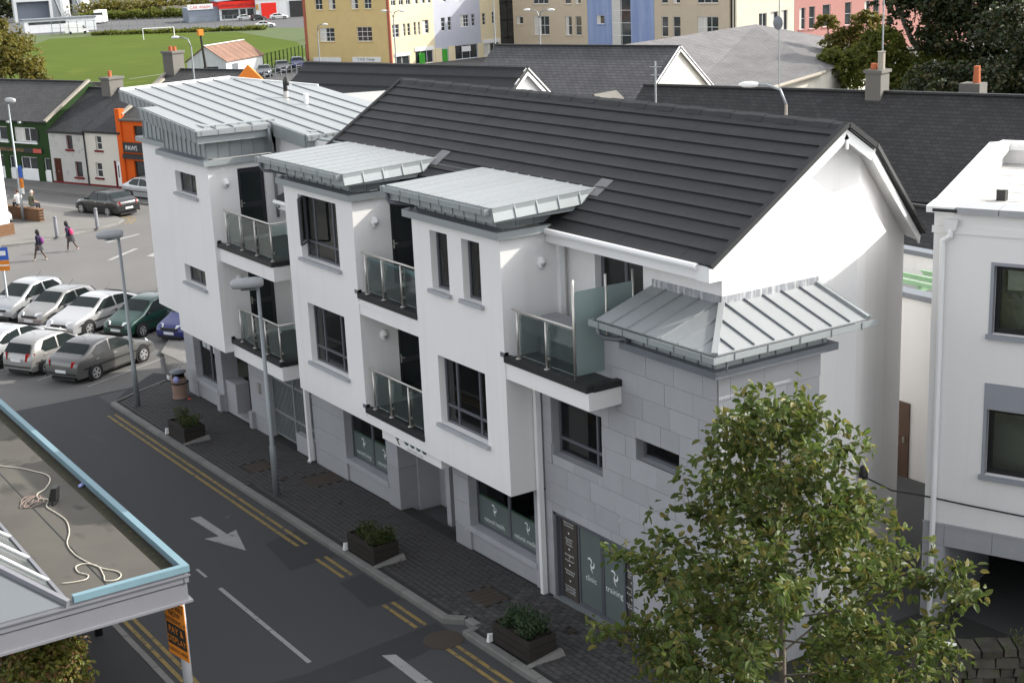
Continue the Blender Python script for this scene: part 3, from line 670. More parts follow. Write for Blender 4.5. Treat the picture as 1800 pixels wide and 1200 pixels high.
zincband(-33.78, -30.28, 0.06, 2.2, 8.05, 8.46); zincband(-27.13, -23.88, 0.06, 2.2, 8.05, 8.46)
bayroof(-34.42, -29.75, -0.36, 2.25, 8.60, 8.70, 9, -33.93, -30.13, 0.0)
bayroof(-27.68, -23.37, -0.36, 2.25, 8.59, 8.69, 9, -27.28, -23.73, 0.0)
P(B().box(-38.88, -34.1, 2.05, 2.5, 7.9, 8.66).box(-29.9, -27.5, 2.0, 2.4, 8.0, 8.6), 'roof_upstand', 'zinc')
# small tiled lean-to with white gutter between the tower and bay 2
lt = P(B().hexa([(-36.5, 0.9, 7.05), (-33.95, 0.9, 7.05), (-33.95, 2.0, 7.7), (-36.5, 2.0, 7.7)], [(-36.5, 0.9, 7.1), (-33.95, 0.9, 7.1), (-33.95, 2.0, 7.75), (-36.5, 2.0, 7.75)]), 'lean_to_roof', 'tile')
B().tube([(-36.55, .85, 7.0), (-33.95, .85, 7.0)], .06, 8).box(-36.5, -33.95, .92, .96, 6.8, 7.0).build('gutter', 'pvc', lt)
for k in range(4):
    y = .92 + k * .27; B().hexa([(-36.5, y, 7.11 + k * .16), (-33.95, y, 7.11 + k * .16), (-33.95, y + .27, 7.24 + k * .16), (-36.5, y + .27, 7.24 + k * .16)], [(-36.5, y, 7.15 + k * .16), (-33.95, y, 7.15 + k * .16), (-33.95, y + .27, 7.25 + k * .16), (-36.5, y + .27, 7.25 + k * .16)]).build('tile_course', 'tile', lt)
# --- tower: cornice, band, big sheet roof with seams running along the street
cornice(-42.2, -38.6, -0.2, 2.0, CT)
P(B().box(-46.32, -42.35, 0.4, 0.55, CT, CT + .15).box(-46.32, -46.16, .55, 8, CT, CT + .15), 'cornice', 'zinc')
zincband(-42.05, -38.75, -0.14, 2.0, 8.05, 9.0, .36)
zincband(-46.0, -42.05, 0.6, 2.0, 8.05, 9.2, .40)
P(B().box(-38.75, -36.5, 2.1, 2.3, 8.0, 8.8).box(-38.95, -38.75, 1.9, 2.1, 8.05, 8.9), 'zinc_band', 'zinc')
zt = lambda x: 8.92 - .079 * (x + 38.4)
tr = P(B(), 'tower_roof', 'zinc') if False else None
edge = [(-38.4, -.5), (-38.4, 1.78), (-36.15, 1.78), (-36.15, 2.85), (-35.25, 2.85), (-35.25, 5.85), (-43.8, 5.9), (-46.9, 4.1), (-46.4, .1), (-42.9, .1), (-42.9, -.5)]
tr = P(B().hexa([(x, y, zt(x) - .25) for x, y in edge], [(x, y, zt(x) - .012) for x, y in edge]), 'tower_roof', 'zinc')
def xspan(y):
    """extent of the roof along x at y"""
    x0 = -46.9 + 0 if y > 4.1 else (-42.9 if y < .1 else -46.4 - .5 * (y - .1) / 4)
    if y > 4.1: x0 = -46.9 + 3.1 * (y - 4.1) / 1.8
    x1 = -38.4 if y < 1.78 else (-36.15 if y < 2.85 else -35.25)
    return x0, x1
ys = [-.5, .1, .62, 1.2, 1.78, 2.32, 2.85, 3.45, 4.05, 4.65, 5.25, 5.85]
for ya, yb in zip(ys[:-1], ys[1:]):
    x0, x1 = xspan((ya + yb) / 2)
    t = B().hexa([(x0, ya + .004, zt(x0) - .012), (x1, ya + .004, zt(x1) - .012), (x1, yb - .004, zt(x1) - .012), (x0, yb - .004, zt(x0) - .012)], [(x0, ya + .004, zt(x0)), (x1, ya + .004, zt(x1)), (x1, yb - .004, zt(x1)), (x0, yb - .004, zt(x0))])
    t.build('roof_tray', 'zincroof', tr)
    B().hexa([(x0, ya - .011, zt(x0)), (x1 - .02, ya - .011, zt(x1)), (x1 - .02, ya + .011, zt(x1)), (x0, ya + .011, zt(x0))], [(x0, ya - .007, zt(x0) + .032), (x1 - .02, ya - .007, zt(x1) + .032), (x1 - .02, ya + .007, zt(x1) + .032), (x0, ya + .007, zt(x0) + .032)]).build('seam', 'zincdark', tr)
# fascia trays on the street side and the left edge, gutters on the right-hand edges
def fasc(x0, x1, y):
    n = max(2, round((x1 - x0) / .38))
    for k in range(n):
        xa, xb = x0 + (x1 - x0) * k / n, x0 + (x1 - x0) * (k + 1) / n
        B().hexa([(xa + .004, y - .01, zt(xa) - .34), (xb - .004, y - .01, zt(xb) - .34), (xb - .004, y + .02, zt(xb) - .34), (xa + .004, y + .02, zt(xa) - .34)], [(xa + .004, y - .05, zt(xa) + .012), (xb - .004, y - .05, zt(xb) + .012), (xb - .004, y + .02, zt(xb) + .012), (xa + .004, y + .02, zt(xa) + .012)]).build('fascia_tray', 'zinc', tr)
        B().hexa([(xa - .009, y - .03, zt(xa) - .34), (xa + .009, y - .03, zt(xa) - .34), (xa + .009, y, zt(xa) - .34), (xa - .009, y, zt(xa) - .34)], [(xa - .009, y - .068, zt(xa) + .01), (xa + .009, y - .068, zt(xa) + .01), (xa + .009, y, zt(xa) + .01), (xa - .009, y, zt(xa) + .01)]).build('seam', 'zinc', tr)
fasc(-42.9, -38.4, -.5); fasc(-46.4, -42.9, .1)
B().bar((-46.4, .1, zt(-46.4) + .02), (-46.9, 4.1, zt(-46.9) + .02), .09, .1).bar((-46.9, 4.1, zt(-46.9) + .02), (-43.8, 5.9, zt(-43.8) + .01), .06, .06).build('edge_trim', 'white', tr)
for x, ya, yb in ((-38.4, -.5, 1.72), (-36.15, 1.78, 2.85)):
    z = zt(x)
    B().box(x + .115, x + .13, ya, yb, z - .14, z - .01).box(x, x + .115, ya, yb, z - .14, z - .125).box(x, x + .13, ya - .015, ya, z - .14, z - .01).build('gutter', 'zincroof', tr)
    B().box(x + .0, x + .02, ya, yb, z - .36, z - .14).build('fascia', 'zinc', tr)
    for k in range(5): B().box(x + .128, x + .136, ya + .1 + (yb - ya - .2) * k / 4 - .01, ya + .1 + (yb - ya - .2) * k / 4 + .01, z - .15, z - .005).build('gutter_clip', 'zincdark', tr)
n = 5
for k in range(n):
    xa, xb = -38.3 + 2.1 * k / n, -38.3 + 2.1 * (k + 1) / n
    B().hexa([(xa + .004, 1.75, zt(xa) - .36), (xb - .004, 1.75, zt(xb) - .36), (xb - .004, 1.78, zt(xb) - .36), (xa + .004, 1.78, zt(xa) - .36)], [(xa + .004, 1.73, zt(xa) + .02), (xb - .004, 1.73, zt(xb) + .02), (xb - .004, 1.78, zt(xb) + .02), (xa + .004, 1.78, zt(xa) + .02)]).build('fascia_tray', 'zinc', tr)
B().tube([(-38.28, 1.62, 8.82), (-38.28, 1.62, 8.55), (-38.4, 1.7, 8.4), (-38.5, 1.78, 8.3), (-38.5, 1.78, 7.9), (-38.5, 1.78, 6.2)], .05, 8).build('rain_pipe', 'galv', tr, smooth=True)
B().tube([(-42.2, 4.0, zt(-42.2)), (-42.2, 4.0, zt(-42.2) + .42), (-42.15, 3.98, zt(-42.2) + .56), (-42.0, 3.95, zt(-42.2) + .6), (-41.88, 3.92, zt(-42.2) + .52), (-41.85, 3.91, zt(-42.2) + .4)], .07, 10).build('cowl', 'black', tr, smooth=True)
B().tube([(-42.2, 4.0, zt(-42.2)), (-42.2, 4.0, zt(-42.2) + .2)], .085, 10).build('cowl_base', 'steel', tr)
B().tube([(-40.75, 4.0, zt(-40.75)), (-40.75, 4.0, zt(-40.75) + .32)], .075, 10).build('vent_pipe', 'pvc', tr)
M['membrane'] = mat('grey_roof_membrane', (0.33, 0.32, 0.31), 0.85, 0.05, 0.8)
P(B().hexa([(-43.5, 5.95, 8.7), (-34.3, 5.95, 8.7), (-34.3, 9.6, 8.7), (-42.3, 9.6, 8.7)], [(-43.5, 5.95, 9.06), (-34.3, 5.95, 8.98), (-34.3, 9.6, 8.98), (-42.3, 9.6, 9.06)]), 'flat_roof', 'membrane')

# --- balconies
def balcony(x0, x1, yf, zbot, xr_open, posts, rail, y_back=2.0, kid='balcony', face=.40, right_face=True, railz=1.0, end_glass=False):
    """white slab edge, black top edge, paving, steel posts with glass, hand rail"""
    zt_ = zbot + .13
    bal = P(B().box(x0, x1, yf + .02, y_back, zbot - face, zbot - .002), kid, 'render')
    B().box(x0, x1 + .0, yf - .03, yf + .12, zbot, zt_).box(x1 - .12, x1 + .03, yf + .12, y_back, zbot, zt_).build('slab_edge', 'black', bal)
    B().box(x0, x1 - .12, yf + .12, y_back, zbot, zbot + .075).build('paving', 'deck', bal)
    n = 5
    for i in range(n):
        xx = x0 + (x1 - x0) * (i + .5) / n
        B().box(xx - .006, xx + .006, yf + .13, y_back, zbot + .075, zbot + .079).build('paving_joint', 'black', bal)
    B().box(x0 - .14, x0 + .0, yf - .02, yf + .1, zt_ - .03, zt_ + .06).build('membrane_upstand', 'zincdark', bal)
    yp = yf + .09
    for px in posts:
        B().tube([(px, yp, zt_), (px, yp, zt_ + railz - .04)], .024, 10).lathe([(.06, 0), (.06, .015), (.03, .02)], 12, (px, yp, zt_)).build('post', 'steel', bal, smooth=True)
        for z_ in (.22, .82):
            B().box(px - .055, px + .055, yp + .015, yp + .05, zt_ + z_ * railz - .02, zt_ + z_ * railz + .02).build('clamp', 'steel', bal)
    ps = [rail[0]] + list(posts) + [rail[1]] if False else list(posts)
    for a, c in zip(ps[:-1], ps[1:]):
        B().box(a + .03, c - .03, yp + .026, yp + .036, zt_ + .07, zt_ + railz - .06).build('glass_panel', 'balglass', bal)
    if rail[1] - ps[-1] > .25:
        B().box(ps[-1] + .03, rail[1] - .03, yp + .026, yp + .036, zt_ + .07, zt_ + railz - .06).build('glass_panel', 'balglass', bal)
    B().tube([(rail[0], yp, zt_ + railz), (rail[1], yp, zt_ + railz)], .026, 10).build('hand_rail', 'steel', bal, smooth=True)
    if end_glass:
        xx = rail[1]; B().tube([(xx, yp, zt_ + railz), (xx, y_back, zt_ + railz)], .026, 10).build('hand_rail', 'steel', bal, smooth=True)
        B().box(xx - .036, xx - .026, yp + .05, y_back - .1, zt_ + .07, zt_ + railz - .06).build('glass_panel', 'balglass', bal)
    return bal
balcony(-30.13, -27.28, 0.0, 5.56, False, (-29.82, -29.0, -28.1), (-29.98, -27.3))
balcony(-30.13, -27.28, 0.0, 2.70, False, (-29.82, -29.0, -28.1), (-29.98, -27.3), face=.255)
balcony(-38.6, -34.85, -0.1, 5.56, True, (-38.05, -37.05, -36.05, -35.0), (-38.15, -34.98), end_glass=True)
balcony(-38.6, -35.19, 0.05, 2.70, True, (-38.05, -37.15, -36.3, -35.35), (-38.15, -35.33), end_glass=True)
b3 = balcony(-23.73, -20.89, 0.0, 5.36, True, (-23.35, -22.35, ), (-23.5, -21.42), y_back=.85, face=.36, railz=1.0)
B().box(-23.6, -21.0, .85, 1.6, 5.0, 5.5).build('paving', 'deck', b3)
# frosted privacy screen of balcony 3: tall posts and glass running back
for y_, ht in ((.09, 1.95), (.85, 1.95), (1.5, 1.95)):
    B().tube([(-21.4, y_, 5.48), (-21.4, y_, 5.48 + ht)], .027, 10).build('screen_post', 'steel', b3, smooth=True)
B().box(-21.406, -21.394, .12, .82, 5.56, 7.2).box(-21.406, -21.394, .88, 1.48, 5.56, 7.2).build('screen_glass', 'frost', b3)
# doors on the returns of bay 1 and bay 2
def sdoor(x, y0, y1, z0, z1):
    T = RX(x)
    d = B().box(y0, y1, .1, .16, z0, z1).build('balcony_door', 'door', APT, T=T, world=True)
    B().box(y0 + .12, y1 - .12, .09, .1, z0 + .25, z0 + .85).box(y0 + .12, y1 - .12, .09, .1, z0 + 1.0, z1 - .14).build('door_glass', 'carglass', d, T=T)
    B().box(y0 + .05, y0 + .09, .04, .1, z0 + .88, z0 + 1.08).box(y0 + .05, y0 + .17, .04, .06, z0 + .98, z0 + 1.0).build('handle', 'steel', d, T=T)
sdoor(-30.13, 1.0, 1.85, 5.72, 7.72); sdoor(-30.13, 1.0, 1.85, 2.86, 4.80); sdoor(-38.6, .68, 1.52, 5.72, 7.72); sdoor(-38.6, .72, 1.54, 2.86, 4.80)
# round bulkhead lights on the returns, extract grilles
def bulk(x, y, z):
    o = B().lathe([(.0, 0), (.10, .0), (.105, .03), (.09, .08), (.05, .115), (.0, .125)], 14, (0, 0, 0), 'x')
    o.v = [(p[0] + x, p[1] + y, p[2] * 1.35 + z) for p in o.v]; o = P(o, 'wall_light', 'white', smooth=True)
    k = B().lathe([(.085, .05), (.06, .112), (.0, .13)], 12, (0, 0, 0), 'x'); k.v = [(p[0] + x + .004, p[1] + y, min(p[2] * 1.3 + z, z + .0)) for p in k.v]; k.build('light_lens', 'lampgrey', o, smooth=True)
for a in ((-38.6, .31, 7.35), (-38.6, .43, 4.55), (-30.13, .56, 7.32), (-30.13, .6, 4.55), (-23.73, .96, 7.28)): bulk(*a)
for x, y, z in ((-38.6, .25, 7.72), (-30.13, .72, 7.72), (-23.73, 1.0, 7.72), (-23.73, .86, 7.52)):
    P(B().lathe([(.06, 0), (.06, .012), (.04, .016)], 14, (x, y, z), 'x'), 'extract_grille', 'pvc')
# rain pipes
P(B().box(-23.74, -23.62, 1.36, 1.48, 5.5, 7.7).tube([(-23.68, 1.42, 7.7), (-23.66, 1.25, 7.82), (-23.6, 1.05, 7.9)], .05, 8).tube([(-23.68, 1.42, 5.55), (-23.64, 1.35, 5.46)], .055, 8), 'rain_pipe', 'pvc')
P(B().box(-23.70, -23.6, .62, .74, g(-23.6) + .1, 5.0), 'rain_pipe', 'pvc'); P(B().box(-35.2, -35.08, .62, .74, g(-35) + .14, 2.6).tube([(-35.14, .68, g(-35) + .2), (-35.1, .58, g(-35) + .12)], .06, 8), 'rain_pipe', 'pvc')
P(B().tube([(-34.2, 1.9, 7.4), (-34.2, 1.9, 5.8)], .05, 8).tube([(-36.4, .86, 6.9), (-36.4, 1.6, 6.6), (-36.4, 1.9, 6.4), (-36.4, 1.9, 5.8)], .05, 8), 'rain_pipe', 'galv')

# --- corner block in limestone panels with hipped zinc roof
YS = .78
bw, bs = (-23.30, -21.56, 3.33, 4.56), (-20.48, -19.2, 4.01, 4.43)
du = (-23.38, -20.66, 0.1, 2.05)
core = wallpanel(B(), -23.6, -18.17, -.2, 6.22, YS + .03, .4, [bw, bs, du])
core.box(-18.57, -18.17, YS + .43, 3.25, -.2, 6.22)
stb = P(core, 'corner_block', 'joint')
win(APT, *bw, YS, vs_=(.76,), hs=(.27,), depth=.2, sill=False); win(APT, *bs, YS, depth=.2, sill=False)
(lambda b, n, m: b.each(n, m, APT, world=True))(B().box(bw[0], bw[1], YS + .002, YS + .24, bw[2] - .06, bw[2] - .003).box(bs[0], bs[1], YS + .002, YS + .24, bs[2] - .06, bs[2] - .003), 'window_ledge', 'stone')
def clad(x0, x1, z0, z1, y, holes, T, parent, hs=.43, ls=.8, gap=.006):
    """individual stone panels in broken courses, cut around the openings"""
    z = z0; r_ = 0
    while z < z1 - .02:
        zz = min(z + hs, z1)
        if z1 - zz < .12: zz = z1
        x = x0 - (ls * .5 if r_ % 2 else 0) - (.13 * ((r_ * 7) % 3))
        while x < x1:
            a, b_ = max(x, x0), min(x + ls, x1)
            if b_ - a > .04:
                cells = [(a, b_, z, zz)]
                for h in holes:
                    nc = []
                    for (p, q_, s_, t_) in cells:
                        if q_ <= h[0] or p >= h[1] or t_ <= h[2] or s_ >= h[3]: nc.append((p, q_, s_, t_)); continue
                        if p < h[0]: nc.append((p, h[0], s_, t_))
                        if q_ > h[1]: nc.append((h[1], q_, s_, t_))
                        pa, qa = max(p, h[0]), min(q_, h[1])
                        if s_ < h[2]: nc.append((pa, qa, s_, h[2]))
                        if t_ > h[3]: nc.append((pa, qa, h[3], t_))
                    cells = nc
                for (p, q_, s_, t_) in cells:
                    if q_ - p > .03 and t_ - s_ > .03:
                        d = random.uniform(0, .004)
                        B().box(p + gap / 2, q_ - gap / 2, y + d, y + .03, s_ + gap / 2, t_ - gap / 2).build('stone_panel', 'stone', parent, T=T)
            x += ls
        z = zz; r_ += 1
clad(-23.6, -18.17, .1, 6.2, YS, [bw, bs, du], ID, stb)
clad(YS + .032, 3.25, .1, 6.2, 0, [], RX(-18.137), stb)
P(B().box(-23.38, -23.3, YS + .03, YS + .3, .1, 2.05).box(-20.74, -20.66, YS + .03, YS + .3, .1, 2.05).box(-23.38, -20.66, YS + .03, YS + .3, 1.98, 2.05), 'door_surround', 'frame')
# hip roof
cx0, cx1, cy0, cy1 = -20.6, -17.9, .53, 3.45
P(B().box(cx0, cx1, cy0, cy1, 6.2, 6.33), 'cornice', 'zincdark')
P(B().box(-20.45, -18.05, .68, 3.3, 6.33, 6.62), 'zinc_band', 'zinc')
hb = P(B().box(-20.75, -17.75, .4, 3.7, 6.60, 6.70), 'hip_roof', 'zinc')
ge = [(-20.95, .28), (-17.63, .28), (-17.63, 3.92)]           # eaves corners
zt0, ztop = 6.74, 7.17
top = [(-20.95 + 1.0, 1.6), (-18.95, 1.6), (-18.95, 3.75)]
nt_ = 7
for k in range(nt_):                                     # front slope trays
    f0, f1 = k / nt_, (k + 1) / nt_
    def ft(f, lo):
        x = -20.95 + 3.32 * f
        if lo: return (x, .28, zt0)
        xh = min(x, -18.95); t_ = 1.0 if x <= -18.95 else (-17.63 - x) / (1.32)
        return (x, .28 + 1.32 * t_, zt0 + (ztop - zt0) * t_)
    p = [ft(f0, 1), ft(f1, 1), ft(f1, 0), ft(f0, 0)]
    if f1 > .999: p = p[:3] if False else [ft(f0, 1), ft(1, 1), ft(f0, 0)]
    if f0 * 3.32 < 2.0 < f1 * 3.32: p = [ft(f0, 1), ft(f1, 1), ft(f1, 0), (-18.95, 1.6, ztop), ft(f0, 0)]
    B().hexa([(q_[0], q_[1], q_[2] - .03) for q_ in p], p).build('roof_tray', 'zincroof', hb)
    if k:
        a, c = ft(f0, 1), ft(f0, 0); B().bar((a[0], a[1], a[2] + .015), (c[0], c[1], c[2] + .015), .014, .034).build('seam', 'zincroof', hb)
nr = 8
for k in range(nr):
    f0, f1 = k / nr, (k + 1) / nr
    def rt_(f, lo):
        y = .28 + 3.64 * f
        if lo: return (-17.63, y, zt0)
        t_ = 1.0 if y >= 1.6 else (y - .28) / 1.32
        t_ = min(t_, (3.92 - y) / .17 + .0 if y > 3.75 else 1.0) if False else t_
        return (-17.63 - 1.32 * t_, y if y < 3.75 else y - .17 * 0, zt0 + (ztop - zt0) * t_)
    p = [rt_(f0, 1), rt_(f1, 1), rt_(f1, 0), rt_(f0, 0)]
    if k == 0: p = [rt_(0, 1), rt_(f1, 1), rt_(f1, 0)]
    if f0 * 3.64 < 1.32 < f1 * 3.64: p = [rt_(f0, 1), rt_(f1, 1), rt_(f1, 0), (-18.95, 1.6, ztop), rt_(f0, 0)]
    B().hexa([(q_[0], q_[1], q_[2] - .03) for q_ in p], p).build('roof_tray', 'zincroof', hb)
    if k:
        a, c = rt_(f0, 1), rt_(f0, 0); B().bar((a[0] - .02, a[1], a[2] + .02), (c[0], c[1], c[2] + .02), .014, .034).build('seam', 'zincdark', hb)  # darker zinc colour paints in the shadow lines along these seams
B().bar((-17.63, .28, zt0 + .02), (-18.95, 1.6, ztop + .02), .11, .06).build('hip_cap', 'zincroof', hb)
B().bar((-17.63, 3.92, zt0 + .02), (-18.95, 3.92, ztop + .02), .08, .07).build('edge_trim', 'zinc', hb)
B().box(-21.0, -17.5, .15, .165, 6.63, 6.74).box(-21.0, -17.5, .165, .28, 6.62, 6.635).box(-17.515, -17.5, .165, 4.0, 6.63, 6.74).box(-17.63, -17.515, .28, 4.0, 6.62, 6.635).box(-21.02, -21.0, .15, .28, 6.62, 6.74).build('gutter', 'zinc', hb)
B().box(-21.0, -17.52, .168, .27, 6.64, 6.66).box(-17.62, -17.52, .28, 4.0, 6.64, 6.66).build('gutter_lining', 'black', hb)
for k in range(9): B().box(-20.8 + k * .38 - .012, -20.8 + k * .38 + .012, .66, .68, 6.34, 6.6).build('seam', 'zincdark', hb)
for k in range(5): B().box(-20.7 + k * .72 - .012, -20.7 + k * .72 + .012, .142, .148, 6.61, 6.75).build('gutter_clip', 'zincdark', hb)
for k in range(7): B().box(-18.05, -18.03, .9 + k * .38, .92 + k * .38, 6.34, 6.6).build('seam', 'zincdark', hb)
for k in range(5): B().box(-17.5, -17.49, .6 + k * .75, .62 + k * .75, 6.61, 6.75).build('gutter_clip', 'zincdark', hb)
B().tube([(-20.8, .22, 6.62), (-20.8, .22, 6.5), (-20.75, .3, 6.42), (-20.55, .45, 6.4), (-20.45, .55, 6.42), (-20.42, .6, 6.3)], .05, 8).build('rain_pipe', 'zincdark', hb, smooth=True)
P(B().box(-20.9, -18.93, 1.57, 1.6, 7.08, 7.30).box(-18.95, -18.92, 1.57, 3.95, 7.08, 7.30), 'lead_flashing', 'lead')
P(B().box(-20.0, -18.9, 1.62, 3.6, 6.2, 7.05), 'roof_core', 'joint')

# --- ground floor: piers, shop windows, entrance recess, gate
def pier(x0, x1, ztop_=2.44, y0=YS, y1=1.3): 
    p = P(B().box(x0, x1, y0 + .02, y1, g(x0) - .1, ztop_), 'pier', 'joint')
    z = g(x0) - .05; k = 0
    while z < ztop_ - .02:
        zz = min(z + .62, ztop_)
        B().box(x0 - .012, x1 + .012, y0, y0 + .02, z + .004, zz - .004).box(x1, x1 + .014, y0 + .02, y1, z + .004, zz - .004).build('stone_panel', 'stone', p)
        z = zz; k += 1
for a in ((-44.75, -43.95), (-42.1, -41.6), (-39.4, -38.2), (-35.0, -33.1), (-30.75, -30.18), (-27.45, -26.8), (-24.05, -23.62)): pier(*a)
LOGO = [[(.0, .02), (.05, .16), (.02, .30), (-.12, .37), (-.26, .35), (-.34, .29), (-.26, .46), (-.06, .50), (.1, .40), (.14, .22)],
        [(.06, .0), (.16, -.06), (.27, .02), (.32, .16), (.30, .34), (.40, .2), (.40, .0), (.3, -.17), (.14, -.2), (.04, -.12)],
        [(-.04, .12), (-.06, -.08), (0.0, -.3), (.12, -.46), (.22, -.54), (.16, -.38), (.08, -.2), (.06, -.02), (.02, .1)]]
def logo(cx, cz, y, s, parent):
    b = B()
    for pl in LOGO: b.q(*[(cx + p[0] * s, y, cz + p[1] * s) for p in pl])
    b.build('logo', 'whitemark', parent)
def shopwin(x0, x1, zs, zh, words, screens=True, film=True):
    mid = (x0 + x1) / 2; y = YS + .22
    pl = P(B().box(x0 + .0, x1, YS + .05, 1.3, g(x0) - .1, zs - .14), 'stall_riser', 'stone')
    B().box(x0 - .02, x1 + .02, YS - .02, y + .1, zs - .14, zs).build('sill', 'sill', pl)
    f = P(B().box(x0, x0 + .06, y, y + .07, zs, zh).box(x1 - .06, x1, y, y + .07, zs, zh).box(x0 + .06, x1 - .06, y, y + .07, zs, zs + .06).box(x0 + .06, x1 - .06, y, y + .07, zh - .06, zh).box(mid - .04, mid + .04, y + .003, y + .067, zs + .06, zh - .06), 'shop_window', 'frame')
    zf = zs + .72
    for i, (a, c) in enumerate(((x0 + .06, mid - .04), (mid + .04, x1 - .06))):
        B().box(a, c, y + .03, y + .036, zs + .06, zh - .06).build('pane', 'glass', f)
        if film:
            B().box(a + .004, c - .004, y + .022, y + .028, zs + .06, zf).build('window_film', 'film', f)
            B().box(a + .004, c - .004, y + .0225, y + .027, zf + .002, zf + .05).build('film_edge', M['shopgreen'], f)
            logo((a + c) / 2, zs + .52, y + .018, .27, f)
            text('lettering', words[i], .155, frontM((a + c) / 2, y + .018, zs + .16), 'whitemark', f)
    rm = B().box(x0, x1, y + 1.6, y + 1.65, g(x0), zh + .3).box(x0, x1, y + .1, y + 1.6, zs + .2, zs + .24)
    rm.build('room', 'room', f)
    if film:
        for k in range(8): B().box(x0 + .3, x1, y + .50, y + .53, zs + 1.02 + k * .1, zs + 1.09 + k * .1).build('shutter_slat', M['shutter'], f)
        B().box(x0 + .3, x1, y + .46, y + .54, zs + .93, zs + 1.01).box(x0 + .06, x0 + .28, y + .4, y + .5, zs + .9, zh).build('shutter_rail', M['paleg'], f)
        B().box(x0 + .06, x1 - .06, y + .1, y + .6, zs + .80, zs + .84).build('counter', M['counter'], f)
    return f
M['shopgreen'] = mat('dark_green_trim', (0.02, 0.06, 0.03), 0.5, 0.1); M['shutter'] = mat('grey_green_slats', (0.26, 0.30, 0.27), 0.6, 0.1); M['paleg'] = mat('pale_green_trim', (0.55, 0.62, 0.52), 0.6, 0.1); M['counter'] = mat('brown_counter', (0.10, 0.06, 0.04), 0.6, 0.1)
sw = shopwin(-33.1, -30.75, .52, 2.44, ('natural living', 'natural body'))
M['poster'] = mat('blue_poster', (0.03, 0.04, 0.16), 0.6, 0.5, 14); M['poster2'] = mat('orange_poster', (0.25, 0.1, 0.03), 0.6, 0.5, 14)
B().box(-31.25, -30.82, YS + .236, YS + .24, 1.28, 1.95).build('poster', 'poster', sw); B().box(-31.25, -30.82, YS + .236, YS + .24, 1.95, 2.2).build('poster', 'poster2', sw)
shopwin(-26.8, -24.05, .62, 2.44, ('natural health', 'natural medicine'))
s1w = shopwin(-43.95, -42.1, .30, 2.44, ('', ''), film=False)
M['pcard'] = mat('window_card', (0.45, 0.47, 0.5), 0.6, 0.5, 18)
for x0, x1, z0, z1 in ((-43.75, -43.45, 1.35, 1.75), (-43.4, -43.1, 1.35, 1.72), (-42.85, -42.55, 1.3, 1.7), (-42.5, -42.25, 1.3, 1.68)): B().box(x0, x1, YS + .238, YS + .243, z0, z1).build('window_card', 'pcard', s1w)
# entrance 1 (left) with orange-brown inside, step
P(B().box(-41.6, -39.4, 2.2, 2.3, -.5, 2.5).box(-41.6, -39.4, .9, 1.3, 2.1, 2.44), 'entrance_wall', 'stone')
en = P(B().box(-40.75, -39.5, 1.28, 1.34, g(-40) + .1, 2.1), 'entrance_door', 'door')
B().box(-40.2, -39.6, 1.26, 1.28, g(-40) + .2, 2.0).build('door_panel', M['counter'], en)
P(B().box(-41.6, -40.8, .86, 1.34, g(-41) - .05, .75).box(-40.8, -39.4, .86, 1.34, g(-40) - .05, g(-40) + .16), 'entrance_step', 'stone')
P(B().box(-39.42, -39.2, .66, .8, g(-39) + .1, g(-39) + .62).box(-41.9, -41.62, .62, .8, g(-41.6) + .1, g(-41.6) + .65), 'stone_guard', 'stone')
P(B().box(-38.72, -38.58, .72, .78, 1.0, 1.32), 'entry_phone', 'steel')
# gate of vertical bars in the passage, set on a low stone wall at the right
gate = P(B().box(-38.2, -35.2, 1.0, 1.05, 1.55, 1.62).box(-38.2, -35.2, 1.0, 1.05, .55, .62).box(-38.2, -36.7, 1.0, 1.05, g(-37) + .14, g(-37) + .2).box(-36.75, -36.68, .98, 1.07, g(-37) + .1, 2.3).box(-38.2, -38.13, .98, 1.07, g(-38) + .1, 2.3), 'passage_gate', 'galv')
bm_ = B().box(-.014, .014, 1.01, 1.038, 0, 2.28 - g(-37) - .15).build('bar', 'galv'); bme = bm_.data; bpy.data.objects.remove(bm_)
for k in range(31): inst('bar', bme, gate, (-38.08 + k * .094, 0, g(-37) + .15))
P(B().box(-36.4, -35.2, YS + .05, 1.0, g(-36), .35), 'dwarf_wall', 'stone')
P(B().tube([(-37.0, 1.9, .4), (-36.2, 2.0, .95), (-35.4, 2.0, 1.0)], .03, 8).tube([(-37.0, 1.9, .4), (-37.0, 1.9, .2)], .03, 8), 'stair_rail', 'galv')
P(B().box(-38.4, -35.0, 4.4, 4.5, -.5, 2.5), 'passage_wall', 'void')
# sign band and entrance recess between the shop windows
sgn = P(B().box(-29.55, -26.75, .09, .6, 2.17, 2.435), 'sign_band', 'render')
b = B()
for k, x in enumerate((-28.35, -28.07, -27.79, -27.51)):            # heavy rounded letter feet, the upper half is hidden by the balcony
    b.q(*[(x + .12 * math.cos(t), .086, 2.40 + .09 * math.sin(t)) for t in [math.pi * (1 + i / 10) for i in range(11)]])
b.q((-28.92, .086, 2.43), (-28.85, .086, 2.43), (-28.72, .086, 2.27), (-28.66, .086, 2.22), (-28.76, .086, 2.23)); b.q((-28.8, .086, 2.37), (-28.66, .086, 2.43), (-28.6, .086, 2.43), (-28.75, .086, 2.33))
b.build('sign_letters', M['shopgreen'], sgn); text('sign_strapline', 'natural health centre', .09, frontM(-27.95, .086, 2.205), 'lampgrey', sgn)
P(B().box(-30.2, -28.6, 1.9, 2.0, -.3, 2.5).box(-30.2, -30.1, 1.3, 2.0, -.3, 2.5), 'entrance_wall', 'stone')
P(B().box(-28.6, -27.4, 1.5, 1.56, -.1, 2.3), 'entrance_door', 'door')
P(B().box(-28.75, -28.55, 1.3, 1.9, -.2, 2.44), 'pier_back', 'stone')
P(B().box(-45, -18.6, .9, 4.4, 2.40, 2.5), 'ground_soffit', 'void')
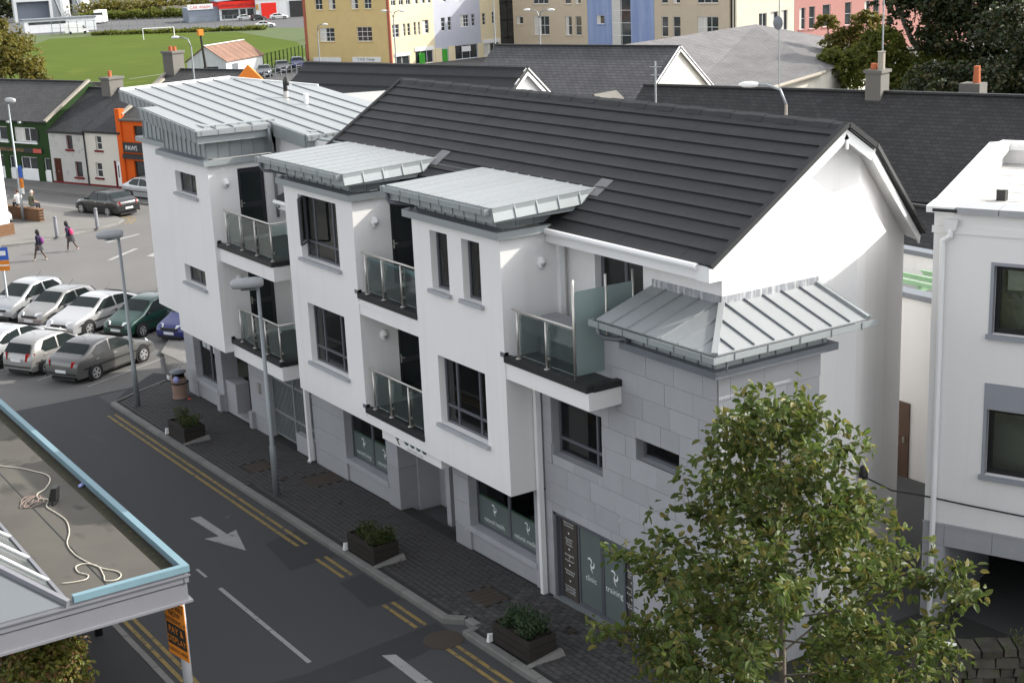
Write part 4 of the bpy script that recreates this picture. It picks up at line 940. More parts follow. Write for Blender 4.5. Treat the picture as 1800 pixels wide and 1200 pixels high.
P(B().box(-45, -23.6, 4.2, 4.5, -1, 2.44), 'ground_back_wall', 'void')
# clinic doors in the corner block: lettered panel, two doors, lettered panel
du_ = P(B().box(-23.3, -23.26, YS + .12, YS + .2, .12, 1.98), 'shopfront', 'frame')
xs_ = (-23.28, -22.72, -22.6, -21.88, -21.78, -21.12, -21.02, -20.74)
for i, (a, c, m_) in enumerate(((xs_[0], xs_[1], 'brownpanel'), (xs_[2], xs_[3], 'film'), (xs_[4], xs_[5], 'film'), (xs_[6], xs_[7], 'brownpanel'))):
    nm = 'door' if m_ == 'film' else 'lettered_panel'
    pn = P(B().box(a, c, YS + .14, YS + .18, .14, 1.97), nm, M['filmdark'] if m_ == 'film' else m_) if False else P(B().box(a, c, YS + .14, YS + .18, .14, 1.97), nm, m_)
    if m_ == 'film':
        B().box(a - .055, a, YS + .12, YS + .2, .12, 1.98).box(c, c + .055, YS + .12, YS + .2, .12, 1.98).box(a, c, YS + .12, YS + .2, .12, .22).box(a, c, YS + .12, YS + .2, 1.9, 1.98).build('door_frame', 'frame', pn)
        logo((a + c) / 2, 1.17, YS + .134, .32, pn); text('lettering', ('clinic', 'training')[i - 1], .19, frontM((a + c) / 2, YS + .134, .8), 'whitemark', pn)
    else:
        lines = ('Natural Health\nConsultations', 'Massage &\nPhysical\nTherapies', 'Homeopathy\n&\nAcupuncture', 'Reflexology &\nKinesiology', 'Psychotherapy\nHypnotherapy\n& Counselling')
        for k, t_ in enumerate(lines):
            text('lettering', t_, .062, frontM((a + c) / 2, YS + .134, 1.83 - k * .36), 'whitemark', pn)
            if k < 4: B().q(((a + c) / 2 - .03, YS + .134, 1.62 - k * .36 + .02), ((a + c) / 2, YS + .134, 1.62 - k * .36 - .03), ((a + c) / 2 + .03, YS + .134, 1.62 - k * .36 + .02)).build('arrow_mark', 'whitemark', pn)
P(B().box(-23.38, -20.66, YS - .06, YS + .12, .02, .125), 'threshold', 'galv')
P(B().box(-23.3, -20.7, YS + .9, YS + 1.0, 0, 2.1), 'room', 'room')
P(B().box(-44.75, -44.5, 1.31, 8, -.8, 2.44), 'ground_wall', 'stone'); P(B().box(-46.1, -42.25, .86, 7.9, 2.45, 2.6), 'tower_soffit', 'render')
# ================================================================ white neighbour on the right, alley behind
NB = thing('neighbour_building', 'white rendered flat roofed building at the right edge with a car port below', 'building', (-17.95, 5.94, 0), R(22))
def NP(b, name, m, parent=NB, smooth=False): return b.build(name, m, parent, smooth=smooth)
SK = math.tan(R(10))
uw, lw = (1.15, 2.7, 6.15, 7.45), (1.13, 2.7, 3.38, 4.69)
op = (.40, 6.0, -.6, 1.76)
W_ = wallpanel(B(), 0, 7.0, -.6, 8.38, 0, .32, [uw, lw, op])
NP(W_, 'front_wall', 'render')
wl_ = B().hexa([(0, .0, -.6), (.3, .32, -.6), (.3 - 8.5 * SK, 8.5, -.6), (-8.5 * SK, 8.5, -.6)], [(0, .0, 8.38), (.3, .32, 8.38), (.3 - 8.5 * SK, 8.5, 8.38), (-8.5 * SK, 8.5, 8.38)]).box(-8.5 * SK + .3, 7, 8.2, 8.5, -.6, 8.38).box(6.7, 7, .32, 8.2, -.6, 8.38)
NP(wl_, 'side_wall', 'render')
NP(B().box(-.03, 7, -.03, -.002, 7.99, 8.12), 'string_course', 'render')
M['roofgrey'] = mat('pale_roof_felt', (0.40, 0.395, 0.38), 0.85, 0.06, 0.8, bump=0.1, bscale=50)
fr_ = NP(B().hexa([(.1, .2, 8.0), (6.8, .2, 8.0), (6.8, 8.3, 8.0), (.2 - 8.2 * SK, 8.3, 8.0)], [(.1, .2, 8.06), (6.8, .2, 8.06), (6.8, 8.3, 8.06), (.2 - 8.2 * SK, 8.3, 8.06)]), 'flat_roof', 'roofgrey')
for k in range(7): B().box(-.1 - k * .19, 6.7, 1.1 + k * 1.05, 1.125 + k * 1.05, 8.061, 8.068).build('felt_lap', 'roofgrey', fr_)
# coping stones
M['copst'] = mat('coping_paint', (0.62, 0.615, 0.6), .8, .05, 1.5)
for k in range(9):
    y0, y1 = .36 + k * .9, .36 + (k + 1) * .9 - .015; a = lambda y: -SK * y
    NP(B().hexa([(a(y0) - .09, y0, 8.38), (a(y0) + .42, y0, 8.38), (a(y1) + .42, y1, 8.38), (a(y1) - .09, y1, 8.38)], [(a(y0) - .09, y0, 8.50), (a(y0) + .42, y0, 8.55), (a(y1) + .42, y1, 8.55), (a(y1) - .09, y1, 8.50)]), 'coping_stone', 'copst')
for k in range(8):
    x0, x1 = (-.12 if k == 0 else .42 + (k - 1) * .8), .42 + k * .8 - .015
    NP(B().hexa([(x0, -.12, 8.38), (x1, -.12, 8.38), (x1, .35, 8.38), (x0, .35, 8.38)], [(x0, -.12, 8.50), (x1, -.12, 8.50), (x1, .35, 8.55), (x0, .35, 8.55)]), 'coping_stone', 'white' if k == 0 else 'lampgrey')
NP(B().box(.0, .46, -.128, -.121, 8.40, 8.46), 'broken_edge', 'black')
NP(B().box(-1.3, 7, 8.1, 8.55, 8.38, 8.55), 'coping_stone', 'white')
NP(B().box(.18, .36, 3.2, 3.4, 8.06, 8.3), 'roof_outlet', 'black'); NP(B().lathe([(.14, 0), (.14, .05), (.09, .1)], 12, (.27, 3.3, 8.3)), 'outlet_cap', 'white')
M['wframeblack'] = mat('black_window_frame', (0.012, 0.012, 0.013), 0.4, 0.1); M['greysill'] = mat('painted_grey_sill', (0.27, 0.28, 0.31), 0.6, 0.05, 2)
for w in (uw, lw):
    o = win(NB, *w, 0, vs_=(.48,), depth=.14, m='wframeblack', fw_=.09, world=False, sill=True, sillm='greysill')
    B().box(w[0] + .17, w[0] + .62, .29, .30, w[3] - .5, w[3] - .09).build('blind', 'curtain', o) if w is uw else None
NP(B().box(1.09, 1.15, -.012, .12, 6.15, 7.51).box(1.15, 2.7, -.012, .12, 7.45, 7.51), 'window_surround', 'greysill')
NP(B().box(1.07, 2.78, -.014, -.002, 4.70, 5.2), 'lintel_panel', 'greysill'); NP(B().box(1.07, 1.13, -.012, .12, 3.38, 4.70), 'window_surround', 'greysill')
for k in range(8):
    x0 = .4 + (k - 1) * .93 + .02 if k else -.012; x1 = .4 + k * .93
    NP(B().box(x0, x1 + .01, -.02, -.002, 1.77, 2.2), 'stone_panel', 'stone')
NP(B().box(-.02, 7, -.035, -.021, 2.2, 2.24), 'plinth_band', 'stone')
NP(B().box(-.012, .2, -.02, -.002, -.5, 1.76).box(.205, .41, -.02, -.002, -.5, 1.76).box(.4, .43, 0, 3, -.5, 1.77), 'stone_pier', 'stone')
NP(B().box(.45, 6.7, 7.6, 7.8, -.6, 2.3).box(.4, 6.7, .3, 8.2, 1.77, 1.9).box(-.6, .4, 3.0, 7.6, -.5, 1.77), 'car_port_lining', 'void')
hp = NP(B().hexa([(.25, -.12, 8.06), (.43, -.12, 8.06), (.43, -.033, 8.06), (.25, -.033, 8.06)], [(.2, -.16, 8.26), (.48, -.16, 8.26), (.48, -.033, 8.26), (.2, -.033, 8.26)]), 'hopper', 'pvc')
NP(B().tube([(.34, -.08, 8.08), (.34, -.08, 7.96), (.2, -.08, 7.86), (.2, -.08, 7.7), (.2, -.08, -.3)], .055, 8), 'rain_pipe', 'pvc')
cab = B().tube([(-18.93, 5.3, 3.0), (-18.4, 5.5, 2.82), (-17.95 - .05, 5.9, 2.74), (-17.1, 6.22, 2.72), (-16.0, 6.65, 2.70), (-13.5, 7.6, 2.69)], .016, 6).build('wall_cable', 'rubber'); tag(cab, 'thin black cable strung across the white wall at the right', 'cable')
wlg = B().box(-19.1, -18.9, 5.25, 5.32, 2.95, 3.2); wlg = B().lathe([(.0, 0), (.11, 0), (.12, .04), (.1, .1), (0, .12)], 14, (0, 0, 0), 'x')
wlg.v = [(-19.12 + p[0] + .0 + .03, 5.32 + p[1] * .8, 3.05 + p[2] * 1.5) for p in wlg.v]; wlg.v = [(p[0] + .06, p[1] - .0, p[2]) for p in wlg.v]
o = wlg.build('wall_lamp', 'black', smooth=True); tag(o, 'black oval wall lamp on the splayed gable wall beside the alley', 'lamp')
AW = thing('alley_wall', 'tall white wall with dark coping and brown door at the end of the alley', 'wall', (-22.5, 12, 0))
B().box(-26, -20.5, 12, 12.3, -.5, 4.66).build('wall', 'render', AW, world=True)
B().box(-26.05, -20.45, 11.93, 12.38, 4.66, 4.80).build('coping', 'zincdark', AW, world=True)
dd = B().box(-24.6, -23.7, 11.95, 12.0, -.05, 1.95).build('door', M['counter'], AW, world=True); B().box(-23.85, -23.8, 11.9, 11.95, .9, 1.05).build('handle', 'steel', dd)
TW2 = thing('terrace_wall', 'white terrace wall with dark capping behind the green pergola', 'wall', (-25.5, 16.2, 0))
B().box(-33, -21, 16.2, 16.5, -.5, 4.58).build('wall', 'render', TW2, world=True); B().box(-33, -21, 16.12, 16.55, 4.58, 4.72).build('coping', 'zincdark', TW2, world=True)
sheet('terrace_deck', [(-33, 12.35), (-20.4, 12.35), (-20.4, 16.2), (-33, 16.2)], 3.9, 'roofgrey')
PG = thing('pergola', 'pale green timber pergola on the roof terrace beyond the alley', 'pergola', (-24, 14, 3.9))
M['green'] = mat('pale_green_timber', (0.22, 0.36, 0.22), 0.7, 0.1, 4)
for k in range(5):
    y = 13.2 + k * .55; B().hexa([(-25.9 + k * .25, y, 4.62), (-22.5, y, 4.62), (-22.5, y + .07, 4.62), (-25.9 + k * .25, y + .07, 4.62)], [(-26.05 + k * .25, y, 4.74), (-22.5, y, 4.74), (-22.5, y + .07, 4.74), (-26.05 + k * .25, y + .07, 4.74)]).build('beam', 'green', PG, world=True)
B().box(-24.6, -24.52, 13.1, 15.6, 4.5, 4.62).build('cross_beam', 'green', PG, world=True)
for y in (13.2, 15.4): B().box(-24.6, -24.5, y, y + .1, 3.9, 4.5).build('post', 'green', PG, world=True)

# ================================================================ foliage helpers
def leafquad(b, p, n, d, L, w):
    """pointed leaf folded along its midrib"""
    p = Vector(p); n = Vector(n).normalized(); d = Vector(d); d = (d - n * d.dot(n)).normalized(); s_ = n.cross(d)
    k = len(b.v)
    tip = p + d * L - n * L * .12; m_ = p + d * L * .5
    m2 = p + d * L * .72; m1 = p + d * L * .32
    b.v += [tuple(p), tuple(m1 + s_ * w * .95 + n * w * .3), tuple(m2 + s_ * w * .72 + n * w * .22), tuple(tip), tuple(m2 - s_ * w * .72 + n * w * .22), tuple(m1 - s_ * w * .95 + n * w * .3)]
    b.f += [(k, k + 1, k + 2, k + 3), (k, k + 3, k + 4, k + 5)]
def rv(): 
    while True:
        v = Vector((random.uniform(-1, 1), random.uniform(-1, 1), random.uniform(-1, 1)))
        if .05 < v.length < 1: return v.normalized()
def branchtree(name, label, loc, h, spread, nl, leaf, lm, cat='tree', trunk_r=.1, first=.25, dens=None, group=None, single=0, up=.55, nb=26, bush=False, sides=6, levels=2, wid=.3, campos=None):
    """tapered trunk, limbs, twigs, and leaves set along the twigs; `single` of them as parts of their own"""
    t = thing(name, label, cat, loc, 0, group)
    tb = B(); tips = []
    top = Vector((random.uniform(-.1, .1) * h * .2, random.uniform(-.1, .1) * h * .2, h * .93))
    tr_pts = [Vector((0, 0, 0)), top * .3 + Vector((random.uniform(-.02, .02) * h, random.uniform(-.02, .02) * h, 0)), top * .65 + Vector((random.uniform(-.02, .02) * h, random.uniform(-.02, .02) * h, 0)), top]
    if not bush: tb.tube(tr_pts, [trunk_r, trunk_r * .75, trunk_r * .45, trunk_r * .12], sides + 2)
    def on_trunk(f):
        f = max(0, min(.999, f)) * 3; i = int(f); return tr_pts[i].lerp(tr_pts[i + 1], f - i)
    for k in range(nb):
        f = first + (1 - first) * ((k + random.random() * .6) / nb) ** .9
        a = k * 2.399 + random.uniform(-.4, .4); base = on_trunk(f)
        prof = spread(f)
        ln = prof * random.uniform(.75, 1.12)
        u_ = up * (.6 + .8 * f) * random.uniform(.7, 1.3)
        d = Vector((math.cos(a), math.sin(a), u_)).normalized()
        p1 = base + d * ln * .5 + Vector((0, 0, -.03 * ln)); p2 = base + d * ln + Vector((0, 0, ln * .12))
        r0 = trunk_r * .38 * (1.05 - f * .8)
        tb.tube([base, p1, p2], [r0, r0 * .6, r0 * .15], sides - 1, False)
        tips.append((base.lerp(p1, .5), p1, p2))
        for j in range(levels * 2 + 1):
            q0 = base.lerp(p2, random.uniform(.35, .95)) ; dd = (d + rv() * .9).normalized(); l2 = ln * random.uniform(.25, .5)
            q1 = q0 + dd * l2 + Vector((0, 0, l2 * .15)); tb.tube([q0, q1], [r0 * .35, r0 * .08], 4, False); tips.append((q0, q0.lerp(q1, .5), q1))
    tips.append((on_trunk(.8), on_trunk(.9), on_trunk(1)))
    tb.build('trunk', 'bark', t, smooth=True)
    leaves = []; cw = [((c - a).length) ** 1.25 for a, b_, c in tips]
    for i in range(nl):
        a, b_, c = random.choices(tips, cw)[0]; f = random.random() ** .6
        p = a.lerp(b_, f * 2) if f < .5 else b_.lerp(c, f * 2 - 1)
        off = rv() * random.random() * leaf * 1.6
        p = p + off; n = (Vector((0, 0, .8)) + rv() * .9); d = (off.normalized() * .7 + rv() * .6 + Vector((0, 0, -.25)))
        leaves.append((p, n, d, leaf * random.uniform(.7, 1.25)))
    if single:
        cp = Vector((0, -15, 13.42)) - Vector(loc)
        leaves.sort(key=lambda l: (l[0] - cp).length)
        lb = B(); leafquad(lb, (0, 0, 0), (0, 0, 1), (1, 0, 0), leaf, leaf * wid); lo = lb.build('leaf', lm); lme = lo.data; bpy.data.objects.remove(lo)
        # the leaves that face the camera and show largest
        for p, n, d, s_ in leaves[:single]:
            n = n.normalized(); d = (d - n * d.dot(n)).normalized(); sd = n.cross(d)
            o = link('leaf', lme, t); o.matrix_basis = Matrix.Translation(p * U) @ Matrix((d, sd, n)).transposed().to_4x4() @ Matrix.Scale(s_ / leaf, 4)
    cb = B()
    for p, n, d, s_ in leaves[single:]: leafquad(cb, p, n, d, s_, s_ * wid)
    c = cb.build('crown', lm, t)
    if single: c['kind'] = 'stuff'
    return t
LM1 = leafmat('leaf_green', [(0.055, 0.085, 0.018), (0.085, 0.12, 0.025), (0.065, 0.10, 0.02), (0.12, 0.145, 0.032), (0.075, 0.105, 0.022), (0.17, 0.15, 0.04)], .45)
random.seed(11)
branchtree('street_tree', 'young leafy street tree in front of the limestone corner block', (-14.35, -1.35, g(-14) + .1), 7.2, lambda f: (.25 + 3.4 * (1 - f) ** .75) if f > .5 else (2.35 if f > .35 else 2.0 + .6 * f), 14500, .14, LM1, trunk_r=.075, first=.12, single=300, nb=56, up=.42, levels=2, wid=.3)

# old stone wall bottom right with weeds, white board in front of it
SW = thing('old_stone_wall', 'old mossy rubble stone wall in the bottom right corner', 'wall', (-14.5, 4.2, 0), R(56))
M['rubble'] = mat('rubble_stone', (0.05, 0.045, 0.036), 0.95, 0.35, 5, rnd=0.4, bump=0.6, bscale=25, spots=((0.04, 0.05, 0.02), 3, 0.55))
B().box(-1.6, 4.5, .03, .45, -.5, 1.2).build('core', 'soil', SW)
rng = random.Random(5)
z = -.4
while z < 1.25:
    h_ = rng.uniform(.11, .2); x = -1.7
    while x < 4.5:
        l = rng.uniform(.15, .42); d = rng.uniform(0, .05)
        j = lambda: rng.uniform(-.018, .018)
        B().hexa([(x + .01 + j(), -d, z + .01 + j()), (x + l - .01 + j(), -d + j(), z + .01 + j()), (x + l - .01, .46 + d, z + .01), (x + .01, .46 + d, z + .01)], [(x + .015 + j(), -d + .01, z + h_ - .01 + j()), (x + l - .02 + j(), -d + .01, z + h_ - .01 + j()), (x + l - .02, .44 + d, z + h_ - .01 + j()), (x + .015, .44 + d, z + h_ - .01 + j())]).build('stone', 'rubble', SW)
        x += l
    z += h_
M['weed'] = leafmat('weed_green', [(0.05, 0.08, 0.02), (0.09, 0.11, 0.03), (0.13, 0.12, 0.05)])
for i, (x, n_, hh) in enumerate(((.3, 40, .35), (1.35, 55, .5), (1.9, 30, .3), (2.6, 45, .45))):
    p = thing('weed_plant', ['small grassy weed nearest the street tree on the old stone wall', 'tallest trailing weed on top of the old stone wall', 'low weed between the taller weeds on the old stone wall', 'upright weed at the far right on the old stone wall'][i], 'weed', (-14.5 + x * math.cos(R(56)) - .2 * math.sin(R(56)), 4.2 + x * math.sin(R(56)) + .2 * math.cos(R(56)), 1.22), 0, 'weeds on the stone wall')
    b = B()
    for k in range(n_ * 3):
        a = rng.uniform(0, 6.28); dr = Vector((math.cos(a) * rng.uniform(.2, .8), math.sin(a) * rng.uniform(.2, .8), 1)).normalized(); q_ = Vector((rng.uniform(-.15, .15), rng.uniform(-.15, .15), 0)) + dr * rng.uniform(0, hh)
        leafquad(b, q_, rv(), dr, rng.uniform(.06, .13), .014)
    b.build('foliage', 'weed', p)
WBd = thing('white_board', 'white board lying on timber posts before the old stone wall', 'board', (-15.4, 3.2, 0), R(27))
B().box(-.45, .45, -.1, .1, 1.42, 1.5).build('panel', 'white', WBd)
for x in (-.1, .3): B().box(x - .05, x + .05, -.05, .05, -.1, 1.42).build('post', M['counter'], WBd)

# ================================================================ canopy at the lower left
CN = thing('entrance_canopy', 'flat roofed entrance canopy with pale blue edge at the lower left', 'canopy', (-26, -9, 0))
def CP(b, name, m, parent=CN, smooth=False): return b.build(name, m, parent, world=True, smooth=smooth)
M['teal'] = mat('pale_blue_coping', (0.15, 0.245, 0.285), 0.5, 0.06, 3, spots=((0.45, 0.5, 0.5), 9, 0.7))
M['felt'] = mat('mineral_felt_roof', (0.082, 0.076, 0.065), 0.95, 0.16, 0.7, bump=0.3, bscale=80, fine=0.06, spots=((0.05, 0.047, 0.04), .9, 0.57))
M['moss'] = mat('moss_gutter', (0.03, 0.028, 0.015), 0.95, 0.4, 5, bump=0.6, bscale=30, spots=((0.07, 0.06, 0.02), 7, 0.6))
M['beamgrey'] = mat('grey_painted_steel', (0.17, 0.172, 0.19), 0.5, 0.05, 2, spots=((0.35, 0.34, 0.33), 12, 0.73))
CX, CY, CZ = -22.95, -7.25, 3.22
rf = CP(B().box(-45, CX - .1, CY - 2.2, CY - .36, 3.0, 3.06).box(-45, CX - 5.7, CY - 5, CY - 2.2, 3.0, 3.06), 'roof_felt', 'felt')
B().box(-45, CX - .12, CY - 1.36, CY - 1.34, 3.061, 3.068).build('felt_lap', 'black', rf)
CP(B().box(-45, CX - .12, CY - .36, CY - .12, 2.98, 3.05), 'roof_gutter', 'moss')
for k in range(14): CP(B().box(CX - 1.6 * (k + 1), CX - 1.6 * k - .004, CY - .13, CY, 3.10, CZ), 'coping', 'teal')
CP(B().box(CX - .12, CX, CY - 2.05, CY - .132, 3.10, CZ), 'coping', 'teal')
CP(B().box(-45, CX - .02, CY - .11, CY - .03, 2.9, 3.10).box(CX - .11, CX - .03, CY - 5.2, CY - .03, 2.9, 3.10), 'fascia', 'beamgrey')
CP(B().box(CX - .03, CX - .0, CY - 5.2, CY - .0, 3.02, 3.05), 'fascia_lip', 'beamgrey')
CP(B().box(CX - .16, CX - .05, CY - 5.2, CY - .06, 2.55, 2.9).box(CX - .2, CX + .02, CY - 5.2, CY - .0, 2.53, 2.57).box(CX - .2, CX - .05, CY - 5.2, CY - .1, 2.88, 2.91), 'edge_beam', 'beamgrey')
CP(B().box(-45, CX - .2, CY - .2, CY - .08, 2.55, 2.9).box(-45, CX - .2, CY - .26, CY + .0, 2.53, 2.57), 'edge_beam', 'beamgrey')
CP(B().box(-45, CX - .16, CY - 6, CY - .2, 2.86, 2.92), 'ceiling', 'beamgrey')
# glazed pyramid rooflight: bars and panes
A0 = Vector((CX - .02, CY - 2.15, 3.1)); A1 = Vector((CX - .02, CY - 5.2, 3.1)); AP = Vector((CX - 3.4, CY - 4.4, 4.35)); A2 = Vector((CX - 5.6, CY - 2.17, 3.12))
sk = CP(B().bar(A0, AP, .09, .16).bar(A0, A2, .06, .1).bar(AP, A2, .06, .08), 'rooflight', 'beamgrey')
M['roofglass'] = glassmat('dirty_roof_glass', (0.5, 0.56, 0.52), 0.7, 0.2, dark=(0.07, 0.085, 0.08), refl=.45)
B().q(tuple(A0), tuple(AP), tuple(A2)).build('glass_pane', 'roofglass', sk); B().q(tuple(A0), tuple(A1), tuple(AP)).build('glass_pane', 'roofglass', sk)
for f in (.2, .42, .64, .85):
    a = A0.lerp(A2, f); c = AP.lerp(A2, f * .9); B().bar(a + Vector((0, 0, .02)), a.lerp(c, .9) + Vector((0, 0, .02)), .05, .06).build('glazing_bar', 'white', sk)
    B().bar(a.lerp(A0, .06) - Vector((0, 0, .18)), a.lerp(c, .9) - Vector((0, 0, .25)), .16, .12).build('glazing_bar', 'whitepaint', sk)
B().box(CX - 5.6, CX - .1, CY - 5.2, CY - 2.3, 2.92, 2.95).build('lining', 'beamgrey', sk)
for x, y in ((-28.05, -7.62), (-33.5, -7.62), (-23.2, -7.42)):
    CP(B().tube([(x, y, g(x) + .05), (x, y, 2.55)], .085, 14), 'column', 'lampgrey' if x > -24 else 'black', smooth=True)
# things lying on the canopy roof
cbp = [(-33.0, -9.6), (-31.8, -8.9), (-31.02, -8.48), (-30.57, -8.17), (-30.13, -7.97), (-29.8, -7.84), (-29.42, -7.85), (-28.93, -8.09), (-28.72, -8.31), (-28.45, -8.37), (-28.22, -8.23), (-27.86, -8.37), (-27.35, -8.31), (-26.83, -8.28), (-26.21, -8.41), (-25.68, -8.61), (-25.13, -8.65), (-24.6, -8.58), (-24.13, -8.44), (-23.85, -8.28), (-23.62, -8.27), (-23.48, -8.4), (-23.56, -8.57), (-23.82, -8.52), (-24.26, -8.48), (-24.53, -8.62), (-24.51, -8.8), (-24.23, -8.84), (-24.0, -8.74), (-23.84, -8.84), (-23.88, -9.08), (-23.96, -9.25)]
def smooth_pts(pts, z, n=5):
    out = []
    P_ = [Vector((p[0], p[1], z)) for p in pts]; P_ = [P_[0]] + P_ + [P_[-1]]
    for i in range(1, len(P_) - 2):
        for k in range(n):
            t = k / n; a, b_, c, d = P_[i - 1], P_[i], P_[i + 1], P_[i + 2]
            out.append(.5 * ((2 * b_) + (c - a) * t + (2 * a - 5 * b_ + 4 * c - d) * t * t + (3 * b_ - a - 3 * c + d) * t ** 3))
    return out
M['cable'] = mat('pale_cable', (0.5, 0.46, 0.38), 0.6, 0.05)
o = B().tube(smooth_pts(cbp, 3.08), .012, 6).build('extension_cable', 'cable', smooth=True); tag(o, 'cream extension cable looping over the canopy roof', 'cable')
coil = [(-28.35 + .28 * math.cos(a * 1.07) * (1 + .2 * math.sin(a * .37)), -8.55 + .22 * math.sin(a) * (1 + .2 * math.cos(a * .5))) for a in [k * .5 for k in range(40)]]
M['cable2'] = mat('pink_cable', (0.28, 0.2, 0.17), 0.6, 0.05)
o = B().tube(smooth_pts(coil, 3.085, 2), .008, 5).build('cable_coil', 'cable2', smooth=True); tag(o, 'tangled pinkish cable heap behind the floodlight on the canopy roof', 'cable')
FL = thing('floodlight', 'small black floodlight with pale glass standing on the canopy roof', 'lamp', (-28.0, -8.2, 3.06), R(-35))
B().hexa([(-.13, -.05, .08), (.13, -.05, .08), (.11, .1, .08), (-.11, .1, .08)], [(-.13, .04, .36), (.13, .04, .36), (.11, .14, .36), (-.11, .14, .36)]).build('housing', 'black', FL)
B().q((-.115, -.055, .1), (.115, -.055, .1), (.115, .03, .345), (-.115, .03, .345)).build('lens', 'whitemark', FL); B().box(-.15, .15, .02, .06, 0, .02).box(-.15, -.135, .02, .06, 0, .2).box(.135, .15, .02, .06, 0, .2).build('bracket', 'black', FL)
M['bluec'] = mat('blue_white_plastic', (0.3, 0.32, 0.6), 0.4, 0.5, 20)
o = B().lathe([(.02, 0), (.035, .01), (.04, .06), (.04, .2), (.03, .23)], 10, (0, 0, 0), 'y'); o = o.build('crushed_bottle', 'bluec', None, (-28.57, -7.5, 3.08), R(35), smooth=True); tag(o, 'crushed blue and white bottle in the mossy canopy gutter', 'litter')
# sign on the column
SG = thing('parking_sign', 'orange and black pay and display sign on the canopy column', 'sign', (-23.2, -7.42, .98), R(10))
M['orange'] = mat('sign_orange', (0.62, 0.20, 0.015), 0.6, 0.06, 3)
Ts = Matrix.Rotation(0, 4, 'Z')
B().box(-.34, .34, -.125, -.11, .45, 1.55).build('board', 'orange', SG); B().box(-.32, .32, -.131, -.126, .66, 1.08).build('black_band', 'black', SG)
for k in range(7): B().box(-.33 + k * .1, -.33 + k * .1 + .05, -.131, -.126, 1.50, 1.54).build('edge_mark', 'black', SG)
for t_, z, sz, m_ in (('YOU ARE', 1.37, .15, 'black'), ('NOW', 1.24, .15, 'black'), ('ENTERING A', 1.11, .125, 'black'), ('PAY &', .90, .19, 'orange'), ('DISPLAY', .72, .17, 'orange'), ('PARKING AREA', .53, .095, 'black')):
    text('lettering', t_, sz, frontM(0, -.134, z), m_, SG)
# hedge shrub below the canopy, white wall edge beside the camera
random.seed(3)
LM2 = leafmat('leaf_variegated', [(0.14, 0.16, 0.025), (0.22, 0.22, 0.04), (0.09, 0.11, 0.02), (0.26, 0.21, 0.05), (0.18, 0.08, 0.04), (0.16, 0.19, 0.04)])
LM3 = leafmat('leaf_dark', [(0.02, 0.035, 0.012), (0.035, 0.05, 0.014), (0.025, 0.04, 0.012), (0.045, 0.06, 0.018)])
def bush(name, label, loc, rx, ry, rz, n, leaf, lm, cat='shrub', group=None):
    t = thing(name, label, cat, loc, 0, group); b = B(); st = B()
    for k in range(7):
        a = k * .9; st.tube([(0, 0, 0), (rx * .4 * math.cos(a), ry * .4 * math.sin(a), rz * .8), (rx * .7 * math.cos(a), ry * .7 * math.sin(a), rz * 1.5)], [.02, .014, .005], 5)
    st.build('stem', 'bark', t)
    for k in range(n):
        d = rv(); f = random.uniform(.55, 1.05); lump = 1 + .22 * math.sin(d.x * 5 + 1) * math.sin(d.y * 6) * math.cos(d.z * 5)
        p = Vector((d.x * rx, d.y * ry, d.z * rz)) * f * lump + Vector((0, 0, rz))
        if p.z < 0: continue
        leafquad(b, p, d * .8 + Vector((0, 0, .5)) + rv() * .6, rv() + d * .4, leaf * random.uniform(.7, 1.3), leaf * .3)
    b.build('foliage', lm, t); return t
bush('hedge_shrub', 'yellow green variegated shrub at the bottom left corner', (-25.35, -9.45, .05), .95, .85, .85, 3600, .12, LM2)
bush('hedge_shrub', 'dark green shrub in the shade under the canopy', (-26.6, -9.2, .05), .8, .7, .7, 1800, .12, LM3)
# ================================================================ street furniture
def lamp(label, x, y, h, az, group='grey street lamps along the kerb'):
    t = thing('street_lamp', label, 'street lamp', (x, y, g(x) + .09), az, group)
    B().tube([(0, 0, 0), (0, 0, 1.35), (0, 0, 1.4), (0, 0, h)], [.085, .085, .062, .045], 14).build('pole', 'galv', t, smooth=True)
    hd = [(-.52, 0), (-.48, .07), (-.2, .13), (.12, .12), (.2, .06), (.22, 0)]
    b = B(); n = len(b.v)
    secs = [(-.68, .06, .06, .02), (-.62, .13, .12, .03), (-.3, .16, .15, .04), (-.02, .15, .14, .05), (.10, .12, .12, .05), (.15, .08, .08, .05)]
    N = 10
    for xx, w, hh, zc in secs:
        for k in range(N):
            a = 2 * math.pi * k / N; b.v.append((xx, w * math.cos(a), h + .03 + zc + hh * math.sin(a)))
    for i in range(len(secs) - 1):
        for k in range(N): b.f.append((i * N + k, i * N + (k + 1) % N, (i + 1) * N + (k + 1) % N, (i + 1) * N + k))
    b.f.append(tuple(reversed(range(N)))); b.f.append(tuple((len(secs) - 1) * N + k for k in range(N)))
    b.build('lamp_head', 'lampgrey', t, smooth=True); B().box(-.42, -.02, -.09, .09, h - .10, h - .08).build('lens', 'film', t)
    B().box(.02, .08, -.03, .03, h + .12, h + .17).build('photocell', 'black', t)
    return t
lamp('grey street lamp beside the litter bin', -44.27, -1.17, 5.6, R(62)); lamp('tall grey street lamp in front of the passage gate', -33.3, -1.21, 5.65, R(62))
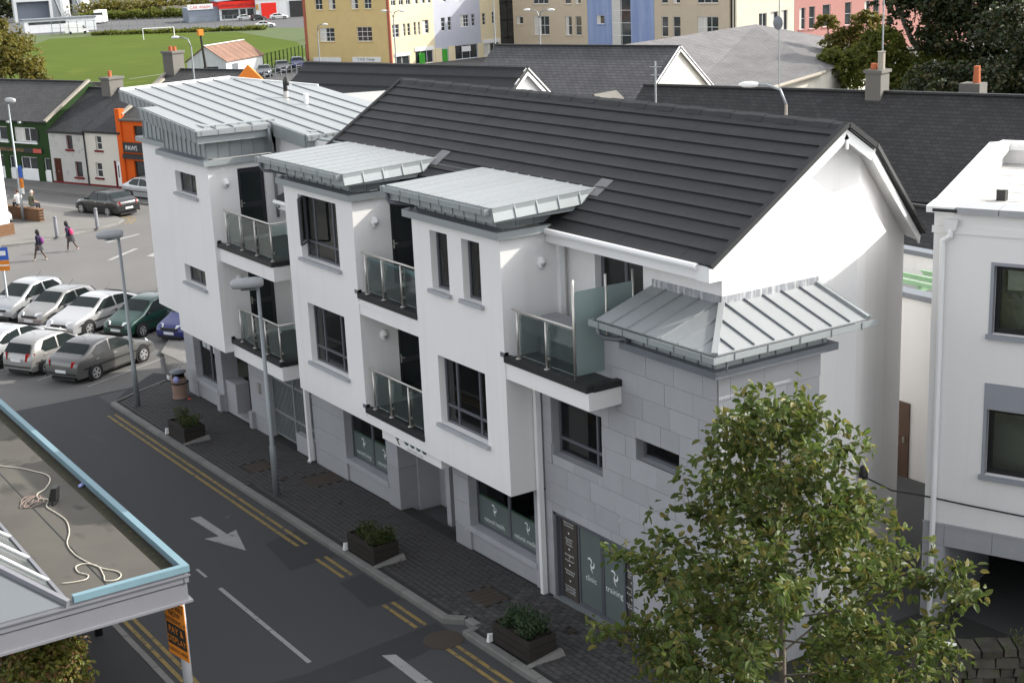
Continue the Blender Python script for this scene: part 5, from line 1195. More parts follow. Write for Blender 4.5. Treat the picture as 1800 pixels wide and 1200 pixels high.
def planter(x, y, label, n, lm, kind):
    t = thing('planter', label, 'planter', (x, y, g(x) + KT), R(2), 'timber planters along the kerb')
    for z in range(3):
        B().box(-.62, .62, -.33, -.30, .02 + z * .15, .16 + z * .15).build('plank', 'wood', t); B().box(-.62, .62, .30, .33, .02 + z * .15, .16 + z * .15).build('plank', 'wood', t)
        B().box(-.62, -.59, -.30, .30, .02 + z * .15, .16 + z * .15).build('plank', 'wood', t); B().box(.59, .62, -.30, .30, .02 + z * .15, .16 + z * .15).build('plank', 'wood', t)
    B().box(-.59, .59, -.3, .3, .3, .40).build('soil', 'soil', t)
    B().hexa([(.64, -.42, 0), (.74, -.42, 0), (.8, .42, 0), (.64, .42, 0)], [(.64, -.40, .03), (.68, -.40, .03), (.72, .40, .14), (.64, .40, .14)]).build('concrete_foot', 'kerb', t); B().hexa([(-.72, -.42, 0), (-.64, -.42, 0), (-.64, -.2, 0), (-.72, -.2, 0)], [(-.7, -.4, .18), (-.64, -.4, .18), (-.64, -.2, .14), (-.7, -.2, .14)]).build('concrete_foot', 'white', t)
    p = thing('potted_plant', kind[0], 'plant', (x, y, g(x) + KT + .36), 0, 'plants in the timber planters'); b = B()
    for c in range(kind[1]):
        cx, cy = random.uniform(-.5, .5), random.uniform(-.2, .2); hh = random.uniform(.18, .5) * kind[2]
        for k in range(n // kind[1]):
            a = random.uniform(0, 6.28); dr = Vector((math.cos(a) * .5, math.sin(a) * .5, 1)).normalized(); q_ = Vector((cx, cy, 0)) + dr * random.uniform(.02, hh) + rv() * .09
            leafquad(b, q_, rv() + Vector((0, 0, .5)), dr + rv() * .5, random.uniform(.05, .10), .02)
    b.build('foliage', lm, p); B().tube([(0, 0, -.05), (0.05, 0, .2)], [.02, .008], 5).build('stem', 'bark', p)
random.seed(21)
LM4 = leafmat('leaf_planter', [(0.03, 0.05, 0.015), (0.06, 0.085, 0.02), (0.04, 0.06, 0.02), (0.09, 0.10, 0.03)])
LM5 = leafmat('leaf_box', [(0.035, 0.06, 0.03), (0.05, 0.08, 0.035), (0.07, 0.10, 0.05)])
planter(-39.9, -1.15, 'dark timber planter nearest the litter bin', 700, LM4, ('straggly dark green plant in the far planter', 5, 1.1))
planter(-28.0, -1.15, 'dark timber planter before the natural living shop', 1100, LM4, ('spiky mixed green plants in the middle planter', 8, 1.0))
planter(-21.75, -1.1, 'dark timber planter nearest the leafy tree', 2200, LM5, ('dense pale green shrub filling the front planter', 12, .8))
LB = thing('litter_bin', 'round pinkish litter bin with black hood on the pavement corner', 'litter bin', (-44.2, .25, g(-44) + KT))
M['bin'] = mat('pinkish_stone_bin', (0.27, 0.18, 0.14), 0.8, 0.08, 6, fine=.06)
B().lathe([(.25, 0), (.25, .03), (.235, .05), (.25, .55), (.25, .66), (.24, .67)], 20).build('drum', 'bin', LB, smooth=False); B().lathe([(.256, .48), (.256, .53)], 20).build('band', 'black', LB)
B().box(-.15, .15, -.16, -.13, .67, .86).box(-.15, .15, .13, .16, .67, .86).box(-.16, -.13, -.13, .13, .67, .86).build('hood_frame', 'black', LB); B().lathe([(.27, .86), (.27, .88), (.2, .93), (.05, .96)], 20).build('hood', 'zincdark', LB, smooth=True)
B().box(-.33, -.13, -.28, -.25, .62, .74).build('notice', 'whitemark', LB)
tag(B().lathe([(.03, 0), (.09, .02), (.11, .09), (.07, .18), (.02, .2)], 8, (-43.85, .05, g(-44) + KT + .62)).build('plastic_bag', M['bluec']), 'pale plastic bag hanging at the litter bin', 'bag')
M['redlit'] = mat('red_wrapper', (0.5, 0.08, 0.05), 0.6, 0.3, 10)
tag(B().hexa([(0, 0, 0), (.14, .02, 0), (.12, .1, 0), (.01, .08, 0)], [(.02, .01, .04), (.12, .03, .06), (.1, .09, .05), (.02, .07, .03)]).build('wrapper', 'redlit', None, (-43.85, .35, g(-44) + KT)), 'red and white food wrapper on the paving by the bin', 'litter')
PT = thing('parking_meter_sign', 'blue and orange parking sign on a steel pole at the left edge', 'sign', (-61.7, -.76, g(-61.7)), R(60))
M['blue'] = mat('sign_blue', (0.03, 0.10, 0.42), 0.5, 0.05)
B().tube([(0, 0, 0), (0, 0, .7), (0, 0, .72), (0, 0, 3.1)], [.08, .08, .05, .05], 10).build('pole', 'galv', PT, smooth=True)
B().box(-.3, .3, -.07, -.06, 2.55, 3.1).build('panel', 'blue', PT); B().box(-.3, .3, -.07, -.06, 2.1, 2.54).build('panel', 'orange', PT); B().box(-.28, .28, -.075, -.071, 2.3, 2.36).box(-.2, .2, -.075, -.071, 2.75, 2.95).build('print', 'whitemark', PT)
# junction corner: bollards, brick planter wall, lamp with sign, white building corner
for i, (x, y) in enumerate(((-79.4, 6.41), (-80.28, 8.95))):
    t = thing('bollard', ['grey steel bollard beside the schoolgirls', 'grey steel bollard nearest the black car'][i], 'bollard', (x, y, g(x) + KT), 0, 'bollards on the corner pavement')
    B().lathe([(.11, 0), (.10, .1), (.10, 1.0), (.075, 1.03), (.075, 1.06), (.11, 1.08), (.10, 1.14), (.03, 1.19)], 12).build('shaft', 'beamgrey', t, smooth=True)
    B().lathe([(.115, .98), (.115, 1.01)], 12).build('collar', 'galv', t)
M['brick'] = mat('brown_brick', (0.16, 0.085, 0.045), 0.9, 0.25, 3, bump=0.4, bscale=20, fine=.1)
BW = thing('brick_planter_wall', 'low brown brick planter wall on the junction corner', 'wall', (-87, 6.6, g(-87) + KT), R(20))
for r_ in range(8):
    k = 0; x = -1.9 - (.14 if r_ % 2 else 0)
    while x < 1.9:
        a, c = max(x, -1.9), min(x + .28, 1.9)
        if c - a > .04: B().box(a + .006, c - .006, -.15, .15, r_ * .085 + .004, r_ * .085 + .079).build('brick', 'brick', BW)
        x += .28
B().box(-1.89, 1.89, -.14, .14, 0, .675).build('core', 'soil', BW); B().box(-1.95, 1.95, -.2, .2, .68, .74).build('capping', 'brick', BW)
t = lamp('silver street lamp with a blue sign by the brick planter wall', -86.35, 6.46, 7.0, R(200), group='street lamps at the junction')
B().box(-.28, .28, -.13, -.12, 2.55, 3.25).build('sign_panel', 'blue', t); B().box(-.28, .28, -.13, -.12, 1.95, 2.53).build('sign_panel', 'orange', t); B().box(-.26, .26, -.13, -.12, 1.6, 1.93).build('sign_panel', 'whitemark', t)
WG = thing('white_gate_pier', 'white rendered wall end on a brown brick base at the left edge', 'wall', (-83, 3.6, g(-83) + KT), R(17))
B().box(-1.4, .95, -1.7, .85, .62, 6.2).build('wall', 'render', WG)
for r_ in range(7):
    for k in range(8):
        B().box(-1.6 + k * .34 + .006, -1.6 + (k + 1) * .34 - .006, -1.85, 1.0, r_ * .09 + .004, r_ * .09 + .084).build('brick', 'brick', WG)

# ================================================================ cars
def carpaint(name, c, metal=.4): 
    m = mat(name, c, .32, 0.02, 1.0, metal=metal, spec=.5, coat=.6); return m
def make_car(label, paint, kind, loc, heading, scale=.92, group='cars parked in the car park', lite=False):
    """car in its own frame: nose towards +x, wheels on z = 0; sizes in metres"""
    D = {'hatch': dict(L=3.85, W=1.66, H=1.46, hood=.78, prof=[(1.92, .30), (1.93, .50), (1.86, .66), (1.72, .76), (.98, .93), (.22, 1.38), (-.1, 1.455), (-.75, 1.46), (-1.35, 1.40), (-1.55, 1.28), (-1.84, .92), (-1.90, .75), (-1.92, .52), (-1.90, .30)], belt=.88, ax=(1.2, -1.22), win=[(.86, .92), (.18, 1.33), (-.32, 1.36), (-.36, .90)], win2=[(-.46, .90), (-.42, 1.36), (-1.02, 1.33), (-1.28, 1.04), (-1.12, .92)], ws=(4, 5), rw=(9, 10), r=.295),
         'mpv': dict(L=3.6, W=1.72, H=1.6, hood=.85, prof=[(1.80, .32), (1.82, .55), (1.76, .74), (1.62, .86), (1.05, 1.05), (.25, 1.52), (-.1, 1.60), (-.9, 1.60), (-1.45, 1.52), (-1.6, 1.40), (-1.76, 1.0), (-1.80, .8), (-1.82, .55), (-1.80, .32)], belt=.98, ax=(1.13, -1.25), win=[(.95, 1.03), (.2, 1.45), (-.3, 1.50), (-.36, 1.0)], win2=[(-.45, 1.0), (-.4, 1.5), (-1.05, 1.47), (-1.36, 1.2), (-1.2, 1.02)], ws=(4, 5), rw=(9, 10), r=.29),
         'saloon': dict(L=4.48, W=1.76, H=1.45, hood=.8, prof=[(2.20, .30), (2.24, .50), (2.16, .66), (1.95, .76), (1.05, .93), (.25, 1.37), (-.15, 1.44), (-.75, 1.44), (-1.15, 1.36), (-1.72, 1.02), (-2.12, .99), (-2.22, .84), (-2.25, .55), (-2.22, .32)], belt=.90, ax=(1.35, -1.32), win=[(.92, .94), (.2, 1.33), (-.3, 1.37), (-.34, .93)], win2=[(-.44, .93), (-.4, 1.37), (-.98, 1.31), (-1.36, 1.06), (-1.24, .96)], ws=(4, 5), rw=(8, 9), r=.315),
         'big': dict(L=4.6, W=1.80, H=1.46, hood=.8, prof=[(2.26, .30), (2.30, .50), (2.22, .68), (2.0, .80), (1.0, .97), (.2, 1.39), (-.2, 1.46), (-.85, 1.45), (-1.35, 1.36), (-1.95, 1.08), (-2.2, 1.02), (-2.28, .86), (-2.30, .55), (-2.28, .32)], belt=.92, ax=(1.38, -1.34), win=[(.9, .97), (.16, 1.35), (-.34, 1.39), (-.38, .95)], win2=[(-.48, .95), (-.44, 1.39), (-1.1, 1.32), (-1.6, 1.08), (-1.4, .98)], ws=(4, 5), rw=(8, 9), r=.32)}[kind]
    t = thing('car', label, 'car', loc, heading, group)
    hw0 = D['W'] / 2; prof = D['prof']; belt = D['belt']; xm = prof[1][0]; xn = prof[-2][0]
    def plan(x):
        f = 1.0
        if x > xm - .75: f -= .14 * ((x - (xm - .75)) / .75) ** 2
        if x < xn + .6: f -= .10 * ((xn + .6 - x) / .6) ** 2
        return f
    def hw(x, z): return hw0 * plan(x) * (1 - .02 * max(0, (.45 - z) / .3)) - max(0, z - belt) * .34
    bm = bmesh.new(); rows = []
    for (x, z) in prof:
        w = hw(x, z); row_ = []
        for f in (-1, -.93, -.55, 0, .55, .93, 1):
            row_.append(bm.verts.new((x + (-.05 * f * f if x > xm - .5 else (.05 * f * f if x < xn + .5 else 0)), w * f, z - (.035 if abs(f) == 1 else (.012 if abs(f) > .9 else (.004 if abs(f) > .5 else 0))))))
        rows.append(row_)
    for i in range(len(rows) - 1):
        for k in range(6): bm.faces.new((rows[i][k], rows[i + 1][k], rows[i + 1][k + 1], rows[i][k + 1]))
    # flanks: from the top edge down to the sill
    for sgn, idx in ((1, 6), (-1, 0)):
        cols = []
        for i, (x, z) in enumerate(prof):
            c = [rows[i][idx]]; e = rows[i][idx].co
            for zz in (belt, .72, .5, .24):
                if zz < z - .07: 
                    bul = .02 if .6 < zz < .8 else 0
                    c.append(bm.verts.new((e.x, sgn * (hw(x, zz) + bul), zz)))
                else: c.append(c[-1])
            cols.append(c)
        for i in range(len(cols) - 1):
            for k in range(4):
                q_ = [cols[i][k], cols[i + 1][k], cols[i + 1][k + 1], cols[i][k + 1]]
                if sgn > 0: q_.reverse()
                u_ = []
                for v in q_:
                    if v not in u_: u_.append(v)
                if len(u_) >= 3:
                    try: bm.faces.new(u_)
                    except ValueError: pass
    bmesh.ops.recalc_face_normals(bm, faces=bm.faces[:])
    for v in bm.verts: v.co *= scale
    me = bpy.data.meshes.new('body'); bm.to_mesh(me); bm.free(); me.polygons.foreach_set('use_smooth', [True] * len(me.polygons)); me.materials.append(paint)
    for v in me.vertices: v.co = v.co * U
    body = link('body', me, t)
    sm = body.modifiers.new('sub', 'SUBSURF'); sm.levels = 1; sm.render_levels = 1
    S = scale
    def part(b, name, m, parent=t, smooth=False): return b.build(name, m, parent, smooth=smooth, scale=S)
    def strip(i0, i1, a0, a1, name, ins=.86, lift=.014):
        (xa, za), (xb, zb) = prof[i0], prof[i1]
        pa = (xa + (xb - xa) * a0, za + (zb - za) * a0); pb_ = (xa + (xb - xa) * a1, za + (zb - za) * a1)
        dx, dz = xb - xa, zb - za; l = math.hypot(dx, dz); nx_, nz_ = (-dz / l, dx / l)
        if nz_ < 0: nx_, nz_ = -nx_, -nz_
        wa, wb = hw(*pa) * ins, hw(*pb_) * ins; q_ = []
        for (p, w) in ((pa, wa), (pb_, wb)):
            for f in ((-1, -.5, 0, .5, 1)): q_.append((p[0] + nx_ * (lift + .012 * (1 - f * f)), w * f, p[1] + nz_ * (lift + .012 * (1 - f * f))))
        b = B(); 
        for k in range(4): b.q(q_[k], q_[k + 1], q_[5 + k + 1], q_[5 + k])
        part(b, name, 'carglass')
    strip(D['ws'][0], D['ws'][1], .06, .97, 'windscreen'); strip(D['rw'][0], D['rw'][1], .06, .92, 'rear_window')
    for sgn in (1, -1):
        for wn_ in (D['win'], D['win2']):
            b = B(); cx = sum(p[0] for p in wn_) / len(wn_); pts = [(p[0], sgn * (hw(p[0], p[1]) + .004), p[1]) for p in wn_]
            b.q(*(pts if sgn < 0 else reversed(pts))); 
            b.v = [(v[0], v[1] + sgn * .008, v[2]) for v in b.v]; part(b, 'side_window', 'carglass')
        for hx in ((-.2, -1.15) if not lite else ()): part(B().box(hx - .09, hx + .09, sgn * (hw0 + .012), sgn * (hw0 + .035), .80, .835), 'door_handle', 'alloy' if kind == 'saloon' else paint)
        part(B().hexa([(.78, sgn * (hw0 - .02), belt + .02), (.78, sgn * (hw0 + .16), belt + .04), (.68, sgn * (hw0 + .16), belt + .04), (.68, sgn * (hw0 - .02), belt + .02)], [(.76, sgn * (hw0 - .02), belt + .10), (.76, sgn * (hw0 + .15), belt + .17), (.69, sgn * (hw0 + .15), belt + .17), (.69, sgn * (hw0 - .02), belt + .1)]), 'mirror', 'black' if kind != 'saloon' else paint)
        part(B().box(-1.9 * D['L'] / 4.48, 1.8 * D['L'] / 4.48, sgn * (hw0 + .004), sgn * (hw0 + .022), .55, .60), 'side_trim', 'rubber')
        for x in D['ax']:
            part(B().lathe([(D['r'] + .075, 0), (D['r'] + .075, .012)], 22, (x, sgn * (hw0 + .006) - (.012 if sgn < 0 else 0) * 0, D['r'] + .02), 'y'), 'wheel_arch', 'rubber')
            y0 = sgn * (hw0 - .15)
            wh = part(B().lathe([(D['r'] * .7, .0), (D['r'] - .02, .0), (D['r'], .03), (D['r'], .16), (D['r'] - .02, .19), (D['r'] * .7, .19)], 22, (x, y0 if sgn > 0 else y0 - .19, D['r']), 'y'), 'wheel', 'rubber', smooth=False)
            yo = sgn * (hw0 + .047); rb_ = B().lathe([(D['r'] * .68, -.004), (D['r'] * .68, .004)], 18, (x, yo, D['r']), 'y')
            part(rb_, 'rim', 'alloy', wh)
            for k in range(5):
                a = k * 1.2566 + .3; c = B(); r0, r1 = D['r'] * .22, D['r'] * .6
                pts = [(r0, a - .15), (r1, a - .33), (r1, a + .33), (r0, a + .15)]
                P_ = [(x + r_ * math.cos(b_), yo + sgn * .006, D['r'] + r_ * math.sin(b_)) for r_, b_ in pts]; c.q(*(P_ if sgn < 0 else reversed(P_))); 
                c.v = [(v[0], v[1], v[2]) for v in c.v]; part(c, 'rim_gap', 'rubber', wh)
        # lights
        xf = xm - .02; wl_ = hw(xf - .12, .62)
        part(B().hexa([(xf - .30, sgn * (wl_ + .02), .60), (xf + .0, sgn * (wl_ - .42), .60), (xf - .06, sgn * (wl_ - .42), .60), (xf - .36, sgn * (wl_ - .05), .60)], [(xf - .38, sgn * (wl_ + .0), .75), (xf - .10, sgn * (wl_ - .40), .745), (xf - .16, sgn * (wl_ - .40), .745), (xf - .44, sgn * (wl_ - .05), .75)]), 'headlight', M['headlamp'])
        xb_ = xn + .02; wr = hw(xb_ + .15, .8)
        zz = (.66, .95) if kind in ('hatch', 'mpv') else (.70, .92)
        part(B().hexa([(xb_ + .22, sgn * (wr + .012), zz[0]), (xb_ - .02, sgn * (wr - .30), zz[0]), (xb_ + .05, sgn * (wr - .30), zz[0]), (xb_ + .3, sgn * (wr - .05), zz[0])], [(xb_ + .26, sgn * (wr - .0), zz[1]), (xb_ + .02, sgn * (wr - .26), zz[1]), (xb_ + .1, sgn * (wr - .26), zz[1]), (xb_ + .34, sgn * (wr - .05), zz[1])]), 'tail_light', M['tail'])
    part(B().box(xm - .06, xm + .012, -.26, .26, .36, .47), 'number_plate', 'whitemark'); part(B().box(xn - .012, xn + .05, -.26, .26, .46 if kind != 'hatch' else .62, .57 if kind != 'hatch' else .73), 'number_plate', 'whitemark')
    part(B().box(xm - .1, xm + .004, -.42, .42, .53, .63), 'grille', 'black'); part(B().box(xm - .2, xm - .01, -.6, .6, .2, .3), 'air_intake', 'black')
    part(B().box(D['ax'][1] + .4, D['ax'][0] - .4, -hw0 + .05, hw0 - .05, .16, .25).box(xn + .1, xm - .1, -hw0 + .3, hw0 - .3, .14, .26), 'underside', 'rubber')
    part(B().box(xn - .01, xn + .03, -hw0 * .84, hw0 * .84, .40, .445), 'bumper_strip', 'rubber')
    part(B().tube([(-.75, 0, D['H'] - .01), (-1.05, 0, D['H'] + .22)], .006, 5), 'aerial', 'rubber')
    return t
M['headlamp'] = mat('headlamp', (0.6, 0.63, 0.66), .12, .1, 6, spec=.7); M['tail'] = mat('tail_lamp', (0.42, 0.015, 0.012), .2, .1, 6)
silver = carpaint('silver_paint', (0.42, 0.43, 0.44)); silver2 = carpaint('pale_silver_paint', (0.5, 0.5, 0.5)); warm = carpaint('champagne_silver_paint', (0.30, 0.295, 0.285)); grey = carpaint('grey_metallic_paint', (0.13, 0.13, 0.125)); greenp = carpaint('dark_green_paint', (0.01, 0.05, 0.035), .2); bluep = carpaint('dark_blue_paint', (0.012, 0.02, 0.14), .2); blackp = carpaint('black_paint', (0.012, 0.013, 0.014), .1); redp = carpaint('red_paint', (0.45, 0.02, 0.02), .1); whitep = carpaint('white_car_paint', (0.7, 0.7, 0.69), 0); goldp = carpaint('beige_metallic_paint', (0.32, 0.30, 0.25))
gz = lambda x, y: (x, y, g(x))
make_car('grey metallic saloon car parked nearest the litter bin', grey, 'saloon', gz(-50.26, -.4), R(119.5))
make_car('silver hatchback parked between the grey saloon and the silver coupe, rear towards the street', warm, 'hatch', gz(-52.35, -1.6), R(119.5))
make_car('silver car cut off by the left edge, beside the silver hatchback', silver, 'big', gz(-54.6, -2.35), R(119.5))
make_car('tall silver compact car with its nose at the left edge sign', silver, 'mpv', gz(-62.1, .15), R(-60.5))
make_car('small champagne silver hatchback facing the street, third from the building', warm, 'hatch', gz(-59.8, .85), R(-60.5))
make_car('pale silver saloon facing the street between the champagne hatchback and the green car', silver2, 'big', gz(-57.35, 1.6), R(-60.5))
make_car('dark green hatchback parked facing the street', greenp, 'hatch', gz(-55.3, 3.0), R(-60.5))
make_car('dark blue hatchback half hidden by the white tower', bluep, 'hatch', gz(-53.2, 4.4), R(-60.5))
make_car('black saloon car driving on the main street', blackp, 'saloon', (-85.7, 11.3, g(-80)), R(197), 1.0, None)
make_car('silver saloon car behind the black car, half hidden by the white tower', silver, 'saloon', (-88.7, 15.3, g(-80)), R(18), 1.0, None)
make_car('silver car peeping out behind the white wall end at the left edge', silver, 'hatch', (-87.2, 4.6, g(-80) + .1), R(15), .92, None)
make_car('red car at the left edge behind the silver car row', redp, 'hatch', gz(-58.2, -4.2), R(119.5))
# ================================================================ terrace across the main street
M['slateA'] = slatemat('slate_terrace', (0.042, 0.041, 0.041), .42, .24, .18, lich=(0.11, 0.108, 0.1))
M['slateB'] = slatemat('slate_dark', (0.022, 0.0225, 0.025), .40, .22, .22)
M['slateC'] = slatemat('slate_grey', (0.066, 0.065, 0.069), .42, .24, .14, lich=(0.05, 0.05, 0.05))
M['slateD'] = slatemat('slate_hip', (0.13, 0.123, 0.123), .42, .24, .10, lich=(0.11, 0.10, 0.10))
M['slateE'] = slatemat('slate_back', (0.022, 0.0215, 0.022), .36, .22, .3, lich=(0.05, 0.047, 0.043))
def paint(name, c, **k): M[name] = mat(name, c, .85, .05, .8, bump=.15, bscale=30, spec=.2, **k); return name
paint('shop_green_paint', (0.022, 0.05, 0.014)); paint('orange_wall_paint', (0.60, 0.10, 0.012)); paint('old_white_dash', (0.48, 0.47, 0.44), spots=((.36, .35, .33), 2, .6)); paint('cream_wall_paint', (0.60, 0.57, 0.50)); paint('maroon_paint', (0.16, 0.02, 0.02)); paint('brown_door_paint', (0.07, 0.022, 0.012)); paint('stone_verge', (0.33, 0.30, 0.25)); paint('chimney_render', (0.14, 0.133, 0.12)); paint('terracotta', (0.42, 0.13, 0.06))
M['pane'] = mat('far_window_glass', (0.035, 0.04, 0.042), .08, .5, .9, spec=.6)
def swin(par, x0, x1, z0, z1, y=0, nv=0, nh=0, m='white', sillm=None, dep=.12, curtain=False):
    f = .055 if x1 - x0 < 1.1 else .07
    b = B().box(x0, x0 + f, y + dep, y + dep + .05, z0, z1).box(x1 - f, x1, y + dep, y + dep + .05, z0, z1).box(x0 + f, x1 - f, y + dep, y + dep + .05, z0, z0 + f).box(x0 + f, x1 - f, y + dep, y + dep + .05, z1 - f, z1)
    for k in range(nv): xx = x0 + (x1 - x0) * (k + 1) / (nv + 1); b.box(xx - f * .4, xx + f * .4, y + dep + .002, y + dep + .048, z0 + f, z1 - f)
    for k in range(nh): zz = z0 + (z1 - z0) * (k + 1) / (nh + 1); b.box(x0 + f, x1 - f, y + dep + .004, y + dep + .046, zz - f * .4, zz + f * .4)
    w = b.build('window', m, par); B().box(x0 + f * .5, x1 - f * .5, y + dep + .02, y + dep + .03, z0 + f * .5, z1 - f * .5).build('pane', 'pane', w)
    if curtain: B().box(x0 + f, x0 + (x1 - x0) * .45, y + dep + .012, y + dep + .018, z0 + f, z1 - f).build('curtain', 'curtain', w)
    if sillm: B().box(x0 - .1, x1 + .1, y - .1, y + dep, z0 - .12, z0 - .002).build('sill', sillm, w)
    return w
def groof(par, x0, x1, yf, ym, yb, ze, zr_, m, over=.15, ridge=True):
    """gabled roof along x: two slopes with real thickness and slate courses"""
    def slope(ya, za, yb_, zb, flip):
        l = math.hypot(yb_ - ya, zb - za); w = x1 - x0; b = B(); t_ = .09
        P_ = [(x0, ya, za), (x1, ya, za), (x1, yb_, zb), (x0, yb_, zb)]; Q_ = [(p[0], p[1], p[2] - t_) for p in P_]
        if flip: P_ = [P_[1], P_[0], P_[3], P_[2]]; Q_ = [Q_[1], Q_[0], Q_[3], Q_[2]]
        b.q(*P_, uv=[(0, 0), (w, 0), (w, l), (0, l)])
        for i in range(4):
            j = (i + 1) % 4; b.q(Q_[i], Q_[j], P_[j], P_[i], uv=[(0, 0)] * 4)
        b.q(*reversed(Q_), uv=[(0, 0)] * 4); return b
    s_ = (zr_ - ze) / (ym - yf)
    r_ = slope(yf - over, ze - over * s_, ym, zr_, False).build('roof', m, par)
    slope(yb, ze, ym, zr_, True).build('roof_back', m, par)
    if ridge:
        for k in range(int((x1 - x0) / .5)): B().bar((x0 + k * .5, ym, zr_ + .02), (x0 + k * .5 + .49, ym, zr_ + .02), .22, .09).build('ridge_tile', 'tile', r_)
    return r_
TA = (-101.47, 12.15, g(-101)); AN = R(21.34)
def tpos(s_, off=0): return (TA[0] + s_ * math.cos(AN) - off * math.sin(AN), TA[1] + s_ * math.sin(AN) + off * math.cos(AN), TA[2])
def house(name, label, s0, wd, eave, ridge, wallm, holes, rm, depth=8.0, ym=4.0, cat='house'):
    t = thing(name, label, cat, tpos(s0), AN, 'terrace across the main street')
    wallpanel(B(), 0, wd, 0, eave, 0, .3, holes).build('wall', wallm, t)
    gb_ = B()
    for x in (0.0, wd):
        xi = x + (.25 if x == 0 else -.25)
        P_ = [(0.3, 0), (depth, 0), (depth, eave), (ym, ridge - .1), (.3, eave + (ridge - eave) * .3 / ym - .1)]
        a = [(min(x, xi), p[0], p[1]) for p in P_]; c = [(max(x, xi), p[0], p[1]) for p in P_]; gb_.hexa(a, c)
    gb_.build('gable', wallm, t); B().box(.3, wd - .3, 1.2, 1.3, 0, eave).build('room', 'room', t)
    groof(t, -.02, wd + .02, 0, ym, depth, eave, ridge, rm)
    return t
# green shop
H = house('green_shop', 'dark green two storey shop with white shopfront at the left', -12.0, 12.75, 4.35, 6.6, 'shop_green_paint', [(8.95, 11.45, 2.8, 3.8), (5.2, 8.2, 2.8, 3.8), (5.6, 7.4, .1, 1.75), (8.0, 8.9, .1, 1.75), (9.3, 11.2, .1, 1.75), (11.9, 12.6, .1, 1.75)], 'slateA')
swin(H, 8.95, 11.45, 2.8, 3.8, nv=2, sillm='white', curtain=True); swin(H, 5.2, 8.2, 2.8, 3.8, nv=2, sillm='white', curtain=True)
for a, c in ((5.6, 7.4), (8.0, 8.9), (9.3, 11.2), (11.9, 12.6)):
    B().box(a, c, .05, .12, .1, .85).build('stall_riser', 'white', H); swin(H, a, c, .85, 1.75, nv=1 if c - a > 1 else 0)
sb = B().box(4.0, 12.0, -.08, 0, 2.05, 2.38).build('sign_board', 'black', H)
M['gold'] = mat('gold_lettering', (0.35, 0.2, 0.04), .5, .05)
text('lettering', 'BOOK & ART SUPPLIES', .3, frontM(8.6, -.085, 2.1), 'gold', sb, wid=.9); B().box(11.0, 11.9, -.09, -.081, 2.07, 2.36).build('picture', 'redlit', sb)
B().box(11.45, 11.75, -.05, 0, 2.9, 3.75).build('wall_emblem', 'black', H)
for x in (8.9, 10.2): B().tube([(x, 0, 4.1), (x, -.3, 4.2)], .03, 6).box(x - .1, x + .1, -.4, -.25, 4.12, 4.25).build('spot_lamp', 'lampgrey', H)
B().bar((12.72, -.1, 4.3), (12.72, 4.0, 6.72), .28, .14).build('verge', 'stone_verge', H)
# white cottage 1
H = house('cottage', 'rough white cottage with brown door beside the green shop', .78, 3.87, 3.72, 6.2, 'old_white_dash', [(1.86, 2.53, 2.48, 3.42), (2.5, 3.26, .62, 1.67), (.26, 1.08, .03, 1.8)], 'slateB')
swin(H, 1.86, 2.53, 2.48, 3.42, nh=1, m='maroon_paint', sillm='maroon_paint'); swin(H, 2.5, 3.26, .62, 1.67, m='maroon_paint', sillm='maroon_paint')
d = B().box(.26, 1.08, .06, .12, .03, 1.8).build('door', 'brown_door_paint', H); B().box(.62, .66, .02, .06, .85, .95).build('handle', 'steel', d)
B().box(0, 3.87, -.02, 0, 0, .22).build('plinth', 'maroon_paint', H); B().tube([(3.84, -.06, 3.6), (3.84, -.06, 0.05)], .045, 6).build('rain_pipe', 'black', H); B().box(0, 3.87, -.16, -.06, 3.6, 3.7).build('gutter', 'black', H)
ch = B().box(2.2, 3.1, 3.2, 4.4, 5.5, 6.85).build('chimney', 'chimney_render', H); B().box(2.12, 3.18, 3.12, 4.48, 6.85, 7.0).build('chimney_cap', 'chimney_render', ch); B().lathe([(.12, 0), (.14, .35), (.16, .4)], 10, (2.5, 3.8, 7.0)).build('chimney_pot', 'terracotta', ch)
# cream cottage 2
H = house('cottage', 'cream cottage with white door next to the orange shop', 4.67, 3.75, 3.86, 6.2, 'cream_wall_paint', [(1.05, 1.68, 2.55, 3.5), (.78, 1.45, .7, 1.7), (2.75, 3.65, .05, 1.9)], 'slateB')
swin(H, 1.05, 1.68, 2.55, 3.5, nh=1, sillm='maroon_paint'); swin(H, .78, 1.45, .7, 1.7, nh=1, sillm='maroon_paint')
d = B().box(2.85, 3.55, .06, .12, .05, 1.88).build('door', 'white', H); B().box(2.98, 3.08, .055, .06, .8, 1.6).box(3.28, 3.38, .055, .06, .8, 1.6).build('door_glass', 'pane', d)
B().box(2.72, 2.82, -.02, .1, .03, 1.92).build('door_frame', 'maroon_paint', H); B().box(0, 3.75, -.02, 0, 0, .22).build('plinth', 'maroon_paint', H); B().box(0, 3.75, -.16, -.06, 3.74, 3.84).build('gutter', 'black', H)
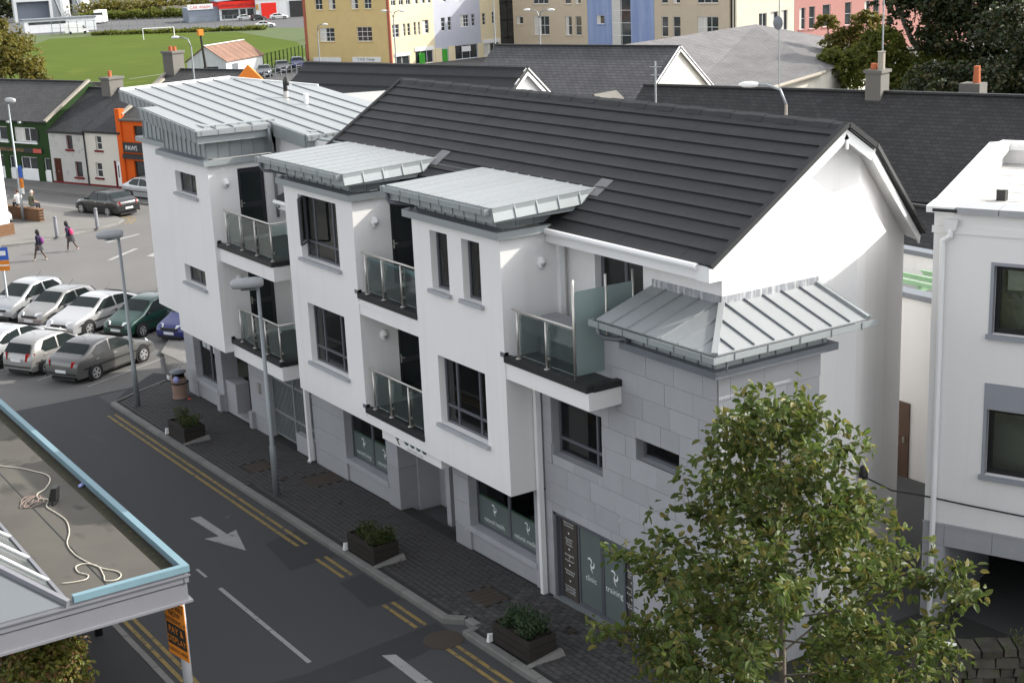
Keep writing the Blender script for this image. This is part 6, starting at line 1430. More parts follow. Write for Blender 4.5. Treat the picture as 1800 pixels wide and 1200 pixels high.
# orange shop
H = house('orange_shop', 'bright orange pet shop with a black fascia sign', 8.48, 7.0, 4.75, 6.7, 'orange_wall_paint', [(1.2, 2.2, 3.3, 4.3), (.9, 2.6, .3, 2.0)], 'slateA', cat='shop')
swin(H, 1.2, 2.2, 3.3, 4.3, m='black'); swin(H, .9, 2.6, .3, 2.0, nv=1, m='black')
sb = B().box(.15, 3.6, -.12, 0, 2.55, 3.2).build('fascia_sign', 'black', H); text('lettering', 'PAWS', .44, frontM(.95, -.125, 2.70), 'whitemark', sb); B().box(.15, 3.6, -.25, 0, 2.15, 2.45).build('shutter_box', 'black', H)
B().box(-.35, .1, -.12, .3, 0, 5.35).build('party_pier', 'orange_wall_paint', H); B().box(0, 7, -.16, -.06, 4.62, 4.74).build('gutter', 'chimney_render', H); B().bar((.0, .1, 5.0), (.0, 4.0, 6.9), .3, .14).build('verge', 'stone_verge', H)
B().box(.45, .75, .05, .12, .05, 2.05).build('door', 'maroon_paint', H)
# slate house with big chimney behind the tower roof, orange gable
BH = thing('slate_roofed_house', 'dark slate roofed house with a tall chimney behind the zinc roof', 'house', (-115.0, 24.6, g(-100)), R(21))
B().box(0, 9, 0, 6, 0, 4.4).build('wall', 'chimney_render', BH); groof(BH, -.2, 9.2, 0, 3, 6, 4.4, 6.0, 'slateA')
ch = B().box(-.2, 1.0, 2.2, 3.4, 5.0, 7.3).build('chimney', 'chimney_render', BH); B().box(-.3, 1.1, 2.1, 3.5, 7.3, 7.48).build('chimney_cap', 'chimney_render', ch)
for x in (.15, .65): B().lathe([(.16, 0), (.15, .3), (.19, .36)], 10, (x, 2.8, 7.48)).build('chimney_pot', 'terracotta', ch)
B().bar((-.1, -.1, 4.4), (-.1, 3.0, 6.15), .3, .14).build('verge', 'stone_verge', BH)
OG = thing('orange_gable_house', 'small bright orange gable showing above the zinc roof', 'house', (-103.3, 28.6, g(-100)), R(66))
b = B(); b.hexa([(-1.2, 0, 0), (1.2, 0, 0), (1.2, 1, 0), (-1.2, 1, 0)], [(-1.2, 0, 5.4), (1.2, 0, 5.4), (1.2, 1, 5.4), (-1.2, 1, 5.4)]); b.hexa([(-1.2, 0, 5.4), (1.2, 0, 5.4), (0, 0, 6.75)], [(-1.2, 1, 5.4), (1.2, 1, 5.4), (0, 1, 6.75)]); b.build('wall', mat('orange_gable_paint', (0.75, 0.22, 0.03), .8, .04), OG)
B().bar((-1.3, 2.5, 5.72), (0, 2.5, 7.12), 5.0, .08, up=(0, 0, 1)).bar((1.3, 2.5, 5.72), (0, 2.5, 7.12), 5.0, .08).build('roof', 'tile', OG) if False else None
# ================================================================ roofs behind the apartments
def barn(name, label, loc, rz, L, D_, eave, ridge, wallm, roofm, gable=True, cat='house', trim=True, over=.15):
    t = thing(name, label, cat, loc, rz)
    P_ = [(0, 0), (D_, 0), (D_, eave), (D_ / 2, ridge - .1), (0, eave)]
    b = B(); b.hexa([(0, p[0], p[1]) for p in P_], [(L, p[0], p[1]) for p in P_]); b.build('wall', wallm, t)
    groof(t, -.15, L + .2, 0, D_ / 2, D_, eave, ridge, roofm, over)
    if trim:
        s_ = (ridge - eave) / (D_ / 2)
        B().bar((L + .16, -over, eave - over * s_ - .08), (L + .16, D_ / 2, ridge - .08), .05, .24).bar((L + .16, D_ / 2, ridge - .08), (L + .16, D_, eave - .08), .05, .24).build('barge_board', 'white', t)
    return t
W2 = barn('rear_wing', 'rear wing with dark tiled roof and white gable behind the apartments', (-57.5, 10.0, 0), R(16.5), 12.2, 5.0, 7.0, 9.0, 'render', 'slateB', trim=True)
for o in list(W2.children):
    if o.name.startswith('roof') and not o.name.startswith('roof_back'):
        for c in range(5):
            B().hexa([(-.15, -.2 + c * .55, 6.86 + c * .44), (12.4, -.2 + c * .55, 6.86 + c * .44), (12.4, .35 + c * .55, 7.30 + c * .44), (-.15, .35 + c * .55, 7.30 + c * .44)], [(-.15, -.2 + c * .55, 6.95 + c * .44), (12.4, -.2 + c * .55, 6.95 + c * .44), (12.4, .35 + c * .55, 7.32 + c * .44), (-.15, .35 + c * .55, 7.32 + c * .44)]).build('tile_course', 'tile', o)
GS = barn('grey_slate_house', 'long grey slate roof with pale gable behind the rear wing', (-70.6, 27.0, 0), R(19), 12.2, 8.4, 5.1, 8.05, 'cream_wall_paint', 'slateC')
dm = thing('roof_dormer', 'small slated dormer on the long grey slate roof', 'dormer', (-60.3, 29.3, 4.9), R(19))
B().hexa([(-.7, 0, 0), (.7, 0, 0), (.7, 2, 0), (-.7, 2, 0)], [(-.7, 0, .55), (.7, 0, .55), (.7, 2, .55), (-.7, 2, .55)]).hexa([(-.7, 0, .55), (.7, 0, .55), (0, 0, 1.1)], [(-.7, 2, .55), (.7, 2, .55), (0, 2, 1.1)]).build('cheek', 'stone_verge', dm); B().q((-.8, -.1, .5), (0, -.1, 1.15), (0, 2, 1.15), (-.8, 2, .5)).q((.8, -.1, .5), (.8, 2, .5), (0, 2, 1.15), (0, -.1, 1.15)).build('dormer_roof', 'chimney_render', dm)
# big hipped slate roof
HR = thing('hipped_slate_hall', 'large pale grey hipped slate roof before the pink building', 'building', (-78.2, 56.8, 0), 0)
ap, lf = (-78.2, 56.8, 7.5), (-71.5, 38.4, 7.4); e1, e2, e3 = (-65.0, 50.4, 5.3), (-66.9, 36.6, 5.1), (-60.5, 36.0, 4.6)
b = B()
def tri(b, *p):
    o = Vector(p[0]); ux = (Vector(p[1]) - o).normalized(); nz = ux.cross(Vector(p[2]) - o).normalized(); uy = nz.cross(ux)
    b.q(*p, uv=[((Vector(q_) - o).dot(ux), (Vector(q_) - o).dot(uy)) for q_ in p])
e2 = (-60.2, 33.5, 4.3)
tri(b, e2, e1, ap, lf); tri(b, e1, (-74, 66, 5.3), ap); tri(b, (-82, 33, 4.3), e2, lf); tri(b, (-90, 62, 5.3), (-82, 33, 4.3), lf, ap)
b.build('roof', 'slateD', HR, world=True)
B().hexa([(-64.9, 50.3, -1), (-74, 66, -1), (-88, 60, -1), (-80, 34, -1), (-60.5, 33.6, -1)], [(-65.2, 50.3, 5.25), (-74, 65.8, 5.25), (-88, 60, 5.2), (-81, 33.2, 4.25), (-60.5, 33.7, 4.25)]).build('wall', 'cream_wall_paint', HR, world=True)
B().tube([(-60.2, 33.5, 4.25), (-64.9, 50.3, 5.25)], .12, 8).build('gutter', 'stone_verge', HR, world=True)
# dark terrace behind
DT = barn('slate_terrace', 'long dark slate terrace roof behind the tiled gable', (-53.0, 23.8, 0), R(17), 40, 8.6, 3.4, 6.95, 'old_white_dash', 'slateE', trim=False)
ch = B().box(11.4, 12.1, 3.9, 4.7, 6.2, 7.75).build('chimney', 'chimney_render', DT); B().box(11.33, 12.17, 3.83, 4.77, 7.75, 7.88).build('chimney_cap', 'chimney_render', ch); B().lathe([(.15, 0), (.15, .7), (.19, .75)], 10, (11.92, 4.3, 7.88)).build('chimney_pot', 'stone_verge', ch); B().lathe([(.15, 0), (.14, .25)], 10, (11.6, 4.3, 7.88)).build('chimney_pot', 'terracotta', ch)
ch = B().box(14.6, 15.5, 6.0, 6.8, 5.2, 7.2).build('chimney', 'chimney_render', DT); B().lathe([(.16, 0), (.13, .7)], 10, (15.2, 6.4, 7.2)).build('chimney_pot', 'terracotta', ch)
B().box(20.5, 34, -.5, -.25, 3.15, 3.4).build('valley_gutter', 'stone_verge', DT)
RO = barn('lower_slate_outhouse', 'lower dark slate roof below the terrace gutter', (-43.5, 21.0, 0), R(5), 22, 6.4, 1.7, 3.9, 'old_white_dash', 'slateE', trim=False)
SO = barn('small_grey_roof', 'small pale grey roof in front of the big trees', (-47.5, 52, 0), R(20), 7, 7, 2.6, 4.4, 'old_white_dash', 'slateD', trim=False)
# aerials and lamps over the roofs
def mast(label, x, y, z0, z1, arms=()):
    t = thing('aerial_mast', label, 'aerial', (x, y, z0)); B().tube([(0, 0, 0), (0, 0, z1 - z0)], .035, 6).build('pole', 'galv', t)
    for z, l, a in arms: B().bar((-l * math.cos(a), -l * math.sin(a), z - z0), (l * math.cos(a), l * math.sin(a), z - z0), .03, .03).build('arm', 'galv', t)
    return t
mast('thin aerial mast rising in front of the pale gable', -43.2, 19.6, 5.2, 9.1, ((8.9, .25, .4), (8.6, .2, .4)))
dt_ = mast('satellite dish mast above the hipped slate roof', -58.6, 40.5, 5.6, 11.5); o = B().lathe([(.02, -.10), (.2, -.07), (.36, .0), (.37, .01), (.2, -.05)], 20, (0, -.1, 3.35), 'y'); o.build('dish', M['zincdark'], dt_, smooth=True)
mast('tall thin mast beside the terracotta chimney', -45.4, 34.2, 3.2, 11.2)
for i, (lab, x, y, h, rz, arms) in enumerate((('curved street lamp in front of the dark terrace roof', -39.0, 22.3, 8.2, R(200), 1), ('single street lamp arching above the orange gable', -106.5, 25.5, 8.0, R(205), 1), ('double headed street lamp before the blue wall', -108, 58.5, 8.1, R(10), 2), ('double headed street lamp before the yellow block', -138, 60.2, 7.6, R(10), 2), ('tall double headed street lamp before the lilac shop', -128, 66.5, 9.6, R(10), 2), ('single lamp at the left end of the yellow block', -150, 57, 6.2, R(10), 1))):
    t = thing('road_lamp', lab, 'street lamp', (x, y, -1), rz, 'arched road lamps')
    B().tube([(0, 0, 0), (0, 0, h * .8), (0, 0, h + .3)], [.09, .07, .055], 8).build('pole', 'stone_verge' if i == 0 else 'galv', t)
    for sg in ((1, -1) if arms == 2 else (1,)):
        B().tube([(0, 0, h + .3), (sg * .25, 0, h + .85), (sg * .8, 0, h + 1.0), (sg * 1.2, 0, h + 1.0)], .05, 7).build('arm', 'galv', t, smooth=True)
        hb_ = B().lathe([(.02, 0), (.12, .08), (.17, .3), (.16, .6), (.08, .8), (.02, .85)], 10, (0, 0, 0), 'x'); hb_.v = [(sg * (1.1 + p[0]), p[1], h + 1.0 + p[2] * .7) for p in hb_.v]; hb_.build('lamp_head', 'white', t, smooth=True)
# ================================================================ coloured street blocks in the distance
paint('yellow_wall_paint', (0.62, 0.47, 0.22)); paint('pale_yellow_wall', (0.70, 0.60, 0.40)); paint('lilac_wall', (0.46, 0.47, 0.53)); paint('beige_wall', (0.55, 0.46, 0.34)); paint('blue_wall', (0.24, 0.31, 0.50), streak=((.4, .45, .6), 1.2, .5, .5)); paint('cream2_wall', (0.70, 0.64, 0.50)); paint('pink_wall', (0.46, 0.23, 0.20)); paint('red_brick_edge', (0.38, 0.12, 0.08)); paint('green_shop_fit', (0.06, 0.32, 0.04))
def block(name, label, loc, rz, x0, x1, dep, z1, wallm, wins, cat='building', sillm=None, nv=1, nh=1, zb=-1.0):
    t = thing(name, label, cat, loc, rz, 'painted street blocks')
    wallpanel(B(), x0, x1, zb, z1, 0, .3, [w[:4] for w in wins]).build('wall', wallm, t)
    B().box(x0, x1, .6, dep, zb, z1).build('body', wallm, t); B().box(x0 - .1, x1 + .1, -.1, dep + .1, z1, z1 + .4).build('roof', 'chimney_render', t)
    for w in wins: swin(t, *w[:4], nv=w[4] if len(w) > 4 else nv, nh=w[5] if len(w) > 5 else nh, sillm=sillm, curtain=random.random() < .4)
    return t
Pc = (-170.06, 77.09, 0)
random.seed(9)
Y = block('yellow_block', 'mustard yellow street block with white windows, shaded side', Pc, R(25), -14.3, 0, 5.2, 11, 'yellow_wall_paint', [(-12.3, -11.0, 6.6, 8.0), (-10.0, -8.8, 6.6, 8.0), (-6.2, -5.0, 6.6, 8.0), (-4.0, -2.8, 6.6, 8.0), (-11.9, -9.3, 2.4, 4.2, 2, 2), (-5.5, -3.0, 2.4, 4.3, 2, 2)], sillm='yellow_wall_paint')
B().box(-.35, .06, -.08, .12, -1, 11).box(-14.4, -14.0, -.08, .12, -1, 11).each('corner_strip', 'red_brick_edge', Y); sb = B().box(-6.5, -1.8, -.1, 0, -.3, .35).build('shop_sign', 'white', Y); text('lettering', 'T.H.D. Design', .5, frontM(-4.2, -.11, -.1), 'shop_green_paint', sb)
B().box(-13.2, -8.5, -.1, 0, -.3, .3).build('shop_sign', 'white', Y)
cw = [(.35, 1.5, 2.8, 4.5, 1, 2), (2.1, 2.6, 2.9, 4.5, 0, 2), (2.9, 3.4, 2.9, 4.5, 0, 2), (4.0, 4.4, 2.9, 4.6, 0, 2), (4.7, 5.1, 2.9, 4.6, 0, 2), (5.5, 6.6, 3.0, 4.75, 1, 2)] + [(x, x + .8, 6.9, 8.2, 1, 1) for x in (.4, 1.7, 2.9, 4.2, 5.4, 6.4)] + [(.5, 3.0, -.9, .35, 1, 0), (4.0, 7.1, -.9, .75, 2, 0)]
Y = block('pale_yellow_block', 'sunlit pale yellow block beside the yellow corner', (Pc[0] + .02, Pc[1], 0), R(100), .05, 7.5, 9, 11, 'pale_yellow_wall', cw)
B().box(.4, 3.1, -.1, 0, .36, .75).box(3.9, 7.2, -.1, 0, .78, 1.25).build('shop_sign', 'white', Y); B().box(4.6, 5.6, -.05, .0, -.9, .5).build('shop_door', 'green_shop_fit', Y)
lwn = [(8.8, 9.5, 3.1, 4.85, 0, 2), (10.0, 10.6, 3.1, 4.9, 0, 2), (12.2, 13.8, 3.4, 5.0, 2, 2), (14.3, 14.9, 3.4, 5.0, 0, 2), (9.0, 9.9, 6.9, 8.2), (11.5, 12.6, 6.9, 8.2), (11.0, 15.2, -.9, 1.0, 2, 0)]
Y = block('lilac_block', 'lilac grey street block with a dark shopfront', (Pc[0] + .02, Pc[1], 0), R(100), 7.5, 15.9, 9, 11, 'lilac_wall', lwn)
B().box(7.5, 8.6, -.06, 0, -1, .9).build('shop_pier', 'pale_yellow_wall', Y); B().box(8.7, 9.6, -.06, 0, -1, .7).build('shop_door', 'green_shop_fit', Y); B().box(15.2, 15.9, -.06, 0, -1, 1.0).box(9.8, 11.0, -.06, 0, -1, 1.0).build('shop_pier', 'pale_yellow_wall', Y); B().box(12.2, 13.8, -.1, 0, .1, .8).build('shop_sign', 'white', Y)
Y = block('pale_yellow_block', 'narrow pale yellow block between the lilac block and the glass stair', (Pc[0] + .02, Pc[1], 0), R(100), 15.9, 19.6, 9, 11, 'pale_yellow_wall', [(16.3, 16.9, 3.4, 5.0, 0, 2), (18.1, 18.7, 3.5, 5.1, 0, 2), (16.3, 19.3, -.9, .9, 2, 0)])
B().box(16.2, 19.4, -.1, 0, .9, 1.4).build('shop_sign', 'white', Y)
st = thing('glass_stair_tower', 'black glazed stair tower between the pale yellow and beige blocks', 'tower', (Pc[0], Pc[1], 0), R(100), 'painted street blocks'); B().box(19.65, 22.6, .1, 4, -1, 11).build('core', 'black', st)
for k in range(5): B().box(19.7, 22.5, .05, .09, -.9 + k * 2.4, 1.3 + k * 2.4).build('pane', 'pane', st)
for x in (19.65, 21.1, 22.55): B().box(x - .06, x + .06, 0, .1, -1, 11).build('mullion', 'black', st)
BG = (-172, 97.5, 0)
up_ = lambda L_: L_ + [(w[0], w[1], w[2] + 4.1, w[3] + 4.1) + tuple(w[4:]) for w in L_]
block('beige_block', 'beige street block left of the blue stair front', BG, R(10), .2, 14.5, 9, 12, 'beige_wall', up_([(.8, 2.2, 3.3, 4.3, 0, 0), (4.3, 7.3, 1.9, 4.4, 2, 1), (10.4, 11.6, 1.9, 4.4, 0, 1), (12.3, 13.4, 1.9, 4.4, 0, 1)]), sillm='beige_wall')
Y = block('blue_block', 'blue painted stair front with a tall dark glass strip', BG, R(10), 14.52, 26.2, 9, 12, 'blue_wall', up_([(16.1, 17.6, 3.4, 4.5, 0, 0)]) + [(18.8, 22.2, .4, 11.5, 1, 6)], sillm='blue_wall')
block('beige_block', 'beige street block right of the blue stair front', BG, R(10), 26.22, 38.2, 9, 12, 'beige_wall', up_([(27.4, 28.5, 1.9, 4.4, 0, 1), (29.3, 30.5, 1.9, 4.4, 0, 1), (33.2, 36.5, 1.9, 4.4, 2, 1)]), sillm='beige_wall')
st = B().box(38.25, 39.3, .2, 6, -1, 12).build('dark_gap_wall', 'black', None, BG, R(10)); tag(st, 'dark recess between the beige and cream blocks', 'wall')
Q = (-133.3, 104.3, 0)
block('cream_block', 'sunlit cream block above the hipped slate roof', Q, R(84), 0, 8.6, 8, 12, 'cream2_wall', up_([(3.3, 4.5, 2.6, 4.6, 1, 0), (5.0, 6.2, 2.5, 4.7, 1, 0), (6.6, 7.6, 2.4, 4.8, 1, 0)]), sillm='cream2_wall')
block('pink_block', 'salmon pink street block beside the big trees', Q, R(84), 8.65, 40, 8, 12, 'pink_wall', up_([(9.4, 10.3, 2.3, 4.9, 0, 1), (10.9, 11.8, 2.3, 5.0, 0, 1), (13.0, 14.2, 2.4, 5.1, 0, 1), (16.5, 17.5, 2.4, 5.2, 0, 1), (19.6, 20.5, 2.4, 5.2, 0, 1), (21.0, 22.0, 2.4, 5.2, 0, 1)]) + [(9.4, 10.2, -.6, 1.2, 0, 1), (10.9, 11.7, -.6, 1.2, 0, 1)], sillm='pink_wall')
# ================================================================ field, shed, yard and warehouse far left
M['grass'] = mat('playing_field_grass', (0.068, 0.096, 0.015), 1.0, .14, .05, fine=.08, spec=.05, spots=((0.085, 0.108, 0.018), .09, .58)); M['rough'] = mat('rough_grass', (0.06, 0.085, 0.02), .95, .3, .6, fine=.12, bump=.6, bscale=8)
sheet('playing_field', [(-150, 25), (-183, 62), (-205, 82), (-240, 96), (-288, 105), (-312, 92), (-316, 74), (-240, 40), (-200, 25)], .02, 'grass')
sheet('grass_verge', [(-175, 58), (-190, 90), (-275, 122), (-300, 116), (-335, 96), (-340, 70), (-200, 20), (-150, 20)], .008, 'rough')
sheet('field_line', [(-188, 47.5), (-187.6, 47.5), (-200.0, 68), (-200.4, 68)], .03, 'whitepaint')
GO = thing('goal_posts', 'white goal posts at the far end of the playing field', 'goal', (-282.5, 86, g(-100)), R(68))
for x in (-3.0, 3.0): B().tube([(x, 0, 0), (x, 0, 2.2)], .09, 6).build('post', 'white', GO)
B().tube([(-3.05, 0, 2.2), (3.05, 0, 2.2)], .09, 6).build('crossbar', 'white', GO)
SH = thing('field_shed', 'white gabled shed with rusty corrugated roof by the playing field', 'shed', (-174.4, 53.1, g(-100)), R(130.8))
M['rust'] = mat('rusty_corrugated_iron', (0.21, 0.12, 0.085), .8, .2, .5, rnd=.12, streak=((0.16, 0.08, 0.05), 3, .5, .7)); paint('shed_white', (0.55, 0.57, 0.58), streak=((.4, .4, .4), 3, .5, .4))
P_ = [(-2.7, 0), (2.7, 0), (2.7, 2.4), (0, 4.15), (-2.7, 2.4)]; B().hexa([(0, p[0], p[1]) for p in P_], [(10.5, p[0], p[1]) for p in P_]).build('wall', 'shed_white', SH)
for sg in (1, -1):
    for k in range(14):
        x0 = -.2 + k * .78; B().hexa([(x0, sg * 2.95, 2.26), (x0 + .76, sg * 2.95, 2.26), (x0 + .76, 0, 4.2), (x0, 0, 4.2)], [(x0, sg * 2.95, 2.34 + .02 * (k % 2)), (x0 + .76, sg * 2.95, 2.34 + .02 * (k % 2)), (x0 + .76, 0, 4.28 + .02 * (k % 2)), (x0, 0, 4.28 + .02 * (k % 2))]).build('roof_sheet', 'rust', SH)
B().bar((-.25, 0, 4.32), (10.8, 0, 4.32), .3, .08).build('ridge_cap', 'white', SH); B().box(-.03, 0, -1.6, .4, .6, 1.7).build('window', 'black', SH); B().box(1.6, 3.2, -2.75, -2.7, .1, 1.9).build('door', 'zincdark', SH)
UP = thing('utility_pole', 'leaning dark timber pole with an orange box on top', 'pole', (-168.0, 50.6, g(-100))); B().tube([(0, 0, 0), (-.5, -.2, 6.0)], [.2, .13], 8).build('shaft', 'wood', UP); B().box(-.8, -.2, -.5, .1, 5.9, 6.6).build('box', 'orange', UP)
# palisade fences
def fence(label, a, b_, n, h=1.8, m='galv'):
    t = thing('wire_fence', label, 'fence', (a[0], a[1], g(a[0]))); 
    for k in range(n + 1):
        x, y = (b_[0] - a[0]) * k / n, (b_[1] - a[1]) * k / n; B().box(x - .06, x + .06, y - .06, y + .06, 0, h).build('post', m, t)
    B().bar((0, 0, h - .1), (b_[0] - a[0], b_[1] - a[1], h - .1), .05, .05).bar((0, 0, h * .5), (b_[0] - a[0], b_[1] - a[1], h * .5), .04, .04).build('rail', m, t)
fence('tall wire fence along the far end of the field', (-333, 79.5), (-303, 112.5), 22, 3.0, 'zincdark'); fence('dark railing along the car row by the yellow block', (-160, 50), (-176, 67.5), 14, 1.3, 'zincdark'); fence('green mesh fence between the field and the car row', (-181, 63), (-196, 77), 12, 2.2, 'shop_green_paint')
pcars = [('pale car nearest the orange gable', goldp, 'saloon', (-169.5, 56.3)), ('dark grey car second in the row by the field', mat('slate_grey_paint', (.06, .06, .065), .3, .02, 1, metal=.3, coat=.6), 'saloon', (-173.8, 60.5)), ('black car third in the row by the field', blackp, 'big', (-178.2, 65.0)), ('dark blue car beside the yellow block', bluep, 'hatch', (-182.5, 69.2))]
for lab, pm, kd, (x, y) in pcars: make_car(lab, pm, kd, (x, y, g(x)), R(-20), 1.0, 'cars parked by the playing field', lite=True)
for lab, pm, kd, x, y, h in (('white car in front of the car showroom', whitep, 'big', -343, 130.5, 60), ('dark car beside the red door of the warehouse', blackp, 'hatch', -338, 131.5, 80), ('long white car before the red warehouse door', whitep, 'big', -338, 137, 70), ('white car alone by the field fence', whitep, 'saloon', -300, 116.5, 65)): make_car(lab, pm, kd, (x, y, g(x)), R(h), 1.0, 'cars at the car showroom', lite=True)
WH = thing('car_showroom', 'red and white car sales warehouse far beyond the field', 'building', (-352, 119, g(-100)), R(76))
paint('showroom_red', (0.62, 0.03, 0.02)); paint('showroom_grey', (0.22, 0.25, 0.30))
B().box(0, 7.6, 0, 12, 0, 3.4).build('grey_hall', 'showroom_grey', WH); sb = B().box(-.1, 6.2, -.3, 0, 3.0, 4.3).build('banner', 'white', WH); text('lettering', 'CAR WASH', 1.0, frontM(3, -.32, 3.25), 'showroom_red', sb)
B().box(7.6, 16.5, -.5, 12, 0, 2.9).build('sales_hall', 'shed_white', WH); sb = B().box(7.5, 16.6, -.9, 12, 2.9, 4.6).build('fascia', 'showroom_red', WH); text('lettering', 'LENNON CAR SALES', .95, frontM(12, -.92, 3.3), 'black', sb)
B().box(8.2, 12.4, -.55, -.5, .4, 2.6).box(12.8, 14.2, -.55, -.5, 1.0, 2.6).box(14.6, 16.2, -.55, -.5, .9, 2.6).build('window', 'pane', WH)
B().box(16.6, 34, -1.5, 14, 0, 5.2).build('workshop', 'shed_white', WH); B().box(16.5, 34.1, -1.7, 14, 5.2, 6.6).build('fascia', 'showroom_red', WH); B().box(18.0, 21.8, -1.6, -1.5, 0, 3.8).build('red_door', 'showroom_red', WH); B().box(25.2, 29, -1.6, -1.5, 0, 4.0).build('open_door', 'black', WH)
B().box(16.7, 17.3, -1.6, -1.5, 2.2, 3.6).box(30.6, 31.2, -1.6, -1.5, 2.2, 3.6).build('notice', 'gold', WH); B().hexa([(7, -.5, 4.6), (34, -.5, 6.6), (34, 14, 6.6), (7, 12, 4.6)], [(7, -.5, 4.7), (34, -.5, 6.7), (34, 14, 8.2), (7, 12, 6.0)]).build('roof', 'showroom_grey', WH)
WS = thing('white_works_shed', 'long low white works shed beyond the field', 'building', (-350, 78, g(-100)), R(84)); B().box(0, 16.5, 0, 6, 0, 2.9).build('wall', 'shed_white', WS); B().box(-.2, 16.7, -.2, 6.2, 2.9, 3.2).build('roof', 'zincdark', WS); B().box(1, 9.5, -.05, 0, 1.9, 2.5).build('window_band', 'pane', WS)
FS = thing('open_steel_shed', 'tall open fronted steel shed behind the works', 'building', (-430, 97, g(-100)), R(78)); B().box(0, 10.5, 0, 9, 5.6, 7.0).build('roof', 'shed_white', FS); B().box(0, .8, 0, 9, 0, 5.6).box(9.7, 10.5, 0, 9, 0, 5.6).each('side', 'shed_white', FS); B().box(.8, 9.7, 3, 3.3, 0, 5.6).build('back', 'showroom_grey', FS)
for i, (x, y) in enumerate(((-446, 115), (-447, 121.5))):
    t = thing('storage_silo', ['white silo with a stair beside the steel shed', 'tallest white silo on the right'][i], 'silo', (x, y, g(-100)), 0, 'silos at the works'); B().lathe([(2.6, 0), (2.6, 14), (.4, 16)], 20).build('drum', 'shed_white', t, smooth=False); B().tube([(2.8, -1, 1), (2.2, -2.8, 8), (-2, -2.6, 13)], .35, 6).build('stair', 'zincdark', t)
def van(name, label, loc, rz, L_, W_, H_, cab=True):
    t = thing(name, label, 'van', loc, rz); B().hexa([(-L_ / 2, -W_ / 2, .35), (L_ * .28, -W_ / 2, .35), (L_ * .28, W_ / 2, .35), (-L_ / 2, W_ / 2, .35)], [(-L_ / 2, -W_ / 2 + .1, H_), (L_ * .22, -W_ / 2 + .1, H_), (L_ * .22, W_ / 2 - .1, H_), (-L_ / 2, W_ / 2 - .1, H_)]).build('cargo_body', 'white', t)
    B().hexa([(L_ * .28, -W_ / 2, .35), (L_ / 2, -W_ / 2 + .1, .35), (L_ / 2, W_ / 2 - .1, .35), (L_ * .28, W_ / 2, .35)], [(L_ * .22, -W_ / 2 + .1, H_ * .95), (L_ * .36, -W_ / 2 + .2, H_ * .6), (L_ * .36, W_ / 2 - .2, H_ * .6), (L_ * .22, W_ / 2 - .1, H_ * .95)]).build('cab', 'white', t); B().hexa([(L_ * .285, -W_ / 2 - .02, H_ * .55), (L_ * .37, -W_ / 2 + .05, H_ * .55), (L_ * .37, W_ / 2 - .05, H_ * .55), (L_ * .285, W_ / 2 + .02, H_ * .55)], [(L_ * .24, -W_ / 2 + .05, H_ * .85), (L_ * .30, -W_ / 2 + .1, H_ * .8), (L_ * .30, W_ / 2 - .1, H_ * .8), (L_ * .24, W_ / 2 - .05, H_ * .85)]).build('cab_window', 'pane', t)
    for x in (-L_ * .3, L_ * .32):
        for y in (-W_ / 2 - .02, W_ / 2 - .18): B().lathe([(.34, 0), (.34, .2)], 14, (x, y, .34), 'y').build('wheel', 'rubber', t)
van('delivery_van', 'white delivery van beside the low works shed', (-331, 84.5, g(-100)), R(75), 5.2, 2.0, 2.3); van('box_truck', 'white box truck in the works yard', (-386, 107.5, g(-100)), R(-30), 7.0, 2.5, 3.4)
GW = thing('garden_wall', 'rough grey garden wall with rusty capping beyond the cottages', 'wall', (-158, 29.5, g(-100)), R(37)); B().box(-6.5, 8, 0, .4, 0, 2.6).build('wall', 'chimney_render', GW); B().box(-6.5, 2, -.2, .6, 2.6, 2.75).build('capping', 'rust', GW)
# ================================================================ trees and hedges
LMo = leafmat('leaf_autumn', [(0.14, 0.125, 0.025), (0.19, 0.155, 0.03), (0.11, 0.115, 0.025), (0.22, 0.17, 0.04), (0.10, 0.105, 0.022)], .5)
LMd = leafmat('leaf_deep', [(0.018, 0.03, 0.010), (0.026, 0.042, 0.012), (0.035, 0.045, 0.012), (0.022, 0.034, 0.012), (0.06, 0.05, 0.015)], .2)
LMy = leafmat('leaf_light', [(0.12, 0.15, 0.025), (0.16, 0.18, 0.032), (0.10, 0.125, 0.02), (0.19, 0.19, 0.04)], .6)
def clumptree(label, loc, blobs, n, leaf, lm, group, trunk=.35):
    """crown of many leaf clumps spread through several lobes, on a forked trunk"""
    t = thing('broadleaf_tree', label, 'tree', loc, 0, group)
    tb = B(); c0 = Vector(blobs[0][:3]); tb.tube([(0, 0, 0), (0, 0, c0.z * .5), tuple(c0)], [trunk, trunk * .7, trunk * .25], 8)
    for bl in blobs[1:]: tb.tube([(0, 0, c0.z * .45), tuple(Vector(bl[:3]) * .7), tuple(bl[:3])], [trunk * .5, trunk * .3, trunk * .1], 6)
    tb.build('trunk', 'bark', t, smooth=True); b = B(); tot = sum(bl[3] ** 2 for bl in blobs)
    for bl in blobs:
        c = Vector(bl[:3]); r_ = bl[3]; m_ = int(n * r_ * r_ / tot); ncl = max(8, m_ // 24)
        for k in range(ncl):
            d = rv(); d.z = d.z if d.z > -.5 else -d.z; cc = c + Vector((d.x, d.y, d.z * .85)) * r_ * random.uniform(.55, 1.08); cr_ = r_ * random.uniform(.12, .24)
            for j in range(24):
                dd = rv(); p = cc + dd * cr_ * random.random() ** .4; leafquad(b, p, dd * .6 + Vector((0, 0, .5)) + rv() * .5, rv(), leaf * random.uniform(.6, 1.3), leaf * .36)
    b.build('crown', lm, t); return t
random.seed(31)
